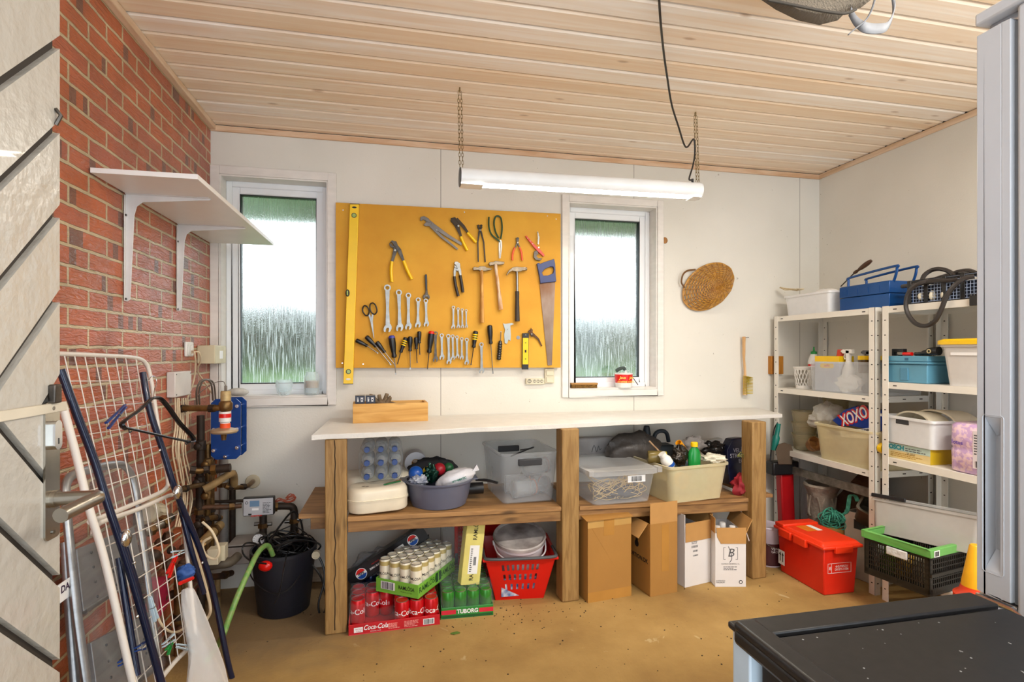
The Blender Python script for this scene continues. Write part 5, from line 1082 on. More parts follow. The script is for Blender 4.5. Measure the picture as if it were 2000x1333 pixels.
b = B(); b.prism([(.08, -.01, .0), (.118, -.01, .03), (.122, -.01, .0)], (0, .02, 0)); b.out('twisted_end', plw, t); text('VOXMATIC', .014, mat('teal_print', '#1f7a62', .5), t, (.012, -.052, -.002), (PI/2, 0, 0), bold=.04)
b = B(True); bag(b, onY(818, 939, c.y-.07), (.040, .03, .030), 15, .6, 12); solo('striped_cloth', b, mat('striped_white_cloth', '#cfd2da', .6, col2='#6a7186', vs=40), 'crumpled white and blue striped cloth at left inside the grey tub', 'cloth', smooth=40)
t = thing('paper_roll', 'white paper roll lying behind the bottle pack beside the black bag', 'paper roll', onY(812, 905, 2.90)+V((0, 0, 0))); b = B(); b.shell([(.058, 0), (.058, .10), (.022, .10), (.022, 0)], n=32, M=Matrix.Rotation(-PI/2, 4, 'X')); b.out('roll', mat('tissue', '#dcdbe0', .9), t)
b = B(); b.shell([(.022, -.001), (.022, .10), (.019, .10), (.019, -.001)], n=24, M=Matrix.Rotation(-PI/2, 4, 'X')); b.out('core', card, t)
b = B(True); p0, p1 = onY(930, 938, 2.66), onY(972, 944, 2.60); b.tube([p0, p0.lerp(p1, .5)+V((0, 0, .006)), p1], [.010, .012, .010], sm=4, flat=.6); b.cyl(onY(915, 955, 2.74), onY(915, 955, 2.74)+V((.075, 0, 0)), .03, n=20); solo('frying_pan', b, blackp, 'black pan with its handle pointing right beside the grey tub', 'pan')
# clear storage boxes
cpl = clear('clear_plastic', (.80, .82, .85), .09, .10, bump=.3, bs=14, tint=(.95, .96, .97)); fro = clear('frosted_cream_plastic', (.96, .88, .62), .34, .35, tint=(.95, .90, .74)); frow = clear('frosted_white_plastic', (.93, .94, .95), .6, .35, tint=(.93, .94, .95))
def storage(name, lab, a, rz, w_, d_, h, m, r=.03, taper=.88, lid=None, cat_='storage box', rot=None, group=None):
    """origin at front left bottom; children centred on w/2, d/2"""
    t = thing(name, lab, cat_, a, rz, group, rot); b = B(); tubbox(b, w_, d_, h, r, taper)
    bmesh.ops.translate(b.bm, verts=b.bm.verts, vec=(w_*taper/2, d_*taper/2, 0)); b.out('box_body', m, t, smooth=50); return t
def ctr(t, w_, d_, taper=.88): return (w_*taper/2, d_*taper/2)
a, rz, w_ = bframe((983, 986), (1086, 981), onS); W_, D_, h = .305, .40, .255
t = storage('clear_storage_box', 'large clear plastic box with dark grey handle on the bench shelf', a+V((0, 0, .001)), rz, W_, D_, h, cpl); cx_, cy_ = ctr(t, W_, D_)
dk = mat('dark_grey_plastic', '#35363a', .4)
for y in (cy_-D_/2*.99, cy_+D_/2*.99): b = B(); b.box(cx_-.062, cx_+.062, y-.010, y+.010, h-.063, h-.030); b.out('handle', dk, t, bev=.004)
jg = clear('jar_glass', (.85, .87, .88), .2, .06, tint=(.90, .92, .92)); seal = mat('orange_rubber', '#c7785a', .5)
def jar(lab, p, rot, grp=None, sc=1):
    t = thing('preserving_jar', lab, 'jar', p, 0, grp, rot); b = B(); b.shell([(.035*sc, 0), (.045*sc, .006), (.045*sc, .10*sc), (.036*sc, .115*sc), (.038*sc, .125*sc), (.034*sc, .125*sc), (.033*sc, .113*sc), (.042*sc, .098*sc), (.042*sc, .01), (.001, .008), (.001, 0)], n=24); b.out('jar_body', jg, t)
    b = B(); b.lathe([(.039*sc, .126*sc), (.042*sc, .128*sc), (.040*sc, .140*sc), (0, .144*sc)], n=24); o = b.out('glass_lid', jg, t); b = B(); b.tube([(math.cos(k)*.039*sc, math.sin(k)*.039*sc, .1255*sc) for k in [2*PI*i/24 for i in range(24)]], .0022, closed=True, n=6); b.out('rubber_ring', seal, t)
    b = B(); b.tube([(-.04*sc, 0, .09*sc), (-.05*sc, 0, .12*sc), (-.03*sc, 0, .147*sc), (.03*sc, 0, .147*sc), (.05*sc, 0, .12*sc), (.04*sc, 0, .09*sc)], .0014, sm=3, n=5); b.out('wire_clip', chrome, t)
jar('glass preserving jar lying in the clear box with its lid to the right', W2(t, .07, .08, .05), (0, PI/2, .25)); jar('glass preserving jar lying at the back of the clear box', W2(t, .06, .20, .05), (0, PI/2, -.1), sc=1.1)
jar('glass preserving jar on top of the others in the clear box', W2(t, .16, .15, .145), (PI/2, .0, 1.9), sc=1.05); jar('glass preserving jar lying at rear right of the clear box', W2(t, .19, .27, .05), (PI/2, 0, .6), sc=1.15)
b = B(); b.tube([(x, y, z) for x, y, z in ((.10, .20, .20), (.16, .15, .235), (.22, .2, .24), (.24, .28, .22), (.18, .3, .21))], .008, sm=6, flat=.5); o = b.out('coiled_strap', dk, None); o.location = W2(t, 0, 0, 0); o.rotation_euler = (0, 0, rz); tag(o, 'dark curved strap lying on top inside the large clear box', 'strap')
a, rz, w_ = bframe((1160, 989), (1283, 983), onS); W_, D_, h = .36, .42, .165
t = storage('lidded_storage_box', 'clear lidded box full of straw coloured string on the bench shelf', a+V((0, 0, .001)), rz, W_, D_, h, cpl); cx_, cy_ = ctr(t, W_, D_); M = Matrix.Translation((cx_, cy_, 0))
b = B(); loft(b, [[(x+cx_, y+cy_, z) for x, y in rrect(W_+e, D_+e, .03)] for z, e in ((h-.012, .03), (h+.012, .03), (h+.012, .0), (h+.006, -.02))], False, True)
for sx_ in (-1, 1): b.box(cx_+sx_*(W_/2+.012)-.012, cx_+sx_*(W_/2+.012)+.012, cy_-D_/2-.02, cy_-D_/2+.03, h-.006, h+.02)
b.out('lid', clear('clear_lid', (.85, .86, .86), .25, .15, tint=(.86, .86, .86)), t, smooth=40); b = B(); b.box(.18, .28, -.0, .001, h-.055, h-.02, Matrix.Translation((0, cy_-D_/2+.006, 0))); b.out('label', whitet, t); barcode(t, blackt, .20, .26, h-.05, h-.025, cy_-D_/2+.005)
b = B(); r = random.Random(5)
for k in range(34):
    x0, z0 = r.uniform(.05, .27), r.uniform(.02, .10); R1 = r.uniform(.02, .06); y0 = r.uniform(.03, .12); ph = r.uniform(0, 6)
    b.tube([(min(.315, max(.018, x0+R1*math.cos(q+ph)*1.3)), y0+.01*math.sin(3*q), max(.012, min(.125, z0+R1*.7*math.sin(q)+.01*math.sin(2*q)))) for q in [i*.7 for i in range(8)]], .0016, sm=3, n=5)
o = b.out('string_tangle', mat('straw_string', '#d9b878', .7), None); o.location = W2(t, 0, 0, 0); o.rotation_euler = (0, 0, rz); tag(o, 'tangle of straw coloured string inside the lidded clear box', 'string')
b = B(); bag(b, (.20, .10, .035), (.11, .07, .03), 21, .3, flat=-.03); o = b.out('dark_cloth', mat('dark_grey_cloth', '#3d3f48', .9), None, smooth=60); o.location = W2(t, 0, 0, 0); o.rotation_euler = (0, 0, rz); tag(o, 'dark grey cloth under the string in the lidded clear box', 'cloth')
a, rz, w_ = bframe((1311, 985), (1432, 975), onS); W_, D_, h = .385, .40, .195; tg = t = storage('frosted_storage_box', 'open frosted cream box heaped with bottles and bags on the bench shelf', a+V((0, 0, .001)), rz, W_, D_, h, fro, r=.04); cx_, cy_ = ctr(t, W_, D_)
def inb(nm, lab, ct, b, m, **k): o = b.out(nm, m, None, **k); o.location = W2(tg, 0, 0, 0); o.rotation_euler = (0, 0, tg.rotation_euler.z); return tag(o, lab, ct)
b = B(); b.shell([(.040, 0), (.040, .03), (.033, .03), (.033, 0)], (.07, -.006+.03, .115), n=28, M=Matrix.Rotation(PI/2, 4, 'X')); inb('tape_roll', 'roll of brown tape pressed against the front of the cream box', 'tape', b, mat('tape_tan', '#b99a6a', .5))
b = B(); bag(b, (.2, .12, .09), (.12, .09, .08), 33, .3); inb('blue_green_packet', 'pale blue packet seen through the frosted cream box', 'packet', b, mat('pale_blue_packet', '#8fb3a8', .6, col2='#6a7f96', vs=5), smooth=60)
t = thing('detergent_bottle', 'green bottle with yellow cap standing in the frosted cream box', 'bottle', onY(1356, 906, tg.location.y+.05)+V((0, 0, -.03))); b = B(); b.lathe([(.030, 0), (.036, .01), (.036, .075), (.030, .10), (.016, .118), (.016, .125)], n=24, sy=.6); b.out('bottle_body', mat('green_bottle', '#0f8a3a', .2), t); b = B(); b.lathe([(.019, .122), (.019, .142), (.015, .146), (0, .146)], n=20); b.out('cap', yellowp, t)
b = B(True); p = onY(1330, 866, tg.location.y+.1); b.shell([(.018, 0), (.018, .07), (.015, .07), (.015, 0)], p+V((.03, .02, -.045)), n=20, M=Matrix.Rotation(-.75, 4, 'Y') @ Matrix.Rotation(.3, 4, 'X')); solo('orange_tube', b, mat('orange_tube_plastic', '#f0a012', .4), 'orange yellow open tube leaning beside the green bottle', 'tube')
t = thing('white_bottle', 'white bottle with blue label leaning at left in the cream box', 'bottle', onY(1309, 905, tg.location.y+.06)+V((.0, 0, -.02)), rot=(0, -.6, 0)); b = B(); b.lathe([(.028, 0), (.030, .004), (.030, .05), (.02, .068), (.018, .072)], n=20); b.out('bottle_body', white, t); b = B(); b.lathe([(.0205, .066), (.0205, .088), (0, .088)], n=20); b.out('cap', white, t); b = B(); b.lathe([(.0305, .004), (.0305, .022)], n=20); b.out('label', bluep, t)
t = thing('olive_jar', 'olive tinted glass jar lying behind the white bottle in the cream box', 'jar', onY(1283, 893, tg.location.y+.12), rot=(0, PI/2, -.3)); b = B(); b.lathe([(.030, -.05), (.034, -.045), (.034, .03), (.028, .04)], n=20); b.out('jar_body', mat('olive_glass', '#7a6a3a', .15), t); b = B(); b.shell([(.031, .038), (.031, .05), (.026, .05), (.026, .038)], n=20); b.out('jar_rim', mat('olive_rim', '#b8a83a', .3), t)
b = B(True); b.tube([onY(1268, 862, 2.76), onY(1292, 887, 2.70)], .005, n=6); solo('wooden_stick', b, wood('stick', '#c8a27c', '#9b7350', 'z', 8, knots=False), 'thin wooden stick poking out of the olive jar', 'stick')
b = B(True); bag(b, onY(1329, 890, tg.location.y+.08), (.047, .04, .052), 41, .4, 14); solo('dark_film_bag', b, mat('dark_shiny_film', '#3b3228', .12, .4, col2='#17130f', vs=25, bump=1, bs=30), 'crinkled dark shiny plastic bag beside the green bottle', 'bag', smooth=30)
b = B(True); bag(b, onY(1393, 896, tg.location.y+.06), (.07, .05, .025), 44, .4, 12); solo('pale_film_bag', b, mat('pale_film', '#ddd8c4', .2, bump=1, bs=30), 'crumpled pale clear film heaped at the right of the cream box', 'bag', smooth=40)
b = B(True); bag(b, onY(1352, 867, 2.82), (.075, .04, .045), 47, .45); solo('grey_cloth', b, mat('grey_terry', '#86807c', .9, bump=.4), 'crumpled grey cloth behind the green and yellow bottles', 'cloth', smooth=60)
b = B(True); bag(b, onY(1392, 876, 2.84), (.07, .05, .04), 51, .4); solo('black_film_bag', b, mat('black_film', '#191716', .2, bump=1, bs=25), 'black plastic bag left of the navy grit bag', 'bag', smooth=40)
b = B(True); bag(b, onY(1238, 880, 2.92), (.175, .07, .105), 55, .18, flat=None); solo('grey_sack', b, mat('grey_sack_plastic', '#4b4541', .45, bump=.6, bs=25), 'large dark grey sack lying behind the lidded clear box', 'sack', smooth=70)
t = thing('sketched_box', 'off white box with dark scribbles standing at the wall behind the lidded box', 'box', onY(1165, 893, 3.0)); b = B(); b.box(-.13, .12, 0, .05, 0, .115); b.out('box_body', mat('grubby_white', '#b5b2b0', .6, col2='#8a8684', vs=6), t, bev=.01)
b = B(); b.tube([(-.03, -.001, .03), (-.015, -.001, .07), (.0, -.001, .03), (.012, -.001, .065), (.02, -.001, .04), (.03, -.001, .05)], .0015, sm=4); b.out('scribble', greyt, t)
b = B(True); b.tube([onY(x, y, 2.97) for x, y in ((1276, 866), (1280, 848), (1292, 842), (1302, 847), (1306, 864))], .013, sm=4); b.cyl(onY(1263, 850, 2.97), onY(1263, 832, 2.97), .026, .016, n=18)
p = onY(1285, 900, 2.98); b.box(p.x-.10, p.x+.08, 2.93, 3.03, p.z-.06, p.z+.10); solo('fuel_can', b, mat('dark_teal_plastic', '#1d2730', .5), 'dark teal canister with a looped handle against the wall', 'canister', bev=.012)
b = B(True); b.prism([onY(1372, 864, 2.95), onY(1410, 857, 2.95), onY(1413, 862, 2.95), onY(1374, 869, 2.95)], (0, .05, 0)); solo('white_board_strip', b, white, 'thin white strip of board behind the black plastic bag', 'board')
t = thing('grit_bag', 'navy blue printed grit bag standing upright at right end of bench shelf', 'bag', onY(1440, 935, 2.80)+V((0, 0, -.03)), rot=(math.radians(-6), 0, 0)); nb = mat('navy_bag', '#171c38', .3, bump=.35, bs=18)
b = B(); P = [(-.075, 0), (-.082, .10), (-.08, .20), (-.035, .265), (.04, .27), (.078, .21), (.080, .10), (.072, 0)]; loft(b, [[(x*.9, -.03, z) for x, z in P], [(x, -.045, z) for x, z in P], [(x, .03, z) for x, z in P], [(x*.9, .045, z) for x, z in P]]); b.out('bag_body', nb, t, smooth=50, bev=.008)
text('VELÅRS\nSTRINKLER\nEG', .034, mat('pale_blue_print', '#b9bdcf', .5), t, (.004, -.0465, .165), (PI/2, 0, 0), bold=.005, sx=.85)
b = B(True); bag(b, onY(1452, 950, 2.70), (.062, .05, .068), 61, .5, 9); solo('red_cloth', b, mat('red_cloth', '#b5202c', .7, col2='#7a1420', vs=6), 'crumpled red cloth stuffed beside the right bench leg', 'cloth', smooth=60)
b = B(True)
for k in range(4): b.tube([onY(1440, 892, 2.66), onY(1447+k*4, 884+k*4, 2.66), onY(1452+k*2, 890+k*5, 2.66)], .004, sm=3, flat=.3)
solo('leaf_sprig', b, mat('olive_leaf', '#7f8446', .6), 'small olive green sprig of leaves at the corner of the cream box', 'leaves')
# ================================================================== rack shelving on the right wall
rackw = mat('white_enamel', '#e8e4da', .35, var=.04); hole = mat('slot_shadow', '#2b2723', .8)
RX0, RX1 = 2.40, 2.772
def rack(lab, y0, y1, heights, hp):
    t = thing('shelf_rack', lab, 'shelving', ((RX0+RX1)/2, (y0+y1)/2, 0))
    for x, sx_ in ((RX0, 1), (RX1, -1)):
        for y, sy_ in ((y0, 1), (y1, -1)):
            b = B(True); b.box(min(x, x+sx_*.002), max(x, x+sx_*.002), min(y, y+sy_*.036), max(y, y+sy_*.036), 0, hp); b.box(min(x, x+sx_*.034), max(x, x+sx_*.034), min(y, y+sy_*.002), max(y, y+sy_*.002), 0, hp); o = b.out('post', rackw, t)
            b = B(True); z = .06
            while z < hp-.01:
                xx = x if sx_ > 0 else x-.0025; b.box(xx-.0006, xx+.0001, y+sy_*.018-.004, y+sy_*.018+.004, z-.0025, z+.0025)
                if sy_ > 0: b.box(x+sx_*.018-.005, x+sx_*.018+.005, y-.0006, y+.0001, z-.0025, z+.0025)
                z += .075
            b.out('slot_pattern', hole, o)
    for z in heights:
        b = B(True); b.box(RX0+.003, RX1-.003, y0+.003, y1-.003, z-.002, z); b.box(RX0+.0025, RX0+.0045, y0+.003, y1-.003, z-.032, z); b.box(RX1-.0045, RX1-.0025, y0+.003, y1-.003, z-.032, z)
        b.box(RX0+.003, RX1-.003, y0+.0025, y0+.0045, z-.032, z); b.box(RX0+.003, RX1-.003, y1-.0045, y1-.0025, z-.032, z); o = b.out('shelf', rackw, t, smooth=0)
        b = B(True)
        for yy in (y0+.07, y1-.07): b.box(RX0+.0019, RX0+.0024, yy-.010, yy+.010, z-.019, z-.014)
        for xx in (RX0+.08, (RX0+RX1)/2, RX1-.08): b.box(xx-.010, xx+.010, y0+.0019, y0+.0024, z-.019, z-.014)
        b.out('slot_pattern', hole, o)
    return t
rack('white enamel shelf rack in the far corner, beside the workbench end', 2.285, 3.035, (1.478, 1.02, .632), 1.48)
rack('second white enamel shelf rack nearer the refrigerator along right wall', 1.49, 2.245, (1.478, 1.10, .722, .185), 1.48)
def bol(px, Z, X=2.43): p_ = onX(px, 700, X); return V((X, p_.y, Z))
def rk(px0, px1, Z, X=2.43): a_ = bol(px0, Z, X); e_ = bol(px1, Z, X); return a_, -PI/2, a_.y-e_.y
# top shelf
Z1 = 1.4785
a, rz, w_ = rk(1537, 1619, Z1); t = storage('white_bin', 'white frosted bin on top of the far shelf rack', a, rz, w_/.94, .26, .125, frow, r=.02, taper=.94, cat_='bin'); b = B(); bag(b, (w_*.5, .12, .09), (w_*.4, .09, .06), 71, .2); o = b.out('white_cloth', white, None, smooth=60); o.location = a; o.rotation_euler = (0, 0, rz); tag(o, 'white cloth bundle filling the white bin on the far rack', 'cloth')
for k in range(4): b = B(True); p0 = onX(1523+k*3, 562+k*1.5, 2.44); p1 = onX(1558+k*4, 568-k*1, 2.50); b.tube([p0, p1], .005, n=5); solo('wooden_lath', b, wood('lath%d' % k, '#d8c9a8', '#a08860', 'y', 8, knots=False), ('topmost', 'second', 'third', 'lowest')[k]+' of the pale sticks poking out of the white bin', 'stick')
a, rz, w_ = rk(1640, 1737, Z1, 2.44); tbx = thing('blue_toolbox', 'dark blue cantilever steel toolbox with tubular handles on top of the far rack', 'toolbox', a, rz); be = mat('blue_enamel', '#0e4a8c', .3, .2)
hq = .135; b = B(); b.box(0, w_, 0, .20, 0, hq*.52); b.out('lower_case', be, tbx, bev=.003); b = B(); b.box(-.001, w_+.001, -.001, .201, hq*.54, hq*.98); b.out('upper_tray', be, tbx, bev=.003); b = B(); b.box(.002, w_-.002, .002, .198, hq*.97, hq); b.out('lid', be, tbx, bev=.002)
for y in (.03, .15): b = B(); b.tube([(.03, y, hq*.6), (.035, y, hq+.05), (.05, y, hq+.07), (w_-.02, y, hq+.085), (w_-.0, y, hq+.07), (w_+.03, y, hq+.0), (w_-.0, y, hq*.5)] if False else [(.03, y, hq*.8), (.03, y, hq+.035), (.045, y, hq+.05), (w_-.0, y, hq+.072), (w_+.015, y, hq+.06), (w_+.005, y, hq+.015), (w_-.03, y, hq*.55)], .0065, sm=4); b.out('handle', be, tbx)
for k in range(4): b = B(); b.box(.05+k*w_/4.6, .053+k*w_/4.6, -.0025, 0, hq*.62, hq*.85); b.out('rivet_strap', be, tbx)
t = thing('wood_file', 'old file with dark turned wooden handle leaning behind the blue toolbox', 'file', onX(1650, 560, 2.6)); p0, p1, p2 = onX(1642, 560, 2.60), onX(1668, 534, 2.62), onX(1702, 509, 2.64)
b = B(True); b.tube([p0, p1], .004, n=4); b.out('blade', dsteel, t); b = B(True); b.tube([p1.lerp(p2, k/8) for k in range(9)], [.008, .010, .007, .011, .013, .014, .014, .012, .008], n=12); b.out('handle', mat('dark_turned_wood', '#4a2f1e', .3), t)
a, rz, w_ = rk(1772, 1925, Z1, 2.42); t = thing('mesh_basket', 'black basket with pale blue wire mesh on top of the nearer rack', 'basket', a, rz); mb = mat('pale_blue_wire', '#9fb0cf', .4); hB = .115
b = B()
for q in ((0, w_, 0, .012, hB-.012, hB), (0, w_, .25, .262, hB-.012, hB), (0, .012, 0, .262, hB-.012, hB), (w_-.012, w_, 0, .262, hB-.012, hB), (0, w_, 0, .262, 0, .006)): b.box(*q)
for k in range(5): x = k*(w_-.02)/4; b.box(x, x+.02, -.002, .008, 0, hB); b.box(x, x+.02, .256, .264, 0, hB)
b.out('frame', blackp, t, bev=.002); b = B(); k = 0
while k*.0145 < w_: b.tube([(k*.0145, .002, .004), (k*.0145, .002, hB-.008)], .0011, n=4); k += 1
for k in range(8): b.tube([(0, .001, .008+k*.0145), (w_, .001, .008+k*.0145)], .0011, n=4)
b.out('wire_mesh', mb, t)
b = B(); b.box(.015, w_-.015, .02, .245, .008, hB-.03); inn = b.out('dark_liner', mat('navy_liner', '#1b2438', .7), t)
for k in range(3): b = B(True); p_ = W2(t, .06+.055*k, .014, .035); b.ball(p_, (.02, .01, .022), ns=.3, nf=40); solo('pale_lump', b, mat('pale_lump_stuff', '#cfc8b4', .8), ('left', 'middle', 'right')[k]+' pale lump seen through the mesh of the blue wire basket', 'lump')
hz = mat('dark_hose', '#2f2a28', .4)
def z6(x, y, X): return onX(1710+.21*x, 500+.21*y, X)
b = B(True); b.tube([z6(x, y, X) for x, y, X in ((250, 285, 2.45), (400, 262, 2.42), (560, 232, 2.41), (720, 226, 2.42), (860, 180, 2.46), (780, 160, 2.5), (660, 185, 2.5), (560, 215, 2.5))], .010, sm=7)
b.tube([z6(x, y, X) for x, y, X in ((920, 190, 2.42), (820, 215, 2.40), (720, 290, 2.385), (655, 390, 2.38), (610, 500, 2.38), (550, 610, 2.38), (460, 652, 2.38), (360, 620, 2.38), (290, 510, 2.38), (290, 390, 2.38), (340, 300, 2.385), (430, 250, 2.40), (560, 225, 2.44))], .010, sm=7)
b.tube([z6(x, y, X) for x, y, X in ((430, 240, 2.46), (455, 180, 2.48), (520, 135, 2.5), (600, 122, 2.5), (690, 150, 2.5), (760, 215, 2.46))], .010, sm=7)
b.tube([z6(x, y, X) for x, y, X in ((690, 190, 2.5), (760, 155, 2.5), (860, 142, 2.5), (930, 165, 2.5), (1000, 190, 2.48))], .012, sm=7); solo('hose', b, hz, 'thick dark hose looped over the mesh basket and hanging below the top shelf', 'hose')
b = B(True); c_ = z6(930, 415, 2.395); b.box(c_.x-.008, c_.x+.006, c_.y-.02, c_.y+.02, c_.z-.022, c_.z+.022)
for k in (-1, 0, 1): b.tube([c_+V((0, .012*k, 0)), c_+V((-.004, .013*k+.004, .03))], .004, n=6)
solo('plastic_buckle', b, blackp, 'small black plastic buckle hanging at the shelf edge by the refrigerator', 'buckle', bev=.002)
# second shelf, far rack
Z2 = 1.0205
a = bol(1558, Z2, 2.46); t = thing('lattice_basket', 'small white plastic basket with diamond lattice on the far rack', 'basket', a+V((.05, 0, 0)))
b = B(); b.shell([(.048, 0), (.050, .02), (.0485, .02), (.0455, .003), (.001, .003), (.001, 0)], n=28); b.shell([(.058, .118), (.066, .135), (.064, .137), (.0555, .118)], n=28)
for i in range(18):
    for s_ in (-1, 1): b.tube([(math.cos(2*PI*i/18+s_*.1*k)*(.049+.0016*k), math.sin(2*PI*i/18+s_*.1*k)*(.049+.0016*k), .018+.0168*k) for k in range(7)], .0022, n=4)
b.out('basket_body', white, t)
a = bol(1571, Z2, 2.52); t = thing('squeeze_bottle', 'white squeeze bottle with green tip and red band standing behind the lattice basket', 'bottle', a+V((.07, 0, .0))); b = B(); b.lathe([(.032, 0), (.034, .005), (.034, .17), (.02, .215), (.012, .22)], n=24); b.out('bottle_body', white, t); b = B(); b.lathe([(.0345, .14), (.0345, .152)], n=24); b.out('red_band', redp, t); b = B(); b.lathe([(.018, .215), (.018, .232), (.006, .236), (.004, .262), (0, .262)], n=18); b.out('green_tip', greenp, t)
a, rz, w_ = rk(1583, 1712, Z2, 2.42); t = storage('clear_bin', 'clear frosted bin crowded with cleaning bottles on second shelf of far rack', a, rz, w_/.97, .30, .175, clear('frosted_clear', (.92, .93, .94), .17, .25, tint=(.93, .94, .95)), r=.02, taper=.97, cat_='bin')
b = B(); b.box(.012, w_*.42, .02, .12, .004, .205); o = b.out('yellow_carton', mat('pale_grey_carton', '#c9cdd6', .5, col2='#b5bbc6'), None, bev=.002); o.location = a; o.rotation_euler = (0, 0, rz); tag(o, 'carton with yellow top and red lettering inside the clear bin', 'carton')
for q, m_ in (((.0118, w_*.42+.0002, .0198, .1202, .172, .2055), yellowp),): b = B(); b.box(*q); x = b.out('yellow_top', m_, o)
b = B(); loft(b, [[(x+w_*.23, .0192, z+.150) for x, z in rrect(.10, .026, .012)], [(x+w_*.23, .0188, z+.150) for x, z in rrect(.10, .026, .012)]]); x = b.out('oval_label', yellowp, o); text('roFri', .020, redp, o, (w_*.23, .0180, .150), bold=.03)
def onshelf(nm, lab, ct, x, y, z, prof, m, cap=None, capm=None, base=a, rzz=rz, n=20, grp=None):
    t = thing(nm, lab, ct, V(base)+Matrix.Rotation(rzz, 3, 'Z') @ V((x, y, z)), rzz, grp); b = B(); b.lathe(prof, n=n); b.out('body', m, t)
    if cap: b = B(); b.lathe(cap, n=n); b.out('cap', capm, t)
    return t
def spray(nm, lab, x, y, m, hm, hh=.19):
    t = onshelf(nm, lab, 'spray bottle', x, y, .004, [(.030, 0), (.032, .005), (.032, hh*.6), (.014, hh*.85), (.014, hh)], m); b = B(); b.box(-.035, .030, -.010, .010, hh+.012, hh+.035); b.box(-.012, .012, -.010, .010, hh-.01, hh+.03); b.cyl((-.048, 0, hh+.024), (-.035, 0, hh+.024), .007); b.tube([(-.024, 0, hh+.012), (-.030, 0, hh-.008), (-.022, 0, hh-.022)], .004, sm=3); b.out('trigger_head', hm, t, bev=.006)
spray('spray_bottle', 'white spray bottle head at left above the yellow carton', w_*.13, .19, white, white, .205); spray('spray_bottle', 'tall white spray bottle in the middle of the clear bin', w_*.50, .05, white, white, .205); spray('spray_bottle', 'spray bottle with grey trigger head just right of the tall white one', w_*.60, .14, white, mat('grey_trigger', '#7a7c80', .4), .20)
onshelf('red_cup', 'small red cup upside down on the yellow topped carton', 'cup', w_*.34, .07, .2058, [(.024, 0), (.024, .003), (.019, .038), (0, .038)], mat('matt_red', '#c43a1e', .5))
for k in range(3): onshelf('spread_jar', 'brown jar with yellow lid, %s in the right part of the clear bin' % ('leftmost', 'middle', 'rightmost')[k], 'jar', w_*(.70+.12*k), .06+.02*(k % 2), .115, [(.026, 0), (.028, .004), (.028, .075)], mat('brown_jar', '#5a4526', .3), [(.029, .072), (.029, .094), (0, .095)], yellowp)
b = B(); bag(b, (w_*.5, .045, .055), (.10, .03, .05), 81, .25, flat=-.05); o = b.out('white_packet', white, None, smooth=50); o.location = a; o.rotation_euler = (0, 0, rz); tag(o, 'white soft packet pressed against the front of the clear bin', 'packet')
# third shelf, far rack
Z3 = .6325; a = bol(1566, Z3, 2.50)
amb = clear('smoked_glass', (.62, .56, .40), .28, .06, tint=(.84, .80, .66))
for k in range(4):
    p = a+V((.02, 0, .002+.072*k)) if k < 3 else a+V((.16, -.10, .23)); lab = ('lowest', 'middle', 'topmost')[k]+' of the three stacked smoked glass bowls on the far rack' if k < 3 else 'single smoked glass bowl behind the stacked three'
    b = B(); b.shell([(.050, 0), (.060, .008), (.074, .095), (.078, .097), (.078, .101), (.071, .099), (.056, .011), (.001, .008), (.001, 0)], n=36); o = b.out('glass_bowl', amb, None, smooth=50); o.location = p; tag(o, lab, 'bowl', 'smoked glass bowls on the far rack')
b = B(); b.box(-.03, .11, 0, .1, 0, .232-.002, None); o = b.out('brown_carton', card, None); o.location = a+V((.12, -.18, .001)); tag(o, 'dark carton under the single glass bowl', 'carton')
p = bol(1588, Z3, 2.44); b = B(); b.shell([(.020, 0), (.035, .004), (.045, .05), (.042, .05), (.032, .008), (.001, .006), (.001, 0)], n=28, M=Matrix.Rotation(math.radians(60), 4, 'X')); o = b.out('wooden_bowl', wood('teak', '#9a6a3a', '#6e4520', 'x', 6), None, smooth=50); o.location = p+V((.03, .055, .042)); tag(o, 'small brown wooden bowl leaning against the cream tub on the far rack', 'bowl')
a, rz, w_ = rk(1597, 1712, Z3, 2.42); tq = storage('cream_tub', 'large frosted cream tub with plastic bags on lower shelf of the far rack', a, rz, w_/.90, .32, .205, fro, r=.05, taper=.90, cat_='tub'); b = B(); b.box(.10, .16, -.0, .006, .155, .175, Matrix.Translation((0, -.012, 0))); b.out('hand_slot', mat('slot_tan', '#6e5a38', .6), tq, bev=.003)
b = B(True); bag(b, onX(1618, 812, 2.52), (.07, .085, .075), 91, .3, 8); solo('clear_bag', b, clear('crinkled_film', (.88, .86, .80), .35, .12, bump=1, bs=30, tint=(.93, .91, .86)), 'crinkled clear plastic bag on left of the cream tub', 'bag', smooth=50)
b = B(True); bag(b, onX(1598, 822, 2.50), (.06, .05, .045), 93, .3, 8); solo('clear_bag', b, bpy.data.materials['crinkled_film'], 'smaller crinkled clear bag hanging over the left rim of the cream tub', 'bag', smooth=50)
t = thing('blue_bag', 'glossy blue bag with red and white lettering on the cream tub', 'bag', onX(1672, 818, 2.50), rot=(0, 0, -PI/2)); M = Matrix.Rotation(math.radians(-24), 4, 'Y')
b = B(); P = [(-.15, -.03), (-.06, .045), (.02, .075), (.14, .060), (.15, -.05), (.0, -.045), (-.10, -.055)]; loft(b, [[(x*.92, -.028, z*.92) for x, z in P], [(x, -.01, z) for x, z in P], [(x, .05, z) for x, z in P]]); b.out('bag_body', mat('bag_blue', '#123a9c', .2, bump=.5, bs=20), t, smooth=50, bev=.006)
for m_, s_, y in ((redp, 1.12, -.0290), (whitet, 1.0, -.0300)): text('XOXO', .085*s_, m_, t, (.015, y, .012), (PI/2, math.radians(-24), 0), bold=.06 if s_ > 1 else .02, sx=.7)
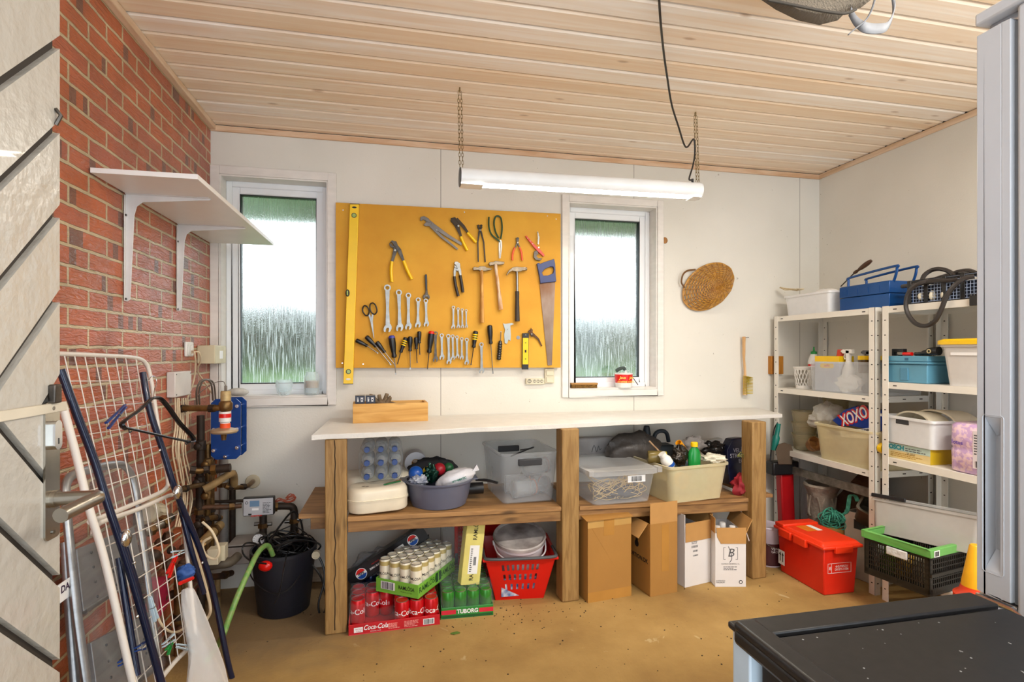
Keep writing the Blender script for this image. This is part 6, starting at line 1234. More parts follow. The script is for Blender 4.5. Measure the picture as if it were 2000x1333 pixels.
text('cashmere', .040, mat('dark_blue_print', '#1a2a5c', .5), t, (.05, -.043, -.062), (PI/2, math.radians(-14), 0)); b = B(); b.prism([(-.07, -.04, -.078), (.14, -.04, -.030), (.15, -.04, -.09), (-.06, -.04, -.11)], (0, .05, 0)); b.out('white_band', plw, t)
# second shelf, near rack
Z4 = 1.1005; a, rz, w_ = rk(1728, 1813, Z4, 2.42); t = thing('teal_toolbox', 'pale blue plastic toolbox with dark end on the nearer rack', 'toolbox', a, rz); lb = mat('pale_blue_plastic', '#5f9cb8', .4, var=.06); db = mat('deep_teal_plastic', '#2a6284', .4); h = .13
b = B(); b.box(.006, w_-.004, 0, .20, 0, h*.70, taper=.004); b.out('case', lb, t, bev=.005); b = B(); b.box(-.004, w_+.004, -.008, .21, h*.70, h*.78); b.out('rim', lb, t, bev=.003); b = B(); b.box(.0, w_, -.004, .205, h*.79, h); b.out('lid', lb, t, bev=.004)
b = B(); b.box(w_*.38, w_*.56, -.003, .004, .012, h*.55); b.out('latch', mat('mid_blue_plastic', '#4f8cab', .4), t, bev=.002); b = B(); b.box(w_*.50, w_*.58, -.0055, -.004, h*.84, h*.93); b.out('hasp', db, t)
t2 = a+V((0, 0, h+.002))
def ont(nm, lab, ct, b, m, **k): o = b.out(nm, m, None, **k); o.location = a+V((0, 0, h+.001)); o.rotation_euler = (0, 0, rz); return tag(o, lab, ct)
b = B(); b.box(.03, .09, .01, .035, .018, .034); b.box(.03, .038, .01, .035, 0, .02); b.tube([(.045, .02, .018), (.05, .02, .004), (.08, .02, .002)], .003, sm=3); ont('small_clamp', 'small black clamp standing on left of the pale blue toolbox', 'clamp', b, blackp, bev=.003)
b = B(); b.tube([(.085, .02, .009), (.13, .02, .009)], .009, n=10); ont('red_grip_tool', 'red ribbed tool grip lying on the pale blue toolbox', 'tool', b, redp); b = B(); b.tube([(.135, .03, .009), (.20, .05, .009)], .0085, n=10); ont('black_rod', 'black tool handle lying behind the red grip on the toolbox', 'tool', b, blackp)
b = B(); b.tube([(.165, .01, .010), (.20, .01, .016), (.235, .01, .022), (.27, .01, .023)], [.007, .012, .018, .020], n=12, sm=3); ont('black_torch', 'black torch lying at the right end of the pale blue toolbox', 'torch', b, blackp); b = B(); b.ann((.238, -.009, .022), .010, .006, (0, -1, 0), .003); ont('lanyard_ring', 'beige ring on the side of the black torch', 'ring', b, mat('beige_ring', '#b8ab82', .5))
p = bol(1849, Z4, 2.42); rz = -PI/2; gb = clear('grey_frosted_plastic', (.74, .72, .70), .85, .4, tint=(.8, .79, .77)); t = storage('yellow_lid_bin', 'grey frosted bin with bright yellow lid next to the refrigerator', p, rz, .36, .30, .185, gb, r=.03, taper=.90, cat_='bin')
b = B(); loft(b, [[(x+.162, y+.135, z) for x, y in rrect(.36+e, .30+e, .03)] for z, e in ((.183, .03), (.200, .03), (.208, .0))]); b.out('lid', yellowp, t, smooth=35); b = B(); b.box(-.045, .0, .03, .11, .178, .205); b.out('latch', mat('steel_blue_plastic', '#7f8ba0', .4), t, bev=.004); patch(whitet, t, .03, .20, .135, .148, -.016)
b = B(); tubbox(b, .2, .16, .25, .02, .95); o = b.out('grey_tub', mat('slate_plastic', '#5a6478', .5), None, smooth=50); o.location = V((2.68, 1.74, Z4)); tag(o, 'slate grey tub behind the yellow lidded bin', 'tub')
# third shelf, near rack
Z5 = .7225; a, rz, w_ = rk(1729, 1817, Z5, 2.43); t = thing('tool_carton', 'yellow tool carton with teal lettering under the white bin on the nearer rack', 'carton', a, rz); h = .072
b = B(); b.box(0, w_, 0, .26, 0, h); b.out('carton_body', mat('cream_carton', '#e0c88c', .5, var=.08), t, bev=.0015); b = B(); b.box(0, w_, -.0008, 0, h*.55, h); b.out('pale_band', mat('mint_print', '#bcd0c4', .5), t); text('BOSCH', .030, mat('teal_letters', '#1f8a94', .5), t, (.055, -.0020, h*.76), bold=.05); lines(t, greyt, .11, w_-.01, h*.62, h*.9, -.0009, 2, 3); lines(t, mat('ochre_print', '#b58a30', .5), .03, w_-.02, .010, .034, -.0002, 3, 6); text('SR 250-2', .012, greyt, t, (.14, -.002, h*.47))
b = B(); b.box(w_, w_+.0008, 0, .26, .0, h); b.out('yellow_end', mat('dull_yellow', '#d0ae1c', .5), t); b = B(); b.lathe([(0, -.012), (.026, -.012), (.028, .0), (.028, .012), (0, .012)], (-.012, .0, .036), n=24, M=Matrix.Rotation(PI/2, 4, 'Y')); o = b.out('yellow_end_plug', yellowp, t)
a2 = V((2.42, a.y+.005, Z5+h+.006)); t = storage('white_bin', 'white plastic bin with dark hand slot standing on the tool carton', a2, rz, .27, .34, .135, frow, r=.02, taper=.95, cat_='bin', rot=(math.radians(-1), math.radians(1), -PI/2)); b = B(); b.box(.075, .145, -.009, -.003, .098, .122); b.out('hand_slot', dk, t, bev=.003)
fm = mat('cream_foam', '#ddd2b8', .7, var=.06)
for k, (x, y, r_, wd) in enumerate(((.12, .04, .075, .16), (.17, .11, .09, .2))):
    b = B(); P = [(x+r_*1.25*math.cos(q), y, .105+r_*.75*math.sin(q)) for q in [PI*i/16 for i in range(17)]]; P += [(x+(r_*1.25-.008)*math.cos(q), y, .105+(r_*.75-.008)*math.sin(q)) for q in [PI*(16-i)/16 for i in range(17)]]
    loft(b, [P, [(p_[0]+.02, p_[1]+wd*.6, p_[2]-.005) for p_ in P]]); o = b.out('foam_sheet', fm, None, smooth=50); o.location = a2; o.rotation_euler = (0, 0, rz); tag(o, ('front', 'rear')[k]+' arched sheet of cream foam sticking out of the white bin', 'foam sheet')
p = bol(1848, Z5, 2.415); t = thing('toilet_paper_pack', 'pink and lilac pack of toilet paper beside the refrigerator', 'toilet paper', p+V((0, -.0, 0)), -PI/2)
tpm = mat('lilac_print_film', '#e9c9d2', .22, col2='#c9a6d0', vs=45, lo=.46, hi=.56, bump=.25); b = B(); loft(b, [[(x+.115, y+.11, z) for x, y in rrect(.23+e, .22+e, .05)] for z, e in ((0, -.02), (.006, 0), (.095, .004), (.105, -.004), (.115, .004), (.205, 0), (.215, -.02))]); b.out('wrapped_rolls', tpm, t, smooth=60)
b = B(); b.grid(lambda u, v: (.06+.11*u+.02*v, .05+.05*u-.01*v, .212+.075*v+.02*math.sin(u*9)*v), 14, 8); b.out('gathered_film', film, t); patch(mat('pale_print_panel', '#e8dde0', .4), t, .115, .175, .03, .19, -.002); lines(t, greyt, .12, .165, .09, .18, -.0028, 8, 4); barcode(t, blackt, .125, .165, .035, .062, -.0028, 10); text('lotus', .024, mat('purple_print', '#6a4fb0', .5), t, (.05, -.003, .13), bold=.02)
# ================================================================== floor, right side
t, w_, d_, rz = quadbox('red_box', 'tall red plastic lidded transport box standing on the floor by the far rack', onZ(1524, 1114, 0), onZ(1609, 1167, 0), onZ(1683, 1159, 0), .3, redp); d_ = (onZ(1524, 1114, 0)-onZ(1609, 1167, 0)).length
rp2 = mat('signal_red', '#e02814', .38, var=.05)
w_ -= .02; h = .245; b = B(); b.box(0, w_, 0, d_, 0, h, taper=.012); b.out('box_body', rp2, t, bev=.006); b = B(); b.box(-.016, w_+.016, -.016, d_+.016, h-.004, h+.014); b.box(.004, w_-.004, .01, d_*.80, h+.012, h+.03, taper=-.018); b.box(-.01, w_+.01, d_*.82, d_+.01, h+.014, h+.036); b.out('lid', mat('orange_red', '#f23a16', .38, var=.05), t, bev=.006)
for y in (.10, d_*.62): b = B(); b.box(-.026, -.006, y, y+.09, h-.03, h+.012); b.out('clip', bpy.data.materials['orange_red'], t, bev=.003)
b = B(); b.box(w_*.25, w_*.75, -.024, -.005, h-.022, h+.012); b.out('clip', bpy.data.materials['orange_red'], t, bev=.003)
b = B(); ringbox3 = None
x0, x1, z0, z1 = w_*.13, w_*.80, .115, .165
for q in ((x0, x1, z0, z0+.001), (x0, x1, z1-.001, z1), (x0, x0+.001, z0, z1), (x1-.001, x1, z0, z1), (x0+.022, x0+.023, z0, z1)): b.box(q[0], q[1], .004, .0062, q[2], q[3], Matrix.Translation((0, -.0015, 0)))
b.out('printed_frame', whitet, t); text('4H2/Y8/S/21/\nDK/ETI-11006', .0165, whitet, t, ((x0+x1)/2+.012, .0020, .140), bold=.0, sx=.85); text('8', .024, whitet, t, (x0+.012, .0020, .140))
b = B(); b.box(-.0006, .0, .0, .05, .045, .125, Matrix.Translation((.003, d_*.84, 0))); b.out('arrow_label', whitet, t)
for k in (.012, .033): b = B(); b.box(.0014, .0024, d_*.84+k, d_*.84+k+.005, .062, .10); b.prism([(.0014, d_*.84+k-.005, .098), (.0014, d_*.84+k+.010, .098), (.0014, d_*.84+k+.0025, .115)], (.001, 0, 0)); b.out('up_arrow', blackt, t)
b = B(); b.box(.05, .15, .17, .26, h+.0305, h+.0312); b.out('orange_label', mat('warning_orange', '#e87a1a', .5), t); b = B(); b.box(.115, .145, .17, .26, h+.0312, h+.0316); b.out('white_strip', whitet, t)
# garden tool with red guide bar cover
t = thing('hedge_trimmer', 'garden trimmer standing on end with red sheath, brown guard and teal grip', 'trimmer', onY(1537, 1090, 2.93)); YY = 2.93
b = B(True); b.prism([onY(x, y, YY) for x, y in ((1524, 905), (1550, 905), (1556, 1085), (1532, 1085))], (0, .05, 0)); b.out('red_sheath', mat('sheath_red', '#b5161c', .35), t, bev=.008)
b = B(True); loft(b, [[onY(x, y, YY+dy) for x, y in ((1515, 880), (1520, 868), (1532, 865), (1545, 869), (1549, 882), (1547, 908), (1520, 908))] for dy in (-.035, -.03, .03)]); b.out('guard', mat('brown_guard', '#5a4a3a', .6), t, bev=.004, smooth=40)
b = B(True); b.box(onY(1505, 905, YY).x, onY(1556, 905, YY).x, YY-.025, YY+.05, onY(1520, 928, YY).z, onY(1520, 902, YY).z); b.out('housing', blackp, t, bev=.01)
b = B(True); b.tube([onY(x, y, YY+.01) for x, y in ((1512, 880), (1515, 860), (1518, 845), (1521, 828))], [.020, .022, .014, .013], n=12, sm=3); b.out('teal_grip', mat('teal_plastic', '#157a6c', .4), t)
b = B(True); b.tube([onY(x, y, YY+.03) for x, y in ((1519, 826), (1512, 840), (1506, 880), (1504, 920))], .004, sm=5); b.out('cable', blackp, t)
# urn
t = thing('stone_urn', 'weathered grey stone garden urn standing behind the red box', 'urn', (2.50, 2.745, 0)); um = mat('weathered_stone', '#9a8f80', .85, col2='#6f655a', vs=14, bump=.9, bs=30)
b = B(); b.shell([(.08, 0), (.085, .04), (.05, .07), (.055, .10), (.085, .15), (.090, .20), (.070, .215), (.072, .26), (.076, .40), (.092, .435), (.100, .45), (.094, .462), (.075, .455), (.062, .40), (.058, .25), (.001, .24), (.001, 0)], n=40); b.out('urn_body', um, t, smooth=50)
b = B()
for i in range(12):
    a_ = 2*PI*i/12; b.tube([(math.cos(a_+.26*math.sin(k*PI/6)*(1 if i % 2 else -1))*(.0765), math.sin(a_+.26*math.sin(k*PI/6)*(1 if i % 2 else -1))*.0765, .27+.02*k-.03*math.sin(k*PI/6)) for k in range(7)], .006, n=6)
b.out('garland_relief', um, t)
b = B(True); bag(b, (2.60, 2.95, .235), (.06, .05, .235), 101, .15, flat=-.234); solo('wrapped_roll', b, clear('grey_wrap', (.6, .6, .6), .7, .2, bump=1, bs=25, tint=(.7, .7, .7)), 'grey plastic wrapped roll standing between the trimmer and the urn', 'roll', smooth=60)
galv = mat('galvanised_sheet', '#8f8b80', .45, .5, col2='#6b665c', vs=30)
b = B(True); b.box(2.43, 2.45, 2.30, 3.02, .485, .53); solo('metal_strip', b, galv, 'long galvanised metal strip lying level below the lower shelf of the far rack', 'metal strip')
plk = wood('dark_plank', '#6f5136', '#4a3320', 'y', 4)
for k in range(4):
    p0, p1 = V((2.73-.03*k, 3.02-.03*k, .10)), V((2.73-.03*k, 2.56-.03*k, .62-.03*k)); n_ = (p1-p0).cross(V((1, 0, 0))).normalized(); b = B(True); b.prism([p0-n_*.045, p1-n_*.045, p1+n_*.045, p0+n_*.045], (.016, 0, 0)); solo('plank', b, plk, ('rearmost', 'second', 'third', 'front')[k]+' of the dark slanted planks leaning under the far rack', 'plank', smooth=0)
rope = mat('teal_rope', '#4fae94', .8, col2='#2f7f6a', vs=60); b = B(True); r = random.Random(3); c_ = onX(1627, 1012, 2.45)
for k in range(22):
    q0 = c_+V((r.uniform(-.02, .02), r.uniform(-.02, .02), r.uniform(-.03, .02))); R1 = r.uniform(.035, .062); ax = r.uniform(0, 6)
    b.tube([q0+V((math.cos(s)*R1*math.cos(ax), math.cos(s)*R1*math.sin(ax), math.sin(s)*R1*.6)) for s in [2*PI*i/12 for i in range(12)]], .0032, n=5, closed=True)
for k in range(5): b.tube([onX(x+k*1.5, y, 2.47) for x, y in ((1640, 1006), (1651, 1000), (1655, 980), (1658, 968), (1668, 970), (1672, 980))], .0035, sm=4)
solo('teal_rope', b, rope, 'coil of teal rope between the red box and white crate', 'rope')
b = B(); b.box(-.05, .05, -.05, .05, 0, c_.z-.055); o = b.out('dark_carton', card, None); o.location = (c_.x, c_.y, 0); tag(o, 'brown carton carrying the coil of teal rope', 'carton')
t = thing('white_crate', 'white plastic crate with a hand hole behind the red box', 'crate', (2.47, 2.545, 0), math.radians(-78)); wc = mat('dirty_white_plastic', '#b5aa98', .5, var=.15); q = .36
b = B(); b.box(0, .19, 0, .006, 0, q-.09); b.box(0, .19, 0, .006, q-.035, q); b.box(0, .05, 0, .006, q-.09, q-.035); b.box(.14, .19, 0, .006, q-.09, q-.035); b.box(0, .006, 0, .16, 0, q); b.box(.184, .19, 0, .16, 0, q); b.box(0, .19, .154, .16, 0, q); b.box(0, .19, 0, .16, 0, .006); b.out('crate_body', wc, t, bev=.003)
b = B(); tubbox(b, .155, .155, .16, .02, .75); o = b.out('square_planter', mat('olive_planter', '#5a5140', .5, var=.3), None, smooth=50); o.location = onX(1697, 1012, 2.56); o.rotation_euler = (math.radians(35), math.radians(-38), .3); tag(o, 'dark olive square planter tipped towards the room on the white crate', 'planter')
# folding crate
Cp, Lp, Rp = onZ(1816, 1168, .1865), onZ(1690, 1117, .1865), onZ(1914, 1140, .1865); t, w_, d_, rz = quadbox('folding_crate', 'black folding crate with green rim on the floor beside the refrigerator', Lp, Cp, Rp, .2, blackp, 'crate'); w_ = .34; d_ = .285; h = .180; dp = mat('crate_black', '#1d1a17', .45)
b = B(); b.box(0, w_, 0, d_, 0, .012)
def lat(P00, ux, uz, W_, H_, nx, nz, b, nrm, th=.006):
    P00, ux, uz, nrm = V(P00), V(ux), V(uz), V(nrm)
    def br(u0, u1, v0, v1): b.prism([P00+ux*u0+uz*v0, P00+ux*u1+uz*v0, P00+ux*u1+uz*v1, P00+ux*u0+uz*v1], nrm*th)
    br(0, W_, 0, .022); br(0, W_, H_-.012, H_); br(0, .022, 0, H_); br(W_-.022, W_, 0, H_)
    for i in range(1, nx): u = .02+(W_-.04)*i/nx; br(u-.0022, u+.0022, 0, H_)
    for i in range(1, nz): v = .02+(H_-.03)*i/nz; br(0, W_, v-.0022, v+.0022)
lat((0, 0, .01), (1, 0, 0), (0, 0, 1), w_, h-.02, 22, 6, b, (0, 1, 0)); lat((0, 0, .01), (0, 1, 0), (0, 0, 1), d_, h-.02, 24, 6, b, (1, 0, 0)); lat((0, d_, .01), (1, 0, 0), (0, 0, 1), w_, h-.02, 22, 6, b, (0, -1, 0)); lat((w_, 0, .01), (0, 1, 0), (0, 0, 1), d_, h-.02, 24, 6, b, (-1, 0, 0))
b.box(0, w_, -.008, 0, .085, .10); b.out('lattice_sides', dp, t, smooth=0)
gr = mat('leaf_green_plastic', '#6db35a', .4); b = B(); ringbox2(b, -.010, w_+.010, -.010, d_+.010, .018, h-.008, h+.028); b.out('rim', gr, t, bev=.003); b = B(); b.box(-.014, -.004, d_*.30, d_*.62, h-.05, h-.012); b.out('hand_grip', clear('grip_clear', (.8, .8, .8), .7, .2, bump=1), t, bev=.006)
patch(whitet, t, .012, .05, h-.006, h+.022, -.0104); barcode(t, blackt, .017, .045, h-.002, h+.018, -.0116, 8)
r = random.Random(11)
cols = (('#d9d2bc', 'cream'), ('#e0b33a', 'yellow'), ('#7fb52c', 'bright green'), ('#cfd0d4', 'pale grey'), ('#8a6a4a', 'brown'), ('#c9c3a4', 'beige'), ('#d77a2a', 'orange'), ('#e9e6df', 'white'))
plc = ('at the near corner', 'along the front left side', 'at the middle of the left side', 'at the far left', 'along the right side', 'at the right end', 'in the upper right part', 'at the bottom middle'); xy = ((.055, .055), (.055, .13), (.055, .20), (.06, .235), (.13, .055), (.21, .06), (.28, .07), (.15, .13))
for k, ((c_, cn), pl_, (x, y)) in enumerate(zip(cols, plc, xy)):
    b = B(); bag(b, (0, 0, .075), (.042, .04, .068), 110+k, .3, 7, n=18, m=12, flat=-.062); o = b.out('packet', mat('packet_%d' % k, c_, .4, var=.3, vs=30), None, smooth=50); o.location = W2(t, x, y, 0)+V((0, 0, .002)); tag(o, '%s packet inside the folding crate, %s' % (cn, pl_), 'packet')
tcr = t
a = W2(t, .03, .035, .10); cb2 = thing('clear_lid_box', 'clear plastic box with black hinge strip tilted on top of the green rimmed crate', 'storage box', V((2.295, 2.225, .362)), rot=(math.radians(-13), math.radians(-2), math.radians(-72))); wq, dq, hq = .43, .19, .165
b = B(); tubbox(b, wq, dq, hq, .02, .93); bmesh.ops.translate(b.bm, verts=b.bm.verts, vec=(wq/2, dq/2+.02, 0)); b.out('box_body', clear('smoky_clear', (.80, .76, .72), .36, .15, tint=(.85, .83, .80)), cb2, smooth=50)
b = B(); b.box(-.012, wq+.012, .010, dq+.032, hq+.001, hq+.016); b.out('lid', bpy.data.materials['clear_lid'], cb2, bev=.004); b = B(); b.box(.0, .15, .002, .016, hq+.003, hq+.022); b.out('hinge_strip', blackp, cb2, bev=.003)
t = thing('traffic_cone', 'orange and yellow cone half hidden behind the refrigerator', 'cone', (2.19, 1.64, 0)); b = B(); b.lathe([(.135, 0), (.138, .02), (.10, .03), (.062, .27), (.068, .285), (.070, .31), (.052, .325), (.046, .345)], n=28); b.out('cone_base', mat('cone_red', '#e0401c', .4), t); b = B(); b.lathe([(.046, .344), (.020, .50), (.016, .505), (0, .505)], n=28); b.out('cone_top', mat('cone_yellow', '#f2b21c', .4), t)
# ================================================================== white wall shelf on brackets
shw = mat('shelf_laminate', '#e9e6e2', .35, var=.03)
t = thing('wall_shelf', 'white laminate shelf on two brackets mounted on the red brick wall', 'shelf', (-.79, 2.42, 1.43))
b = B(True); b.box(XL+.006, -.635, 1.935, 3.05, 1.8175, 1.834); b.out('board', shw, t, bev=.001)
for y in (2.168, 2.636):
    b = B(True); x = XL+.004
    P = [(x, 1.817), (x, 1.438), (x+.008, 1.433), (x+.015, 1.438), (x+.028, 1.742), (x+.036, 1.774), (x+.055, 1.790), (x+.275, 1.810), (x+.28, 1.817)]
    b.prism([(q, y-.002, z) for q, z in P], (0, .004, 0)); b.box(x, x+.002, y-.014, y+.014, 1.433, 1.812); b.box(x+.002, x+.275, y-.012, y+.012, 1.815, 1.8173)
    o = b.out('bracket', mat('bracket_grey', '#dcd9d6', .35), t, smooth=0, bev=.001)
    for z in (1.74, 1.44): b = B(True); b.cyl((x+.002, y-.006, z), (x+.005, y-.006, z), .004, n=10); b.out('screw', dsteel, o)
# ================================================================== fittings on the brick wall
def onL(px, py, t_=0): return onX(px, py, XL+t_)
elb = mat('grey_junction_box', '#d8d2cc', .4); beige = mat('beige_junction_box', '#cfc4a4', .45); cabm = mat('cream_cable', '#dcc9a8', .5)
def wbox(name, lab, y0, y1, z0, z1, t_, m, ct='junction box'):
    t = thing(name, lab, ct, (XL+t_/2, (y0+y1)/2, z0)); b = B(True); b.box(XL+.001, XL+t_, y0, y1, z0, z1); b.out('housing', m, t, bev=.004); return t
t = wbox('junction_box', 'long pale grey junction box on the brick wall above the bundle of cables', 2.522, 2.706, 1.056, 1.165, .036, elb)
for y in (2.533, 2.695):
    for z in (1.067, 1.154): b = B(True); b.cyl((XL+.0355, y, z), (XL+.0375, y, z), .003, n=8); b.out('screw', dsteel, t)
t = wbox('beige_junction_box', 'deep beige junction box on the brick wall beside the left window', 2.879, 3.055, 1.192, 1.283, .082, beige); b = B(True); b.box(XL+.082, XL+.0828, 2.95, 3.0, 1.216, 1.256); b.out('label', whitet, t)
t = wbox('wall_switch', 'white rocker switch on the brick wall left of the beige junction box', 2.715, 2.80, 1.229, 1.297, .014, white, 'switch')
for y in (2.724, 2.760): b = B(True); b.box(XL+.014, XL+.018, y, y+.028, 1.235, 1.283); b.out('rocker', white, t, bev=.002)
r = random.Random(9)
for k in range(7):
    x = 342+4*k; b = B(True)
    b.tube([onL(x+r.uniform(-1, 1)+dx*r.uniform(.3, 1), y, .02+.006*(k % 3)) for dx, y in ((0, 778), (2, 830), (-6, 880), (8, 930), (14, 975), (2, 1030))], .0035, sm=4, n=6)
    solo('cable', b, cabm, 'cream cable of the vertical bundle below the junction box, %s from the left' % ORD[k], 'cable', 'cream cables on the brick wall')
b = B(True); b.tube([onL(375, 686, .03), onL(380, 690, .05), onL(382, 712, .04), onL(378, 745, .02), onL(366, 778, .02)], .004, sm=5); solo('cable', b, cabm, 'cream cable from wall switch curving left of the beige junction box', 'cable')
b = B(True); b.tube([onL(374, 690, .03), onL(388, 688, .06), onL(392, 705, .05), onL(386, 725, .02), onL(402, 750, .02), onL(415, 770, .02)], .004, sm=5); solo('cable', b, cabm, 'cream cable crossing under the beige junction box towards the valve', 'cable')
gcab = mat('grey_cable', '#6f655a', .5)
for k, (dx, rr_) in enumerate(((0, .0045), (5, .004))): b = B(True); b.tube([onL(385+dx, 790, .03), onL(384+dx, 765, .05), onL(391+dx, 746, .07), onL(404+dx, 742, .08), onL(413+dx, 752, .07), onL(416+dx, 782, .05)], rr_, sm=5); solo('cable', b, gcab, ('outer', 'inner')[k]+' grey brown cable looping above the valve', 'cable')
# ================================================================== heat exchanger and pipework
plb = mat('exchanger_blue', '#0d3f8a', .35, .2, var=.1)
t = thing('heat_exchanger', 'blue bolted plate heat exchanger hanging under the left window', 'heat exchanger', (-.797, 2.85, .72))
def plate(y, x0, x1, z0, z1, c_=.02): 
    b = B(True); b.prism([(x0+c_, y, z0), (x1-c_, y, z0), (x1, y, z0+c_), (x1, y, z1-c_), (x1-c_, y, z1), (x0+c_, y, z1), (x0, y, z1-c_), (x0, y, z0+c_)], (0, .008, 0)); return b
plate(2.80, -.862, -.731, .735, 1.025).out('front_plate', plb, t, smooth=0); plate(2.90, -.862, -.731, .735, 1.025).out('rear_plate', plb, t, smooth=0)
b = B(True)
for k in range(9): b.box(-.845, -.75, 2.812+.0095*k, 2.816+.0095*k, .76, 1.0)
b.out('plates', steel, t, smooth=0)
for x, z in ((-.745, .99), (-.745, .88), (-.745, .79), (-.848, .78), (-.797, .748), (-.848, .88)): b = B(True); b.cyl((x, 2.785, z), (x, 2.93, z), .004, n=8); b.cyl((x, 2.788, z), (x, 2.80, z), .009, n=6); b.out('bolt', chrome, t)
brz = mat('tarnished_brass', '#8a6a3c', .42, .7, col2='#5a4228', vs=22, bump=.15); cop = mat('copper', '#b5663a', .35, .85, var=.3); lag = mat('beige_lagging', '#9d8154', .7, .1, col2='#6f5a3a', vs=12, bump=.2); blk = mat('blackened_pipe', '#3b3028', .55, .5, var=.3, vs=20)
def pipe(lab, pts, r_, m, rings=(), name='water_pipe', sm=3):
    t = None; P = [onY(x, y, Y) for x, y, Y in pts]
    if not rings: b = B(True); b.tube(P, r_, n=12, sm=sm if len(P) > 2 else 0); return solo(name, b, m, lab, 'pipe')
    mid = P[0]; t = thing(name, lab, 'pipe', mid); b = B(True); b.tube(P, r_, n=12, sm=sm if len(P) > 2 else 0); b.out('tube', m, t)
    for i, f in rings:
        a_, e_ = P[i], P[i+1]; c_ = a_.lerp(e_, f); d = (e_-a_).normalized(); b = B(True); b.cyl(c_-d*.011, c_+d*.011, r_*1.38, n=6); b.out('nut', brz if m is not brz else blk, t)
pipe('thick brown pipe running level from brick wall into the valve body', [(350, 800, 2.62), (362, 798, 2.6), (420, 798, 2.56), (436, 794, 2.56)], .0135, brz, ((0, .6), (1, .9)))
pipe('tall tarnished pipe nearest the brick wall below the valve', [(392, 812, 2.78), (392, 880, 2.78), (390, 960, 2.78), (390, 1060, 2.78)], .017, blk, ((0, .9), (1, .5), (2, .4)))
pipe('second upright brass pipe just right of the tall tarnished one', [(406, 868, 2.82), (406, 930, 2.82), (405, 1010, 2.82), (405, 1075, 2.82)], .014, brz, ((0, .5), (1, .3), (2, .2)))
pipe('slim bright copper pipe hanging down behind the blue exchanger', [(421, 850, 2.92), (421, 905, 2.92), (420, 960, 2.92)], .008, cop)
pipe('wide grey soil pipe against the back wall under the exchanger', [(437, 885, 3.045), (437, 1090, 3.045)], .022, mat('grey_pipe', '#9a9690', .5, var=.15), ((0, .3),), sm=0)
pipe('dark brown upright pipe right of the wide grey one', [(454, 920, 3.03), (454, 1070, 3.03)], .016, blk, ((0, .2),), sm=0)
pipe('beige lagged pipe slanting up to the right below the exchanger', [(398, 957, 2.66), (415, 948, 2.68), (450, 926, 2.76), (457, 932, 2.82), (457, 948, 2.86)], .0175, lag)
pipe('beige pipe ending in a round flange on the white back wall', [(440, 950, 2.84), (455, 953, 2.86), (480, 951, 2.92), (492, 943, 3.00), (494, 941, 3.07)], .0115, brz, ((0, .7), (1, .8)))
c_ = onY(494, 941, 3.075); b = B(True); b.cyl(c_+V((0, -.008, 0)), c_+V((0, .004, 0)), .036, n=28); solo('wall_flange', b, mat('flange_cream', '#c9bca0', .6), 'round cream flange where the beige pipe enters the white wall', 'flange', bev=.003)
pipe('thick black motorised valve arm under the blue exchanger', [(408, 919, 2.70), (450, 914, 2.70)], .0195, blk, ((0, .25),), sm=0)
pipe('brass cross pipe with wheel left of the black valve arm', [(372, 918, 2.66), (388, 920, 2.67), (408, 917, 2.70)], .013, brz, ((0, .3), (1, .6)))
pipe('long level copper brown pipe leading to the grey heat meter', [(372, 1000, 2.78), (392, 992, 2.78), (440, 991, 2.80), (472, 988, 2.82)], .012, rust, ((0, .8), (2, .4)))
pipe('thin dark pipe just above the long level copper brown pipe', [(402, 981, 2.92), (475, 979, 2.92)], .008, blk)
pipe('fat brown lagged pipe slanting at lower left of the pipework', [(378, 1078, 2.64), (400, 1056, 2.68), (430, 1026, 2.82)], .022, lag, ((0, .6), (1, .6)))
pipe('grey brown elbow pipe running down beside the pale control box', [(400, 1150, 2.75), (402, 1112, 2.74), (420, 1104, 2.74), (448, 1100, 2.75), (464, 1087, 2.82)], .021, mat('grey_brown_pipe', '#6b6152', .6, var=.3))
pipe('pale pipe section standing at far left behind the drying rack', [(366, 1100, 2.60), (366, 1280, 2.60)], .016, lag, ((0, .3),), sm=0)
pipe('dark upright pipe going to the floor beside the green hose', [(392, 1150, 2.66), (392, 1260, 2.66)], .017, blk, ((0, .4),), sm=0)
pipe('brown upright pipe going to the floor near the brick wall', [(348, 1120, 2.45), (348, 1290, 2.45)], .016, brz, ((0, .5),), sm=0)
pipe('shiny steel coupling pipe behind the middle of the drying rack', [(280, 1040, 2.1), (305, 1030, 2.14), (335, 1010, 2.2)], .017, steel, ((0, .5), (1, .5)))
pipe('dark pipe going right from heat meter and down towards bucket', [(530, 990, 2.92), (560, 989, 2.94), (573, 994, 2.95), (575, 1020, 2.95), (572, 1075, 2.95), (574, 1110, 2.95)], .019, blk, ((0, .25), (2, .9), (3, .4)))
pipe('short pipe dropping from the meter to the round gauge', [(514, 1008, 2.88), (514, 1055, 2.88)], .018, blk, ((0, .4),), sm=0)
for k, (x, y) in enumerate(((502, 1024), (526, 1024), (561, 1019), (586, 1015))): b = B(True); c_ = onY(x, y, 2.88 if k < 2 else 2.94); b.cyl(c_+V((-.012, 0, 0)), c_+V((.012, 0, 0)), .010, n=12); solo('valve_stub', b, steel, ('left', 'right', 'left', 'right')[k]+' metal valve stub on the '+('pipe under the heat meter', 'right pipe below red wires')[k//2], 'valve')
pipe('brass upright pipe between the tall tarnished one and the slim copper one', [(414, 900, 2.88), (414, 960, 2.88), (414, 1080, 2.88)], .012, brz, ((0, .2), (0, .8), (1, .3), (1, .7)))
pipe('short brass branch pipe with nuts under the beige lagged pipe', [(396, 1018, 2.72), (412, 1012, 2.76), (430, 1012, 2.84)], .013, brz, ((0, .3), (1, .6)))
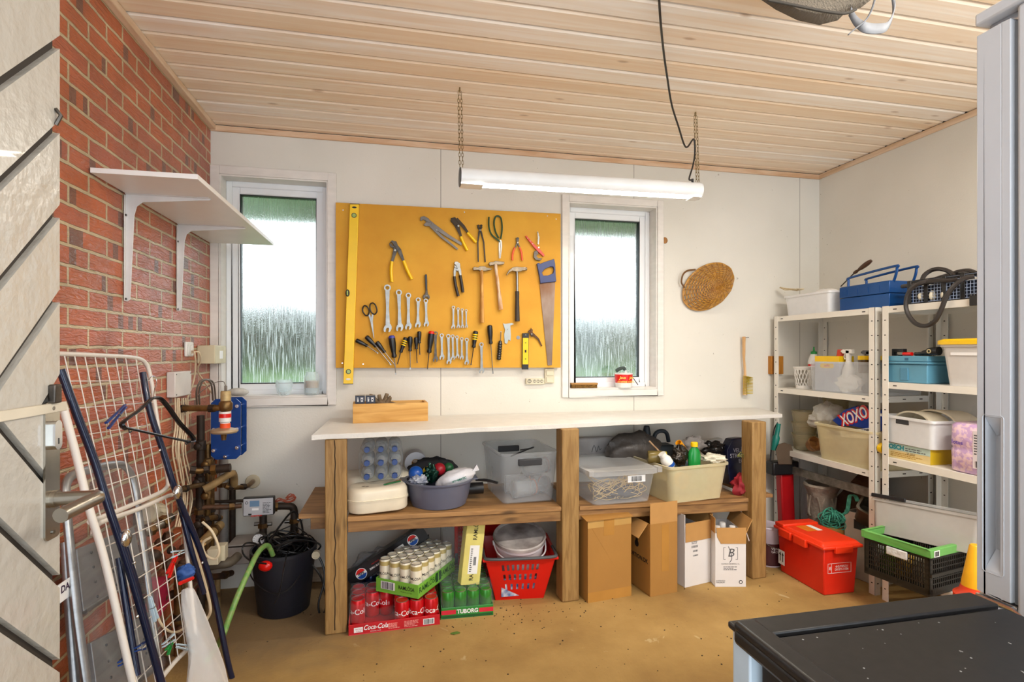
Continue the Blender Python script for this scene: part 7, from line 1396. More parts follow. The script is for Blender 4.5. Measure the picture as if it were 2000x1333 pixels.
pipe('low brown pipe crossing behind the relay boxes', [(380, 1130, 2.70), (430, 1126, 2.85), (452, 1120, 2.95)], .015, rust, ((0, .5), (1, .4)))
pipe('dark upright pipe standing in the corner behind the others', [(400, 1090, 2.98), (400, 1180, 2.98)], .020, blk, ((0, .3),), sm=0)
pipe('pale upright pipe section near floor beside the hose', [(425, 1125, 2.86), (425, 1215, 2.86)], .013, lag, ((0, .4),), sm=0)
pipe('brass pipe running along the brick wall to the black valve arm', [(352, 958, 2.50), (372, 952, 2.60), (392, 948, 2.70), (410, 947, 2.76)], .011, brz, ((0, .5), (2, .5)))
for k, (x, y, Y) in enumerate(((392, 870, 2.75), (406, 905, 2.79), (390, 940, 2.75), (406, 965, 2.79), (392, 1020, 2.75), (414, 1035, 2.85))):
    b = B(True); c_ = onY(x, y, Y); b.cyl(c_+V((0, 0, -.02)), c_+V((0, 0, .02)), .023, n=8); b.cyl(c_, c_+V((.0, -.04, 0)), .010, n=10); b.ball(c_+V((0, -.045, 0)), (.017, .008, .017), n=10, m=6)
    solo('gate_valve', b, brz if k % 2 else blk, 'small round-headed gate valve on the upright pipes, %s from the top' % ORD[k], 'valve', 'gate valves on the upright pipes', bev=.002)
# valve with cone and disc
t = thing('pressure_valve', 'valve with white and red labels and a round disc in front of the blue exchanger', 'valve', onY(440, 862, 2.56)); Yv = 2.56; L = lambda y: onY(440, y, Yv).z; x0 = onY(441, 800, Yv).x; dsc = mat('tan_metal', '#b7a182', .45, .4)
b = B(True); b.lathe([(.021, L(783)), (.021, L(766)), (.018, L(764)), (.0, L(764))], (x0, Yv, 0), 22); b.out('top_cap', mat('worn_ochre', '#b8a070', .5, .3, var=.3, vs=30), t)
b = B(True); b.lathe([(.016, L(806)), (.027, L(800)), (.028, L(788)), (.020, L(783)), (0, L(783))], (x0, Yv, 0), 22); b.out('body', brz, t)
b = B(True); b.lathe([(0, L(824)), (.024, L(824)), (.024, L(804)), (0, L(804))], (x0-.003, Yv, 0), 22); b.out('sleeve', white, t); b = B(True); b.lathe([(.0245, L(816)), (.0245, L(808))], (x0-.003, Yv, 0), 22); b.out('red_label', redp, t)
b = B(True); b.lathe([(0, L(838)), (.021, L(838)), (.019, L(825)), (0, L(825))], (x0-.003, Yv, 0), 22); b.out('neck', white, t); b = B(True); b.lathe([(.0212, L(836)), (.0205, L(827))], (x0-.002, Yv-.001, 0), 22); b.out('orange_label', mat('orange_sticker', '#f0561e', .5), t)
b = B(True); b.lathe([(0, L(848)), (.050, L(846)), (.056, L(843)), (.050, L(839)), (.026, L(836)), (0, L(836))], (x0-.006, Yv, 0), 30); b.out('disc', dsc, t); b = B(True); b.cyl((x0-.008, Yv, L(860)), (x0-.008, Yv, L(848)), .009, .013, n=14); b.out('nub', brz, t)
b = B(True); b.tube([(x0, Yv, L(764)), (x0, Yv, L(754))], .006); b.tube([onY(x, y, Yv) for x, y in ((440, 754), (436, 746), (420, 748), (396, 763), (385, 775))], .0018, sm=5, n=5); b.out('sensor_lead', gcab, t)
# meter, gauge, boxes
t = thing('heat_meter', 'flat grey heat meter with a small display on the back wall pipework', 'meter', onY(503, 1012, 2.80)); p0, p1 = onY(474, 1010, 2.80), onY(535, 971, 2.80); mg = mat('meter_grey', '#b9bbc0', .35)
b = B(True); b.box(p0.x, p1.x, 2.80, 2.835, p0.z, p1.z); b.out('housing', blackp, t, bev=.004); b = B(True); b.box(p0.x+.004, p1.x-.004, 2.7985, 2.80, p0.z+.004, p1.z-.004); b.out('face', mg, t)
b = B(True); b.box(p0.x+.032, p0.x+.075, 2.7975, 2.7985, p1.z-.042, p1.z-.014); b.out('display', mat('lcd_blue', '#6f8fae', .15), t); b = B(True); b.box(p0.x+.042, p0.x+.072, 2.7978, 2.7985, p0.z+.028, p0.z+.038); b.out('label', whitet, t); b = B(True); b.ann((p0.x+.018, 2.7984, p1.z-.022), .007, .005, (0, -1, 0), .0008, n=14); b.out('button_ring', blackt, t)
off = V(t.location); lines(t, greyt, p0.x+.090-off.x, p1.x-.012-off.x, .022, p1.z-p0.z-.012, 2.7984-off.y, 8, 5); text('KAMSTRUP', .010, redp, t, (p0.x+.062-off.x, 2.7980-off.y, .010), bold=.03); b = B(True); b.box(p0.x+.025, p0.x+.040, 2.7978, 2.7985, p0.z+.006, p0.z+.013); b.out('port', blackt, t)
t = thing('pressure_gauge', 'small round white pressure gauge below the heat meter', 'gauge', onY(505, 1065, 2.84)); c_ = onY(505, 1054, 2.84); b = B(True); b.cyl(c_+V((0, .025, 0)), c_, .031, n=30); b.ann(c_, .031, .027, (0, -1, 0), .004, n=30); b.out('case', steel, t); b = B(True); b.cyl(c_, c_+V((0, -.001, 0)), .027, n=30); b.out('dial', whitet, t)
b = B(True); b.prism([c_+V((-.004, -.0015, -.014)), c_+V((.010, -.0015, .017)), c_+V((-.0, -.0015, -.013))], (0, -.0008, 0))
for k in range(9): a_ = math.radians(-45+33*k); b.box(-.0006, .0006, -.0012, -.0002, .019, .024, Matrix.Translation(c_+V((0, -.001, 0))) @ Matrix.Rotation(a_-1.6, 4, 'Y'))
b.out('needle_and_marks', blackt, t)
p0, p1 = onY(443, 1107, 2.90), onY(503, 1062, 2.90); t = thing('control_box', 'pale grey plastic control box low on back wall behind the gauge', 'control box', ((p0.x+p1.x)/2, 2.95, p0.z)); b = B(True); b.box(p0.x, p1.x, 2.90, 3.06, p0.z+.04, p1.z); b.box(p0.x+.012, p1.x-.004, 2.91, 3.06, p0.z, p0.z+.045); b.out('housing', mat('dusty_grey_plastic', '#aaa19a', .5, var=.15), t, bev=.005); b = B(True); b.box(p0.x+.006, p1.x-.015, 2.897, 2.90, p1.z-.012, p1.z-.006); b.out('lid_seam', dsteel, t)
for k, (x, y) in enumerate(((404, 1106), (418, 1098))): p0 = onY(x, y, 2.60+.05*k); b = B(True); b.box(p0.x, p0.x+.045, p0.y, p0.y+.05, p0.z, p0.z+.07); solo('relay_box', b, cream, ('nearer', 'farther')[k]+' small cream relay box beside the fat brown pipe', 'relay box', bev=.003)
b = B(True); r = random.Random(2)
for k in range(5): b.tube([onY(x+r.uniform(-3, 3), y+r.uniform(-3, 3), 2.86) for x, y in ((533, 980), (548, 976), (562, 980), (577, 974), (570, 968), (558, 975))], .0026, sm=4, n=5)
solo('red_wires', b, mat('red_brown_wire', '#9c4a34', .5), 'bundle of thin red brown wires beside the heat meter', 'wires')
b = B(True); b.tube([onY(x, y, 2.3) for x, y in ((395, 1020), (415, 1040), (428, 1075), (420, 1092), (402, 1085), (396, 1062), (412, 1050))], .005, sm=5); solo('cable', b, cabm, 'thick cream cable coiling in front of the two relay boxes', 'cable')
b = B(True); c_ = onL(306, 1005, .05); b.lathe([(.042, 0), (.044, .02), (.04, .085), (.03, .095), (0, .095)], c_, 26, Matrix.Rotation(math.radians(70), 4, 'X'))
for k in range(14): a_ = 2*PI*k/14; b.tube([c_+Matrix.Rotation(math.radians(70), 3, 'X') @ V((.044*math.cos(a_), .044*math.sin(a_), .025)), c_+Matrix.Rotation(math.radians(70), 3, 'X') @ V((.041*math.cos(a_), .041*math.sin(a_), .08))], .002, n=4)
solo('ribbed_thermostat', b, cream, 'ribbed cream thermostat knob behind middle of the drying rack', 'thermostat')
b = B(True)
for k in range(30): c_ = onL(300+r.uniform(-25, 60), 1050+r.uniform(-20, 250), r.uniform(.03, .10)); b.ball(c_, r.uniform(.012, .026), n=8, m=6, ns=.3, nf=40)
tag(solo('fittings_heap', b, rust, 'mass of small rusty fittings on the brick wall behind the drying rack', 'fittings'), kind='stuff')
# ================================================================== bucket with cables, hose
p = onZ(545, 1211, 0); c = V((p.x, p.y+.115, 0)); t = thing('black_bucket', 'black plastic bucket overflowing with black cables under the heat meter', 'bucket', c); b = B(); b.shell([(.110, 0), (.118, .006), (.146, .285), (.152, .285), (.152, .30), (.142, .30), (.112, .01), (.001, .008), (.001, 0)], n=44); b.out('bucket_body', mat('black_rubber', '#1c1e28', .5, var=.1, bump=.1), t, smooth=50)
b = B(); b.tube([(-.15, 0, .28), (-.13, -.08, .20), (-.03, -.145, .14), (.06, -.14, .16), (.15, 0, .28)], .003, sm=6); b.out('bail', blackp, t)
r = random.Random(12); bcb = mat('black_cable', '#141416', .4)
b = B()
for k in range(26):
    a0 = r.uniform(0, 6); R1 = r.uniform(.05, .125); ox, oy = r.uniform(-.03, .03), r.uniform(-.03, .03); z0 = r.uniform(.24, .36)
    b.tube([(ox+R1*math.cos(a0+q), oy+R1*math.sin(a0+q)*.9, z0+.022*math.sin(2*q+k)) for q in [i*.75 for i in range(9)]], r.choice((.003, .004, .005)), sm=3, n=6)
o = b.out('cable_tangle', bcb, None); o.location = c; tag(o, 'tangle of black cables heaped in the black bucket', 'cables'); o['kind'] = 'stuff'
def loose(lab, pts, rr_=.0042, m=bcb, nm='black_cable'): b = B(True); b.tube([onY(*q) for q in pts], rr_, sm=6, n=7); return solo(nm, b, m, lab, 'cable')
loose('black cable arching high from the bucket up to the pipe', [(525, 1062, 2.70), (545, 1030, 2.78), (572, 1000, 2.86), (588, 1020, 2.86), (592, 1060, 2.84), (585, 1090, 2.78)], .005)
loose('black cable loop spilling right of the bucket down to the floor', [(600, 1070, 2.76), (625, 1092, 2.74), (634, 1130, 2.72), (622, 1180, 2.70), (628, 1205, 2.70), (637, 1180, 2.70), (628, 1130, 2.74), (604, 1098, 2.76)], .005)
loose('thin black cable bulging to the left of bucket over the control box', [(520, 1075, 2.66), (497, 1062, 2.70), (478, 1063, 2.70), (474, 1080, 2.68), (490, 1096, 2.62), (520, 1102, 2.58)], .004)
loose('black cable hanging down over the front of the bucket', [(566, 1074, 2.72), (560, 1084, 2.62), (553, 1120, 2.535), (545, 1160, 2.53), (536, 1180, 2.53)], .003)
loose('black cable arching over right rim of the bucket', [(540, 1078, 2.65), (560, 1058, 2.7), (600, 1056, 2.74), (626, 1066, 2.76), (612, 1080, 2.76), (585, 1082, 2.72)], .0045)
b = B(True); b.ball(onY(518, 1106, 2.64), (.032, .022, .024), ns=.2, nf=20); solo('red_plug', b, redp, 'red plug housing lying among black cables in the bucket', 'plug', bev=.002)
b = B(True); c_ = onY(618, 1082, 2.74); b.cyl(c_, c_+V((0, -.02, 0)), .019, n=20); b.ann(c_+V((0, -.02, 0)), .019, .014, (0, -1, 0), .004); solo('white_plug', b, cream, 'round cream wall plug on the cables at the bucket right rim', 'plug')
b = B(True); pts = [onY(533, 1085, 2.68), onY(522, 1066, 2.64), onY(504, 1080, 2.55), onY(484, 1120, 2.45), onY(464, 1165, 2.38), onY(447, 1210, 2.34), onY(436, 1240, 2.30)]; b.tube(pts+[onZ(424, 1262, .012), onZ(405, 1290, .012)], .0115, sm=5, n=12)
solo('green_hose', b, mat('green_braided_hose', '#5d9a4a', .45, col2='#8aa05a', vs=60), 'green braided hose leading from the black bucket down to the floor', 'hose')
b2 = B(); b2.box(XL+.25, -.30, YB-.02, YB-.001, .001, .075); struct('baseboard_back', b2, wood('old_board', '#a58f78', '#7d6a55', 'x', 5), bev=.002)
# ================================================================== drying rack and things beside it
NV = V((1.23, 0, .27)).normalized()
def onR(px, py, off=0): return onP(px, py, V((-.92, 0, 1.23))+NV*off, NV)
wtub = mat('white_tube', '#ddd6cc', .3, var=.05)
t = thing('drying_rack', 'folded drying rack with white wires and navy blue legs leaning on brick wall', 'drying rack', onR(300, 1330)*1.0)
def rt(name, pts, r_, m, off=0, sm=4): b = B(True); b.tube([onR(x, y, off) for x, y in pts], r_, n=10, sm=sm if len(pts) > 2 else 0); return b.out(name, m, t)
rt('upper_frame', [(100, 691), (180, 694), (262, 699), (284, 710), (294, 738), (305, 810), (317, 885), (328, 938), (322, 956), (299, 969), (235, 996), (175, 1020)], .0075, wtub)
rt('lower_frame', [(182, 1045), (195, 1022), (270, 995), (340, 966), (352, 985), (362, 1050), (372, 1150), (380, 1240), (366, 1268), (340, 1295), (300, 1345)], .0075, wtub)
rt('left_tube', [(122, 790), (150, 895), (173, 990), (199, 1075), (221, 1165), (250, 1295), (262, 1345)], .0095, wtub, .045)
def quad(c4_, n, m_, nm):
    TL, TR, BR_, BL = [V((x, y, 0)) for x, y in c4_]
    for i in range(1, n): a_ = TL.lerp(TR, i/n); e_ = BL.lerp(BR_, i/n); rt(nm, [(a_.x, a_.y), (e_.x, e_.y)], .0017, wtub, .002)
    for i in range(1, m_): a_ = TL.lerp(BL, i/m_); e_ = TR.lerp(BR_, i/m_); rt(nm, [(a_.x, a_.y), (e_.x, e_.y)], .0017, wtub, -.001)
quad([(105, 691), (285, 702), (326, 955), (180, 1016)], 9, 6, 'wire'); quad([(186, 1028), (343, 968), (378, 1258), (262, 1390)], 8, 8, 'wire')
nv = navy
rt('leg', [(118, 722), (150, 810), (186, 905), (210, 985), (240, 1075), (268, 1165), (318, 1345)], .0105, nv, .05); rt('leg', [(240, 1060), (262, 1130), (290, 1240), (316, 1345)], .0095, nv, .035); rt('leg', [(232, 1090), (246, 1180), (268, 1320)], .009, nv, .02)
rt('leg', [(279, 728), (292, 800), (318, 880), (345, 965), (385, 1060), (415, 1150), (444, 1290), (458, 1340)], .0105, nv, .035); rt('leg', [(350, 980), (372, 1070), (398, 1160)], .0095, nv, .02)
for x, y in ((246, 1052), (347, 962)): b = B(True); c_ = onR(x, y, .062); b.ball(c_, (.014, .02, .026), n=12, m=8); o = b.out('hinge', chrome, t)
for x, y in ((268, 1205), (395, 1100), (262, 1100), (312, 880)): b = B(True); c_ = onR(x, y, .055); b.ball(c_, .005, n=8, m=6); b.out('rivet', chrome, t)
hg = mat('black_gloss_plastic', '#15161a', .2)
t = thing('coat_hanger', 'black plastic coat hanger hooked on the corner of the drying rack', 'hanger', onR(300, 862, .09))
def hr(name, pts, r_, m, off=.09, fl=1): b = B(True); b.tube([onR(x, y, off) for x, y in pts], r_, n=10, sm=5, flat=fl); b.out(name, m, t)
hr('arms', [(245, 838), (238, 830), (246, 820), (270, 803), (288, 786), (300, 778), (314, 780), (330, 798), (350, 826), (374, 852), (378, 862), (368, 864)], .0090, hg, fl=.55); hr('bar', [(245, 836), (290, 846), (330, 855), (368, 863)], .0042, hg); hr('hook', [(300, 778), (302, 760), (306, 748), (303, 737), (296, 736), (291, 742)], .0015, chrome, .07)
for px in (252, 362): hr('notch', [(px, 838 if px < 300 else 860), (px+1, 845 if px < 300 else 868), (px+5, 843 if px < 300 else 867)], .002, hg)
def peg(x, y, x2, y2, m, lab):
    t_ = thing('clothes_peg', lab, 'clothes peg', onR(x, y, .03), group='clothes pegs on the drying rack'); a_, e_ = onR(x, y, .03), onR(x2, y2, .03); d = (e_-a_).normalized(); n_ = d.cross(NV).normalized()
    for s_ in (-1, 1): b = B(True); P = [a_+n_*s_*.002, e_+n_*s_*.006, e_+n_*s_*.012, a_.lerp(e_, .4)+n_*s_*.007, a_+n_*s_*.006]; b.prism([p_-NV*.004 for p_ in P], NV*.009); b.out('half', m, t_, bev=.001)
    b = B(True); c_ = a_.lerp(e_, .45); b.tube([c_-n_*.007-NV*.006, c_-n_*.007+NV*.007, c_+n_*.007+NV*.007, c_+n_*.007-NV*.006], .0012, n=5); b.out('spring', steel, t_)
pblue = mat('peg_blue', '#16408a', .35); pice = mat('peg_ice_blue', '#bcd3e2', .25)
peg(245, 793, 209, 832, pblue, 'dark blue clothes peg on upper wires left of the coat hanger'); peg(292, 1167, 305, 1212, pice, 'ice blue clothes peg hanging near the middle of lower wires'); peg(344, 1085, 328, 1125, redp, 'red clothes peg on the lower wires right side')
peg(358, 1078, 336, 1084, pice, 'ice blue clothes peg lying level above the red peg'); peg(318, 1262, 340, 1245, pice, 'pale clothes peg, left one of the cluster at the bottom bar'); peg(345, 1262, 378, 1268, pice, 'pale clothes peg, right one of the cluster at the bottom bar'); peg(365, 1240, 388, 1250, mat('peg_clear', '#d5dadc', .2), 'clear clothes peg at the foot of the white mesh bag'); peg(264, 1270, 282, 1262, pblue, 'dark blue clothes peg near the foot of the navy leg'); peg(232, 1298, 246, 1288, pblue, 'lowest dark blue clothes peg beside the white tube')
peg(335, 1255, 326, 1275, greenp, 'green clothes peg inside the bottom cluster')
t = thing('mesh_bag', 'white mesh bag with a red clip hanging from the drying rack', 'bag', onR(400, 1330, .06)); msh = clear('white_mesh', (.94, .94, .94), .34, .6, tint=(.95, .95, .95))
prof = ((1148, 358, 374), (1165, 358, 378), (1200, 362, 392), (1240, 372, 404), (1280, 378, 420), (1310, 372, 432), (1345, 366, 440))
b = B(True); n = 20; rings = []
for k, (y, x0, x1) in enumerate(prof):
    a_, e_ = onR(x0, y, .05), onR(x1, y, .05); c_ = (a_+e_)/2; w2 = (e_-a_)/2; rings.append([c_+w2*math.cos(q)*(1+.12*math.sin(5*q+k))+NV*(.018+.004*k)*math.sin(q)*(1+.25*math.sin(4*q+k*1.3)) for q in [2*PI*i/n for i in range(n)]])
loft(b, rings, True, False); b.out('mesh', msh, t, smooth=70, sub=1); b = B(True); b.tube([onR(352, 1140, .06), onR(376, 1130, .06)], .0065, n=8); b.out('red_clip', redp, t)
b = B(True); bag(b, onR(362, 1118, .02), (.03, .03, .026), 131, .3); solo('blue_cloth', b, mat('blue_cloth', '#2f58a0', .6), 'small blue cloth bundled above the red clip of the mesh bag', 'cloth', smooth=60)
b = B(True); p_ = onL(303, 1165, .06); b.box(-.03, .03, -.05, .05, -.06, .05, Matrix.Translation(p_) @ Matrix.Rotation(.2, 4, 'X')); solo('red_packet', b, mat('red_pink_packet', '#b0264a', .4, var=.3, vs=30), 'dark red packet seen through lower wires of the drying rack', 'packet', bev=.003)
b = B(True); b.tube([onR(x, y, -.02) for x, y in ((300, 1180), (315, 1220), (340, 1236), (365, 1222), (378, 1190), (368, 1140))], .004, sm=5); solo('cream_tube', b, cabm, 'thin cream tube drooping behind the lower wires', 'tube')
b = B(True); b.tube([onR(x, y, -.01) for x, y in ((352, 990), (376, 1060), (400, 1140), (411, 1190), (404, 1210))], .006, sm=5); solo('cream_rod', b, cabm, 'cream rod running down between the two right navy legs', 'rod')
# ladder in plastic
alum = mat('brushed_aluminium', '#a9aaab', .35, .8, var=.15, vs=8, stretch=(1, 1, 8)); LO = -.055
t = thing('step_ladder', 'folded aluminium step ladder wrapped in clear plastic behind the drying rack', 'ladder', onR(180, 1330, LO))
def lt(name, pts, r_, m, off=LO, sm=4, fl=1): b = B(True); b.tube([onR(x, y, off) for x, y in pts], r_, n=10, sm=sm if len(pts) > 2 else 0, flat=fl); return b.out(name, m, t)
lt('rail', [(176, 1380), (150, 1200), (134, 1040), (128, 965), (135, 935), (160, 922), (222, 908), (246, 913), (262, 945), (276, 1040), (294, 1180), (318, 1380)], .013, alum, fl=.8); lt('rail', [(150, 1380), (136, 1200), (127, 1060)], .011, alum, LO-.03)
dim = mat('dark_rivet', '#4a4a4c', .5)
for q in ([(150, 1073), (262, 1030), (282, 1120), (164, 1195)], [(178, 1256), (292, 1196), (312, 1300), (196, 1390)]):
    b = B(True); P = [onR(x, y, LO+.004) for x, y in q]; b.prism(P, NV*-.012); s_ = b.out('step', alum, t, smooth=0, bev=.002)
    b = B(True)
    for u in (.2, .5, .8):
        for v in (.15, .4, .65, .9): c_ = P[0].lerp(P[1], u).lerp(P[3].lerp(P[2], u), v); b.cyl(c_, c_+NV*.002, .004, n=8)
    b.out('grip_studs', dim, s_)
    lt('step_edge', [q[3], q[2]], .008, steel)
b = B(True)
def lw(u, v): x = 126+(285-126)*u+34*v*1.4*0+ (40*v); y = 925+430*v-20*u; return onR(x, y, LO+.030+.016*noise.noise(V((u*5, v*9, 2))))
b.grid(lw, 22, 30); b.out('plastic_wrap', clear('ladder_film', (.5, .52, .55), .04, .06, bump=.8, bs=10, tint=(.93, .94, .95)), t)
t = thing('brown_carton', 'tall dark brown carton with a white label between the door and the ladder', 'carton', (-.885, 1.46, 0)); b = B(); b.box(-.035, .035, -.19, .09, 0, .62); b.out('carton_body', mat('dark_brown_card', '#5f3a2c', .7), t, bev=.002); p_ = onX(131, 1150, -.849); b = B(True); b.box(-.8495, -.848, p_.y-.06, p_.y+.03, p_.z-.025, p_.z+.025); b.out('label', whitet, t)
text('DAISE', .026, mat('purple_black', '#3a2040', .5), t, (.0375, p_.y-1.46+.005, p_.z+.006), (PI/2, 0, PI/2), bold=.03, al='CENTER')
# ================================================================== open plank door on the left
dpt = mat('cream_door_paint', '#aca69b', .25, var=.05, vs=4, bump=.35, bs=38, coat=.3); DX = -.52; Y0, Y1, ZT = .10, .98, 2.05; ZM = 1.163
def clip(P, a, b_, c_):
    out = []; f = lambda p: a*p[0]+b_*p[1]-c_
    for i in range(len(P)):
        p, q = P[i-1], P[i]; fp, fq = f(p), f(q)
        if (fp >= 0) != (fq >= 0): s_ = fp/(fp-fq); out.append((p[0]+(q[0]-p[0])*s_, p[1]+(q[1]-p[1])*s_))
        if fq >= 0: out.append(q)
    return out
root = thing('door_1', None, None, (DX, Y0, 0)); root['kind'] = 'structure'
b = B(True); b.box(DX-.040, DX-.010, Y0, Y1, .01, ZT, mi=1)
for k in range(-16, 16):
    for sg, z0, z1, base in ((-1, ZM, ZT, .6165), (1, .01, ZM, 1.99)):
        c0 = base+.134*k; g_ = .021; P = [(Y0, z0), (Y1, z0), (Y1, z1), (Y0, z1)]; P = clip(P, sg, 1, c0+g_); P = clip(P, -sg, -1, -(c0+.134)) if P else P
        if len(P) > 2: b.prism([(DX-.010, y, z) for y, z in P], (.010, 0, 0))
b.out('door_leaf', [dpt, mat('groove_shade_dirt', '#352d25', .8)], root, smooth=0)  # dark backing slab paints shade and dirt into the plank grooves
b = B(True); b.box(DX-.0, DX+.004, Y0, Y1+.012, 1.156, 1.171); b.out('strap', mat('cream_strap', '#c4baa6', .4), root, bev=.001); b = B(True); b.box(DX+.0, DX+.010, Y1-.030, Y1-.012, 1.171, 1.20, Matrix.Identity(4)); b.out('catch', dsteel, root, bev=.002)
pl = B(True); loft(pl, [[(DX+x_, .957+y, 1.068+z) for y, z in rrect(.036, .212, .008)] for x_ in (0, .003)]); pl.out('lock_plate', mat('worn_chrome', '#b9b4a8', .22, .95, var=.2, vs=20), root)
for z in (1.163, .972): b = B(True); b.cyl((DX+.003, .957, z), (DX+.005, .957, z), .003, n=8); b.out('screw', steel, root)
b = B(True); loft(b, [[(DX+.003+x_, .957+y, 1.122+z) for y, z in rrect(.018, .045, .0088)] for x_ in (0, .008)]); o = b.out('cylinder_lock', chrome, root); b = B(True); b.box(DX+.011, DX+.0115, .956, .958, 1.108, 1.117); b.out('keyhole', blackt, o)
b = B(True); b.cyl((DX+.003, .957, 1.023), (DX+.010, .957, 1.023), .013, n=20); b.tube([(DX+.005, .957, 1.023), (DX+.052, .957, 1.023), (DX+.065, .952, 1.023), (DX+.063, .92, 1.022), (DX+.058, .872, 1.019)], .0105, sm=4, n=14); b.out('lever_handle', mat('satin_nickel', '#a09a90', .28, .95), root)
b = B(True); b.tube([(DX+.001, Y1-.012, 1.63), (DX+.008, Y1-.012, 1.62), (DX+.001, Y1-.012, 1.605)], .003, n=6); b.out('small_staple', dsteel, root)
# ================================================================== refrigerators
fw = mat('fridge_white', '#cdd1d6', .3, var=.03); FX = 1.069
t = thing('refrigerator', 'tall white refrigerator with recessed side grip at the right edge', 'refrigerator', (1.37, .48, 0))
b = B(True); b.box(FX, 1.67, .12, .733, .03, 1.862); b.out('cabinet', fw, t, bev=.006); b = B(True); b.box(FX-.004, 1.674, .12, .80, 1.862, 1.885); b.out('top_cap', fw, t, bev=.004)
b = B(True); b.box(FX+.010, 1.66, .733, .742, .80, 1.84); b.box(FX+.01, 1.66, .733, .742, .06, .785); b.out('gasket', mat('fridge_gasket', '#7c8084', .6), t)
ya, yb_, za, zb_ = .757, .785, .847, 1.13; y0, y1 = .742, .799
b = B(True); b.box(FX+.028, 1.67, y0, y1, .802, 1.845)
for q in ((y0, ya, .802, 1.845), (yb_, y1, .802, 1.845), (ya, yb_, .802, za), (ya, yb_, zb_, 1.845)): b.box(FX, FX+.028, *q)
d_ = b.out('door', fw, t, smooth=0, bev=.0015)
for k in range(2):
    b = B(True); zz = za if k == 0 else zb_; z2 = za+.035 if k == 0 else zb_-.035; b.faces([(FX+.0005, ya, zz), (FX+.0005, yb_, zz), (FX+.0275, yb_, z2), (FX+.0275, ya, z2)], [(0, 1, 2, 3)]); b.out('grip_ramp', fw, d_)
b = B(True); loft(b, [[(FX-.001+e, ya+(yb_-ya)/2+y*k_, (za+zb_)/2+z*k_) for y, z in rrect(yb_-ya+.008, zb_-za+.008, .006)] for e, k_ in ((0, 1), (.003, 1))], False, False); b.out('grip_rim', fw, d_, solid=.001)
b = B(True); b.box(FX, 1.67, .742, .799, .06, .785); b.out('freezer_door', fw, t, bev=.003); b = B(True); b.box(FX+.004, 1.6, .735, .797, .7875, .7985); b.tube([(FX+.002, .80, .793), (FX+.002, .74, .793), (FX+.002, .725, .787)], .004); b.out('hinge_bar', chrome, t)
b = B(True); b.box(FX+.02, FX+.06, .742, .790, 1.846, 1.861); b.out('top_hinge', chrome, t)
bt = mat('black_speckled_top', '#1d1c1c', .38, col2='#262423', vs=60, spec=.35); t = thing('small_freezer', 'low freezer with scratched black top and pale door edge in the lower right corner', 'freezer', (.72, .40, 0)); zt = .85
b = B(True); b.box(.495, .928, .10, .652, .02, zt-.012); b.out('cabinet', mat('black_cabinet', '#161618', .5), t, bev=.004); b = B(True); b.box(.487, .931, .09, .655, zt-.012, zt); b.out('top', bt, t, bev=.004)
b = B(True); b.box(.487, .928, .665, .705, .04, zt-.008); b.out('door', mat('pale_blue_white', '#b9cbd8', .3), t, bev=.003); b = B(True); b.box(.480, .931, .662, .707, zt-.008, zt+.002); b.out('door_cap', bt, t, bev=.003)
b = B(True); b.box(.520, .93, .654, .664, .05, zt-.14); b.out('gasket', blackp, t); b = B(True); b.box(.477, .513, .08, .690, zt-.004, zt+.012); b.box(.477, .489, .08, .690, zt-.022, zt); b.out('side_trim', bt, t, bev=.006)
b = B(True); b.box(.4915, .495, .12, .625, .05, zt-.045); b.out('side_panel', mat('dark_grey_panel', '#2a2929', .35), t, bev=.001)
b = B(True); r = random.Random(8)
for (x0, y0_, x1, y1_) in ((.735, .45, .765, .52), (.80, .40, .90, .47), (.82, .42, .88, .45), (.60, .48, .605, .50)): b.prism([(x0, y0_, zt+.0002), (x1, y1_, zt+.0002), (x1+.0015, y1_-.0015, zt+.0002), (x0+.0015, y0_-.0015, zt+.0002)], (0, 0, .0003))
for k in range(60): x, y = r.uniform(.54, .93), r.uniform(.38, .65); b.cyl((x, y, zt), (x, y, zt+.0005), r.uniform(.0006, .0016), n=6)
tag(b.out('scratches_and_crumbs', mat('pale_scratch', '#9a9894', .6), t), kind='stuff')
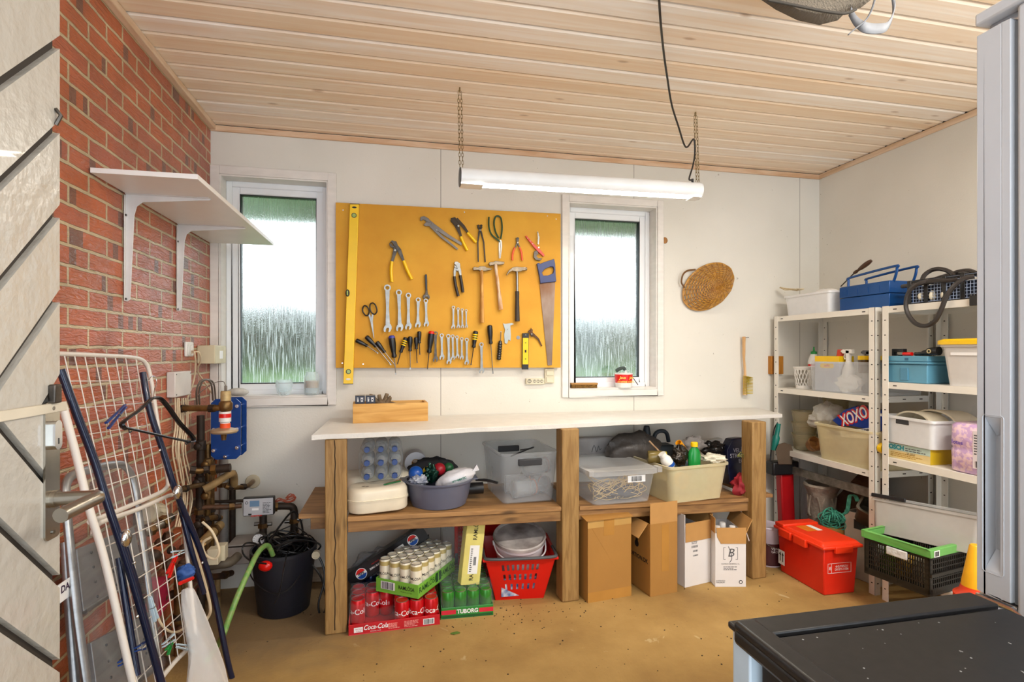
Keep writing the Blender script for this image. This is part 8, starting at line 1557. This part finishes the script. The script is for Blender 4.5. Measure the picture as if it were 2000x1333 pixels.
# ================================================================== fabric bag under the ceiling
def onD(px, py, d): return O+ray(px, py)*d
fb = mat('ribbed_taupe_fabric', '#6e6558', .85, col2='#554d43', vs=3, bump=.9, bs=220, stretch=(1, .05, 1)); t = thing('hanging_bag', 'taupe ribbed fabric bag with grey strap hanging from the ceiling above', 'bag', onD(1600, 0, 1.5))
hull = [(1462, -70), (1484, -2), (1515, 19), (1558, 40), (1600, 49), (1636, 40), (1654, 22), (1680, 16), (1706, -4), (1722, -70)]
b = B(True); rings = []
for d, k_, dy in ((1.42, .86, -14), (1.45, 1, 0), (1.62, 1, -2), (1.66, .86, -20)): rings.append([onD(1592+(x-1592)*k_, (y*k_ if y > 0 else y)+dy, d) for x, y in hull])
loft(b, rings); b.out('bag_body', fb, t, smooth=60); b = B(True); b.tube([onD(x, y, 1.41) for x, y in ((1500, 0), (1560, 12), (1610, 22), (1650, 26), (1672, 18))], .004, sm=5); b.out('seam', mat('dark_seam', '#3a352e', .8), t)
gs = mat('grey_webbing', '#7c7f84', .8, var=.15, vs=30)
b = B(True); P = [onD(x, y, d) for x, y, d in ((1660, 22, 1.44), (1672, 42, 1.42), (1690, 54, 1.40), (1716, 56, 1.40), (1734, 50, 1.41), (1746, 20, 1.44), (1742, -20, 1.46))]; P = cat(P, 5)
b.grid(lambda u, v: P[min(len(P)-1, int(round(u*(len(P)-1))))]+V((-.006, .0, -.020))*(v-.5)*1.4, len(P)-1, 1); b.out('webbing_loop', gs, t, solid=.003)
b = B(True); b.tube([onD(x, y, 1.40) for x, y in ((1710, -6), (1702, 20), (1690, 40), (1668, 58), (1657, 68))], .0035, sm=4, flat=.5); b.out('thin_strap', gs, t)
b = B(True); b.tube([onD(1600, -60, 1.55), V((onD(1600, -60, 1.55).x, onD(1600, -60, 1.55).y, ZC))], .004); b.out('hanging_cord', gs, t)
# ================================================================== floor dirt
b = B(); r = random.Random(4)
for k in range(260):
    px, py = r.gauss(940, 130), r.gauss(1195, 22)
    if k % 3 == 0: px, py = r.uniform(450, 1600), r.uniform(1120, 1320)
    if py < 1150 and px < 1080 or py > 1330: continue
    p = onZ(px, py, .001); s_ = r.uniform(.0012, .0042); b.ball(p, (s_, s_*r.uniform(.6, 1.2), s_*.6), n=6, m=4)
tag(b.out('floor_grit', dirt, None), 'dark crumbs of dirt scattered over the floor before the bench', 'dirt', kind='stuff')
b = B(True); p = onZ(889, 1238, .002); b.prism([p+V((-.022, 0, 0)), p+V((-.006, -.010, .001)), p+V((.022, -.002, 0)), p+V((.010, .009, .001)), p+V((-.010, .008, 0))], (0, 0, .003)); solo('green_leaf', b, mat('leaf', '#5a7a2c', .6), 'small green leaf lying on the floor before the drink trays', 'leaf')
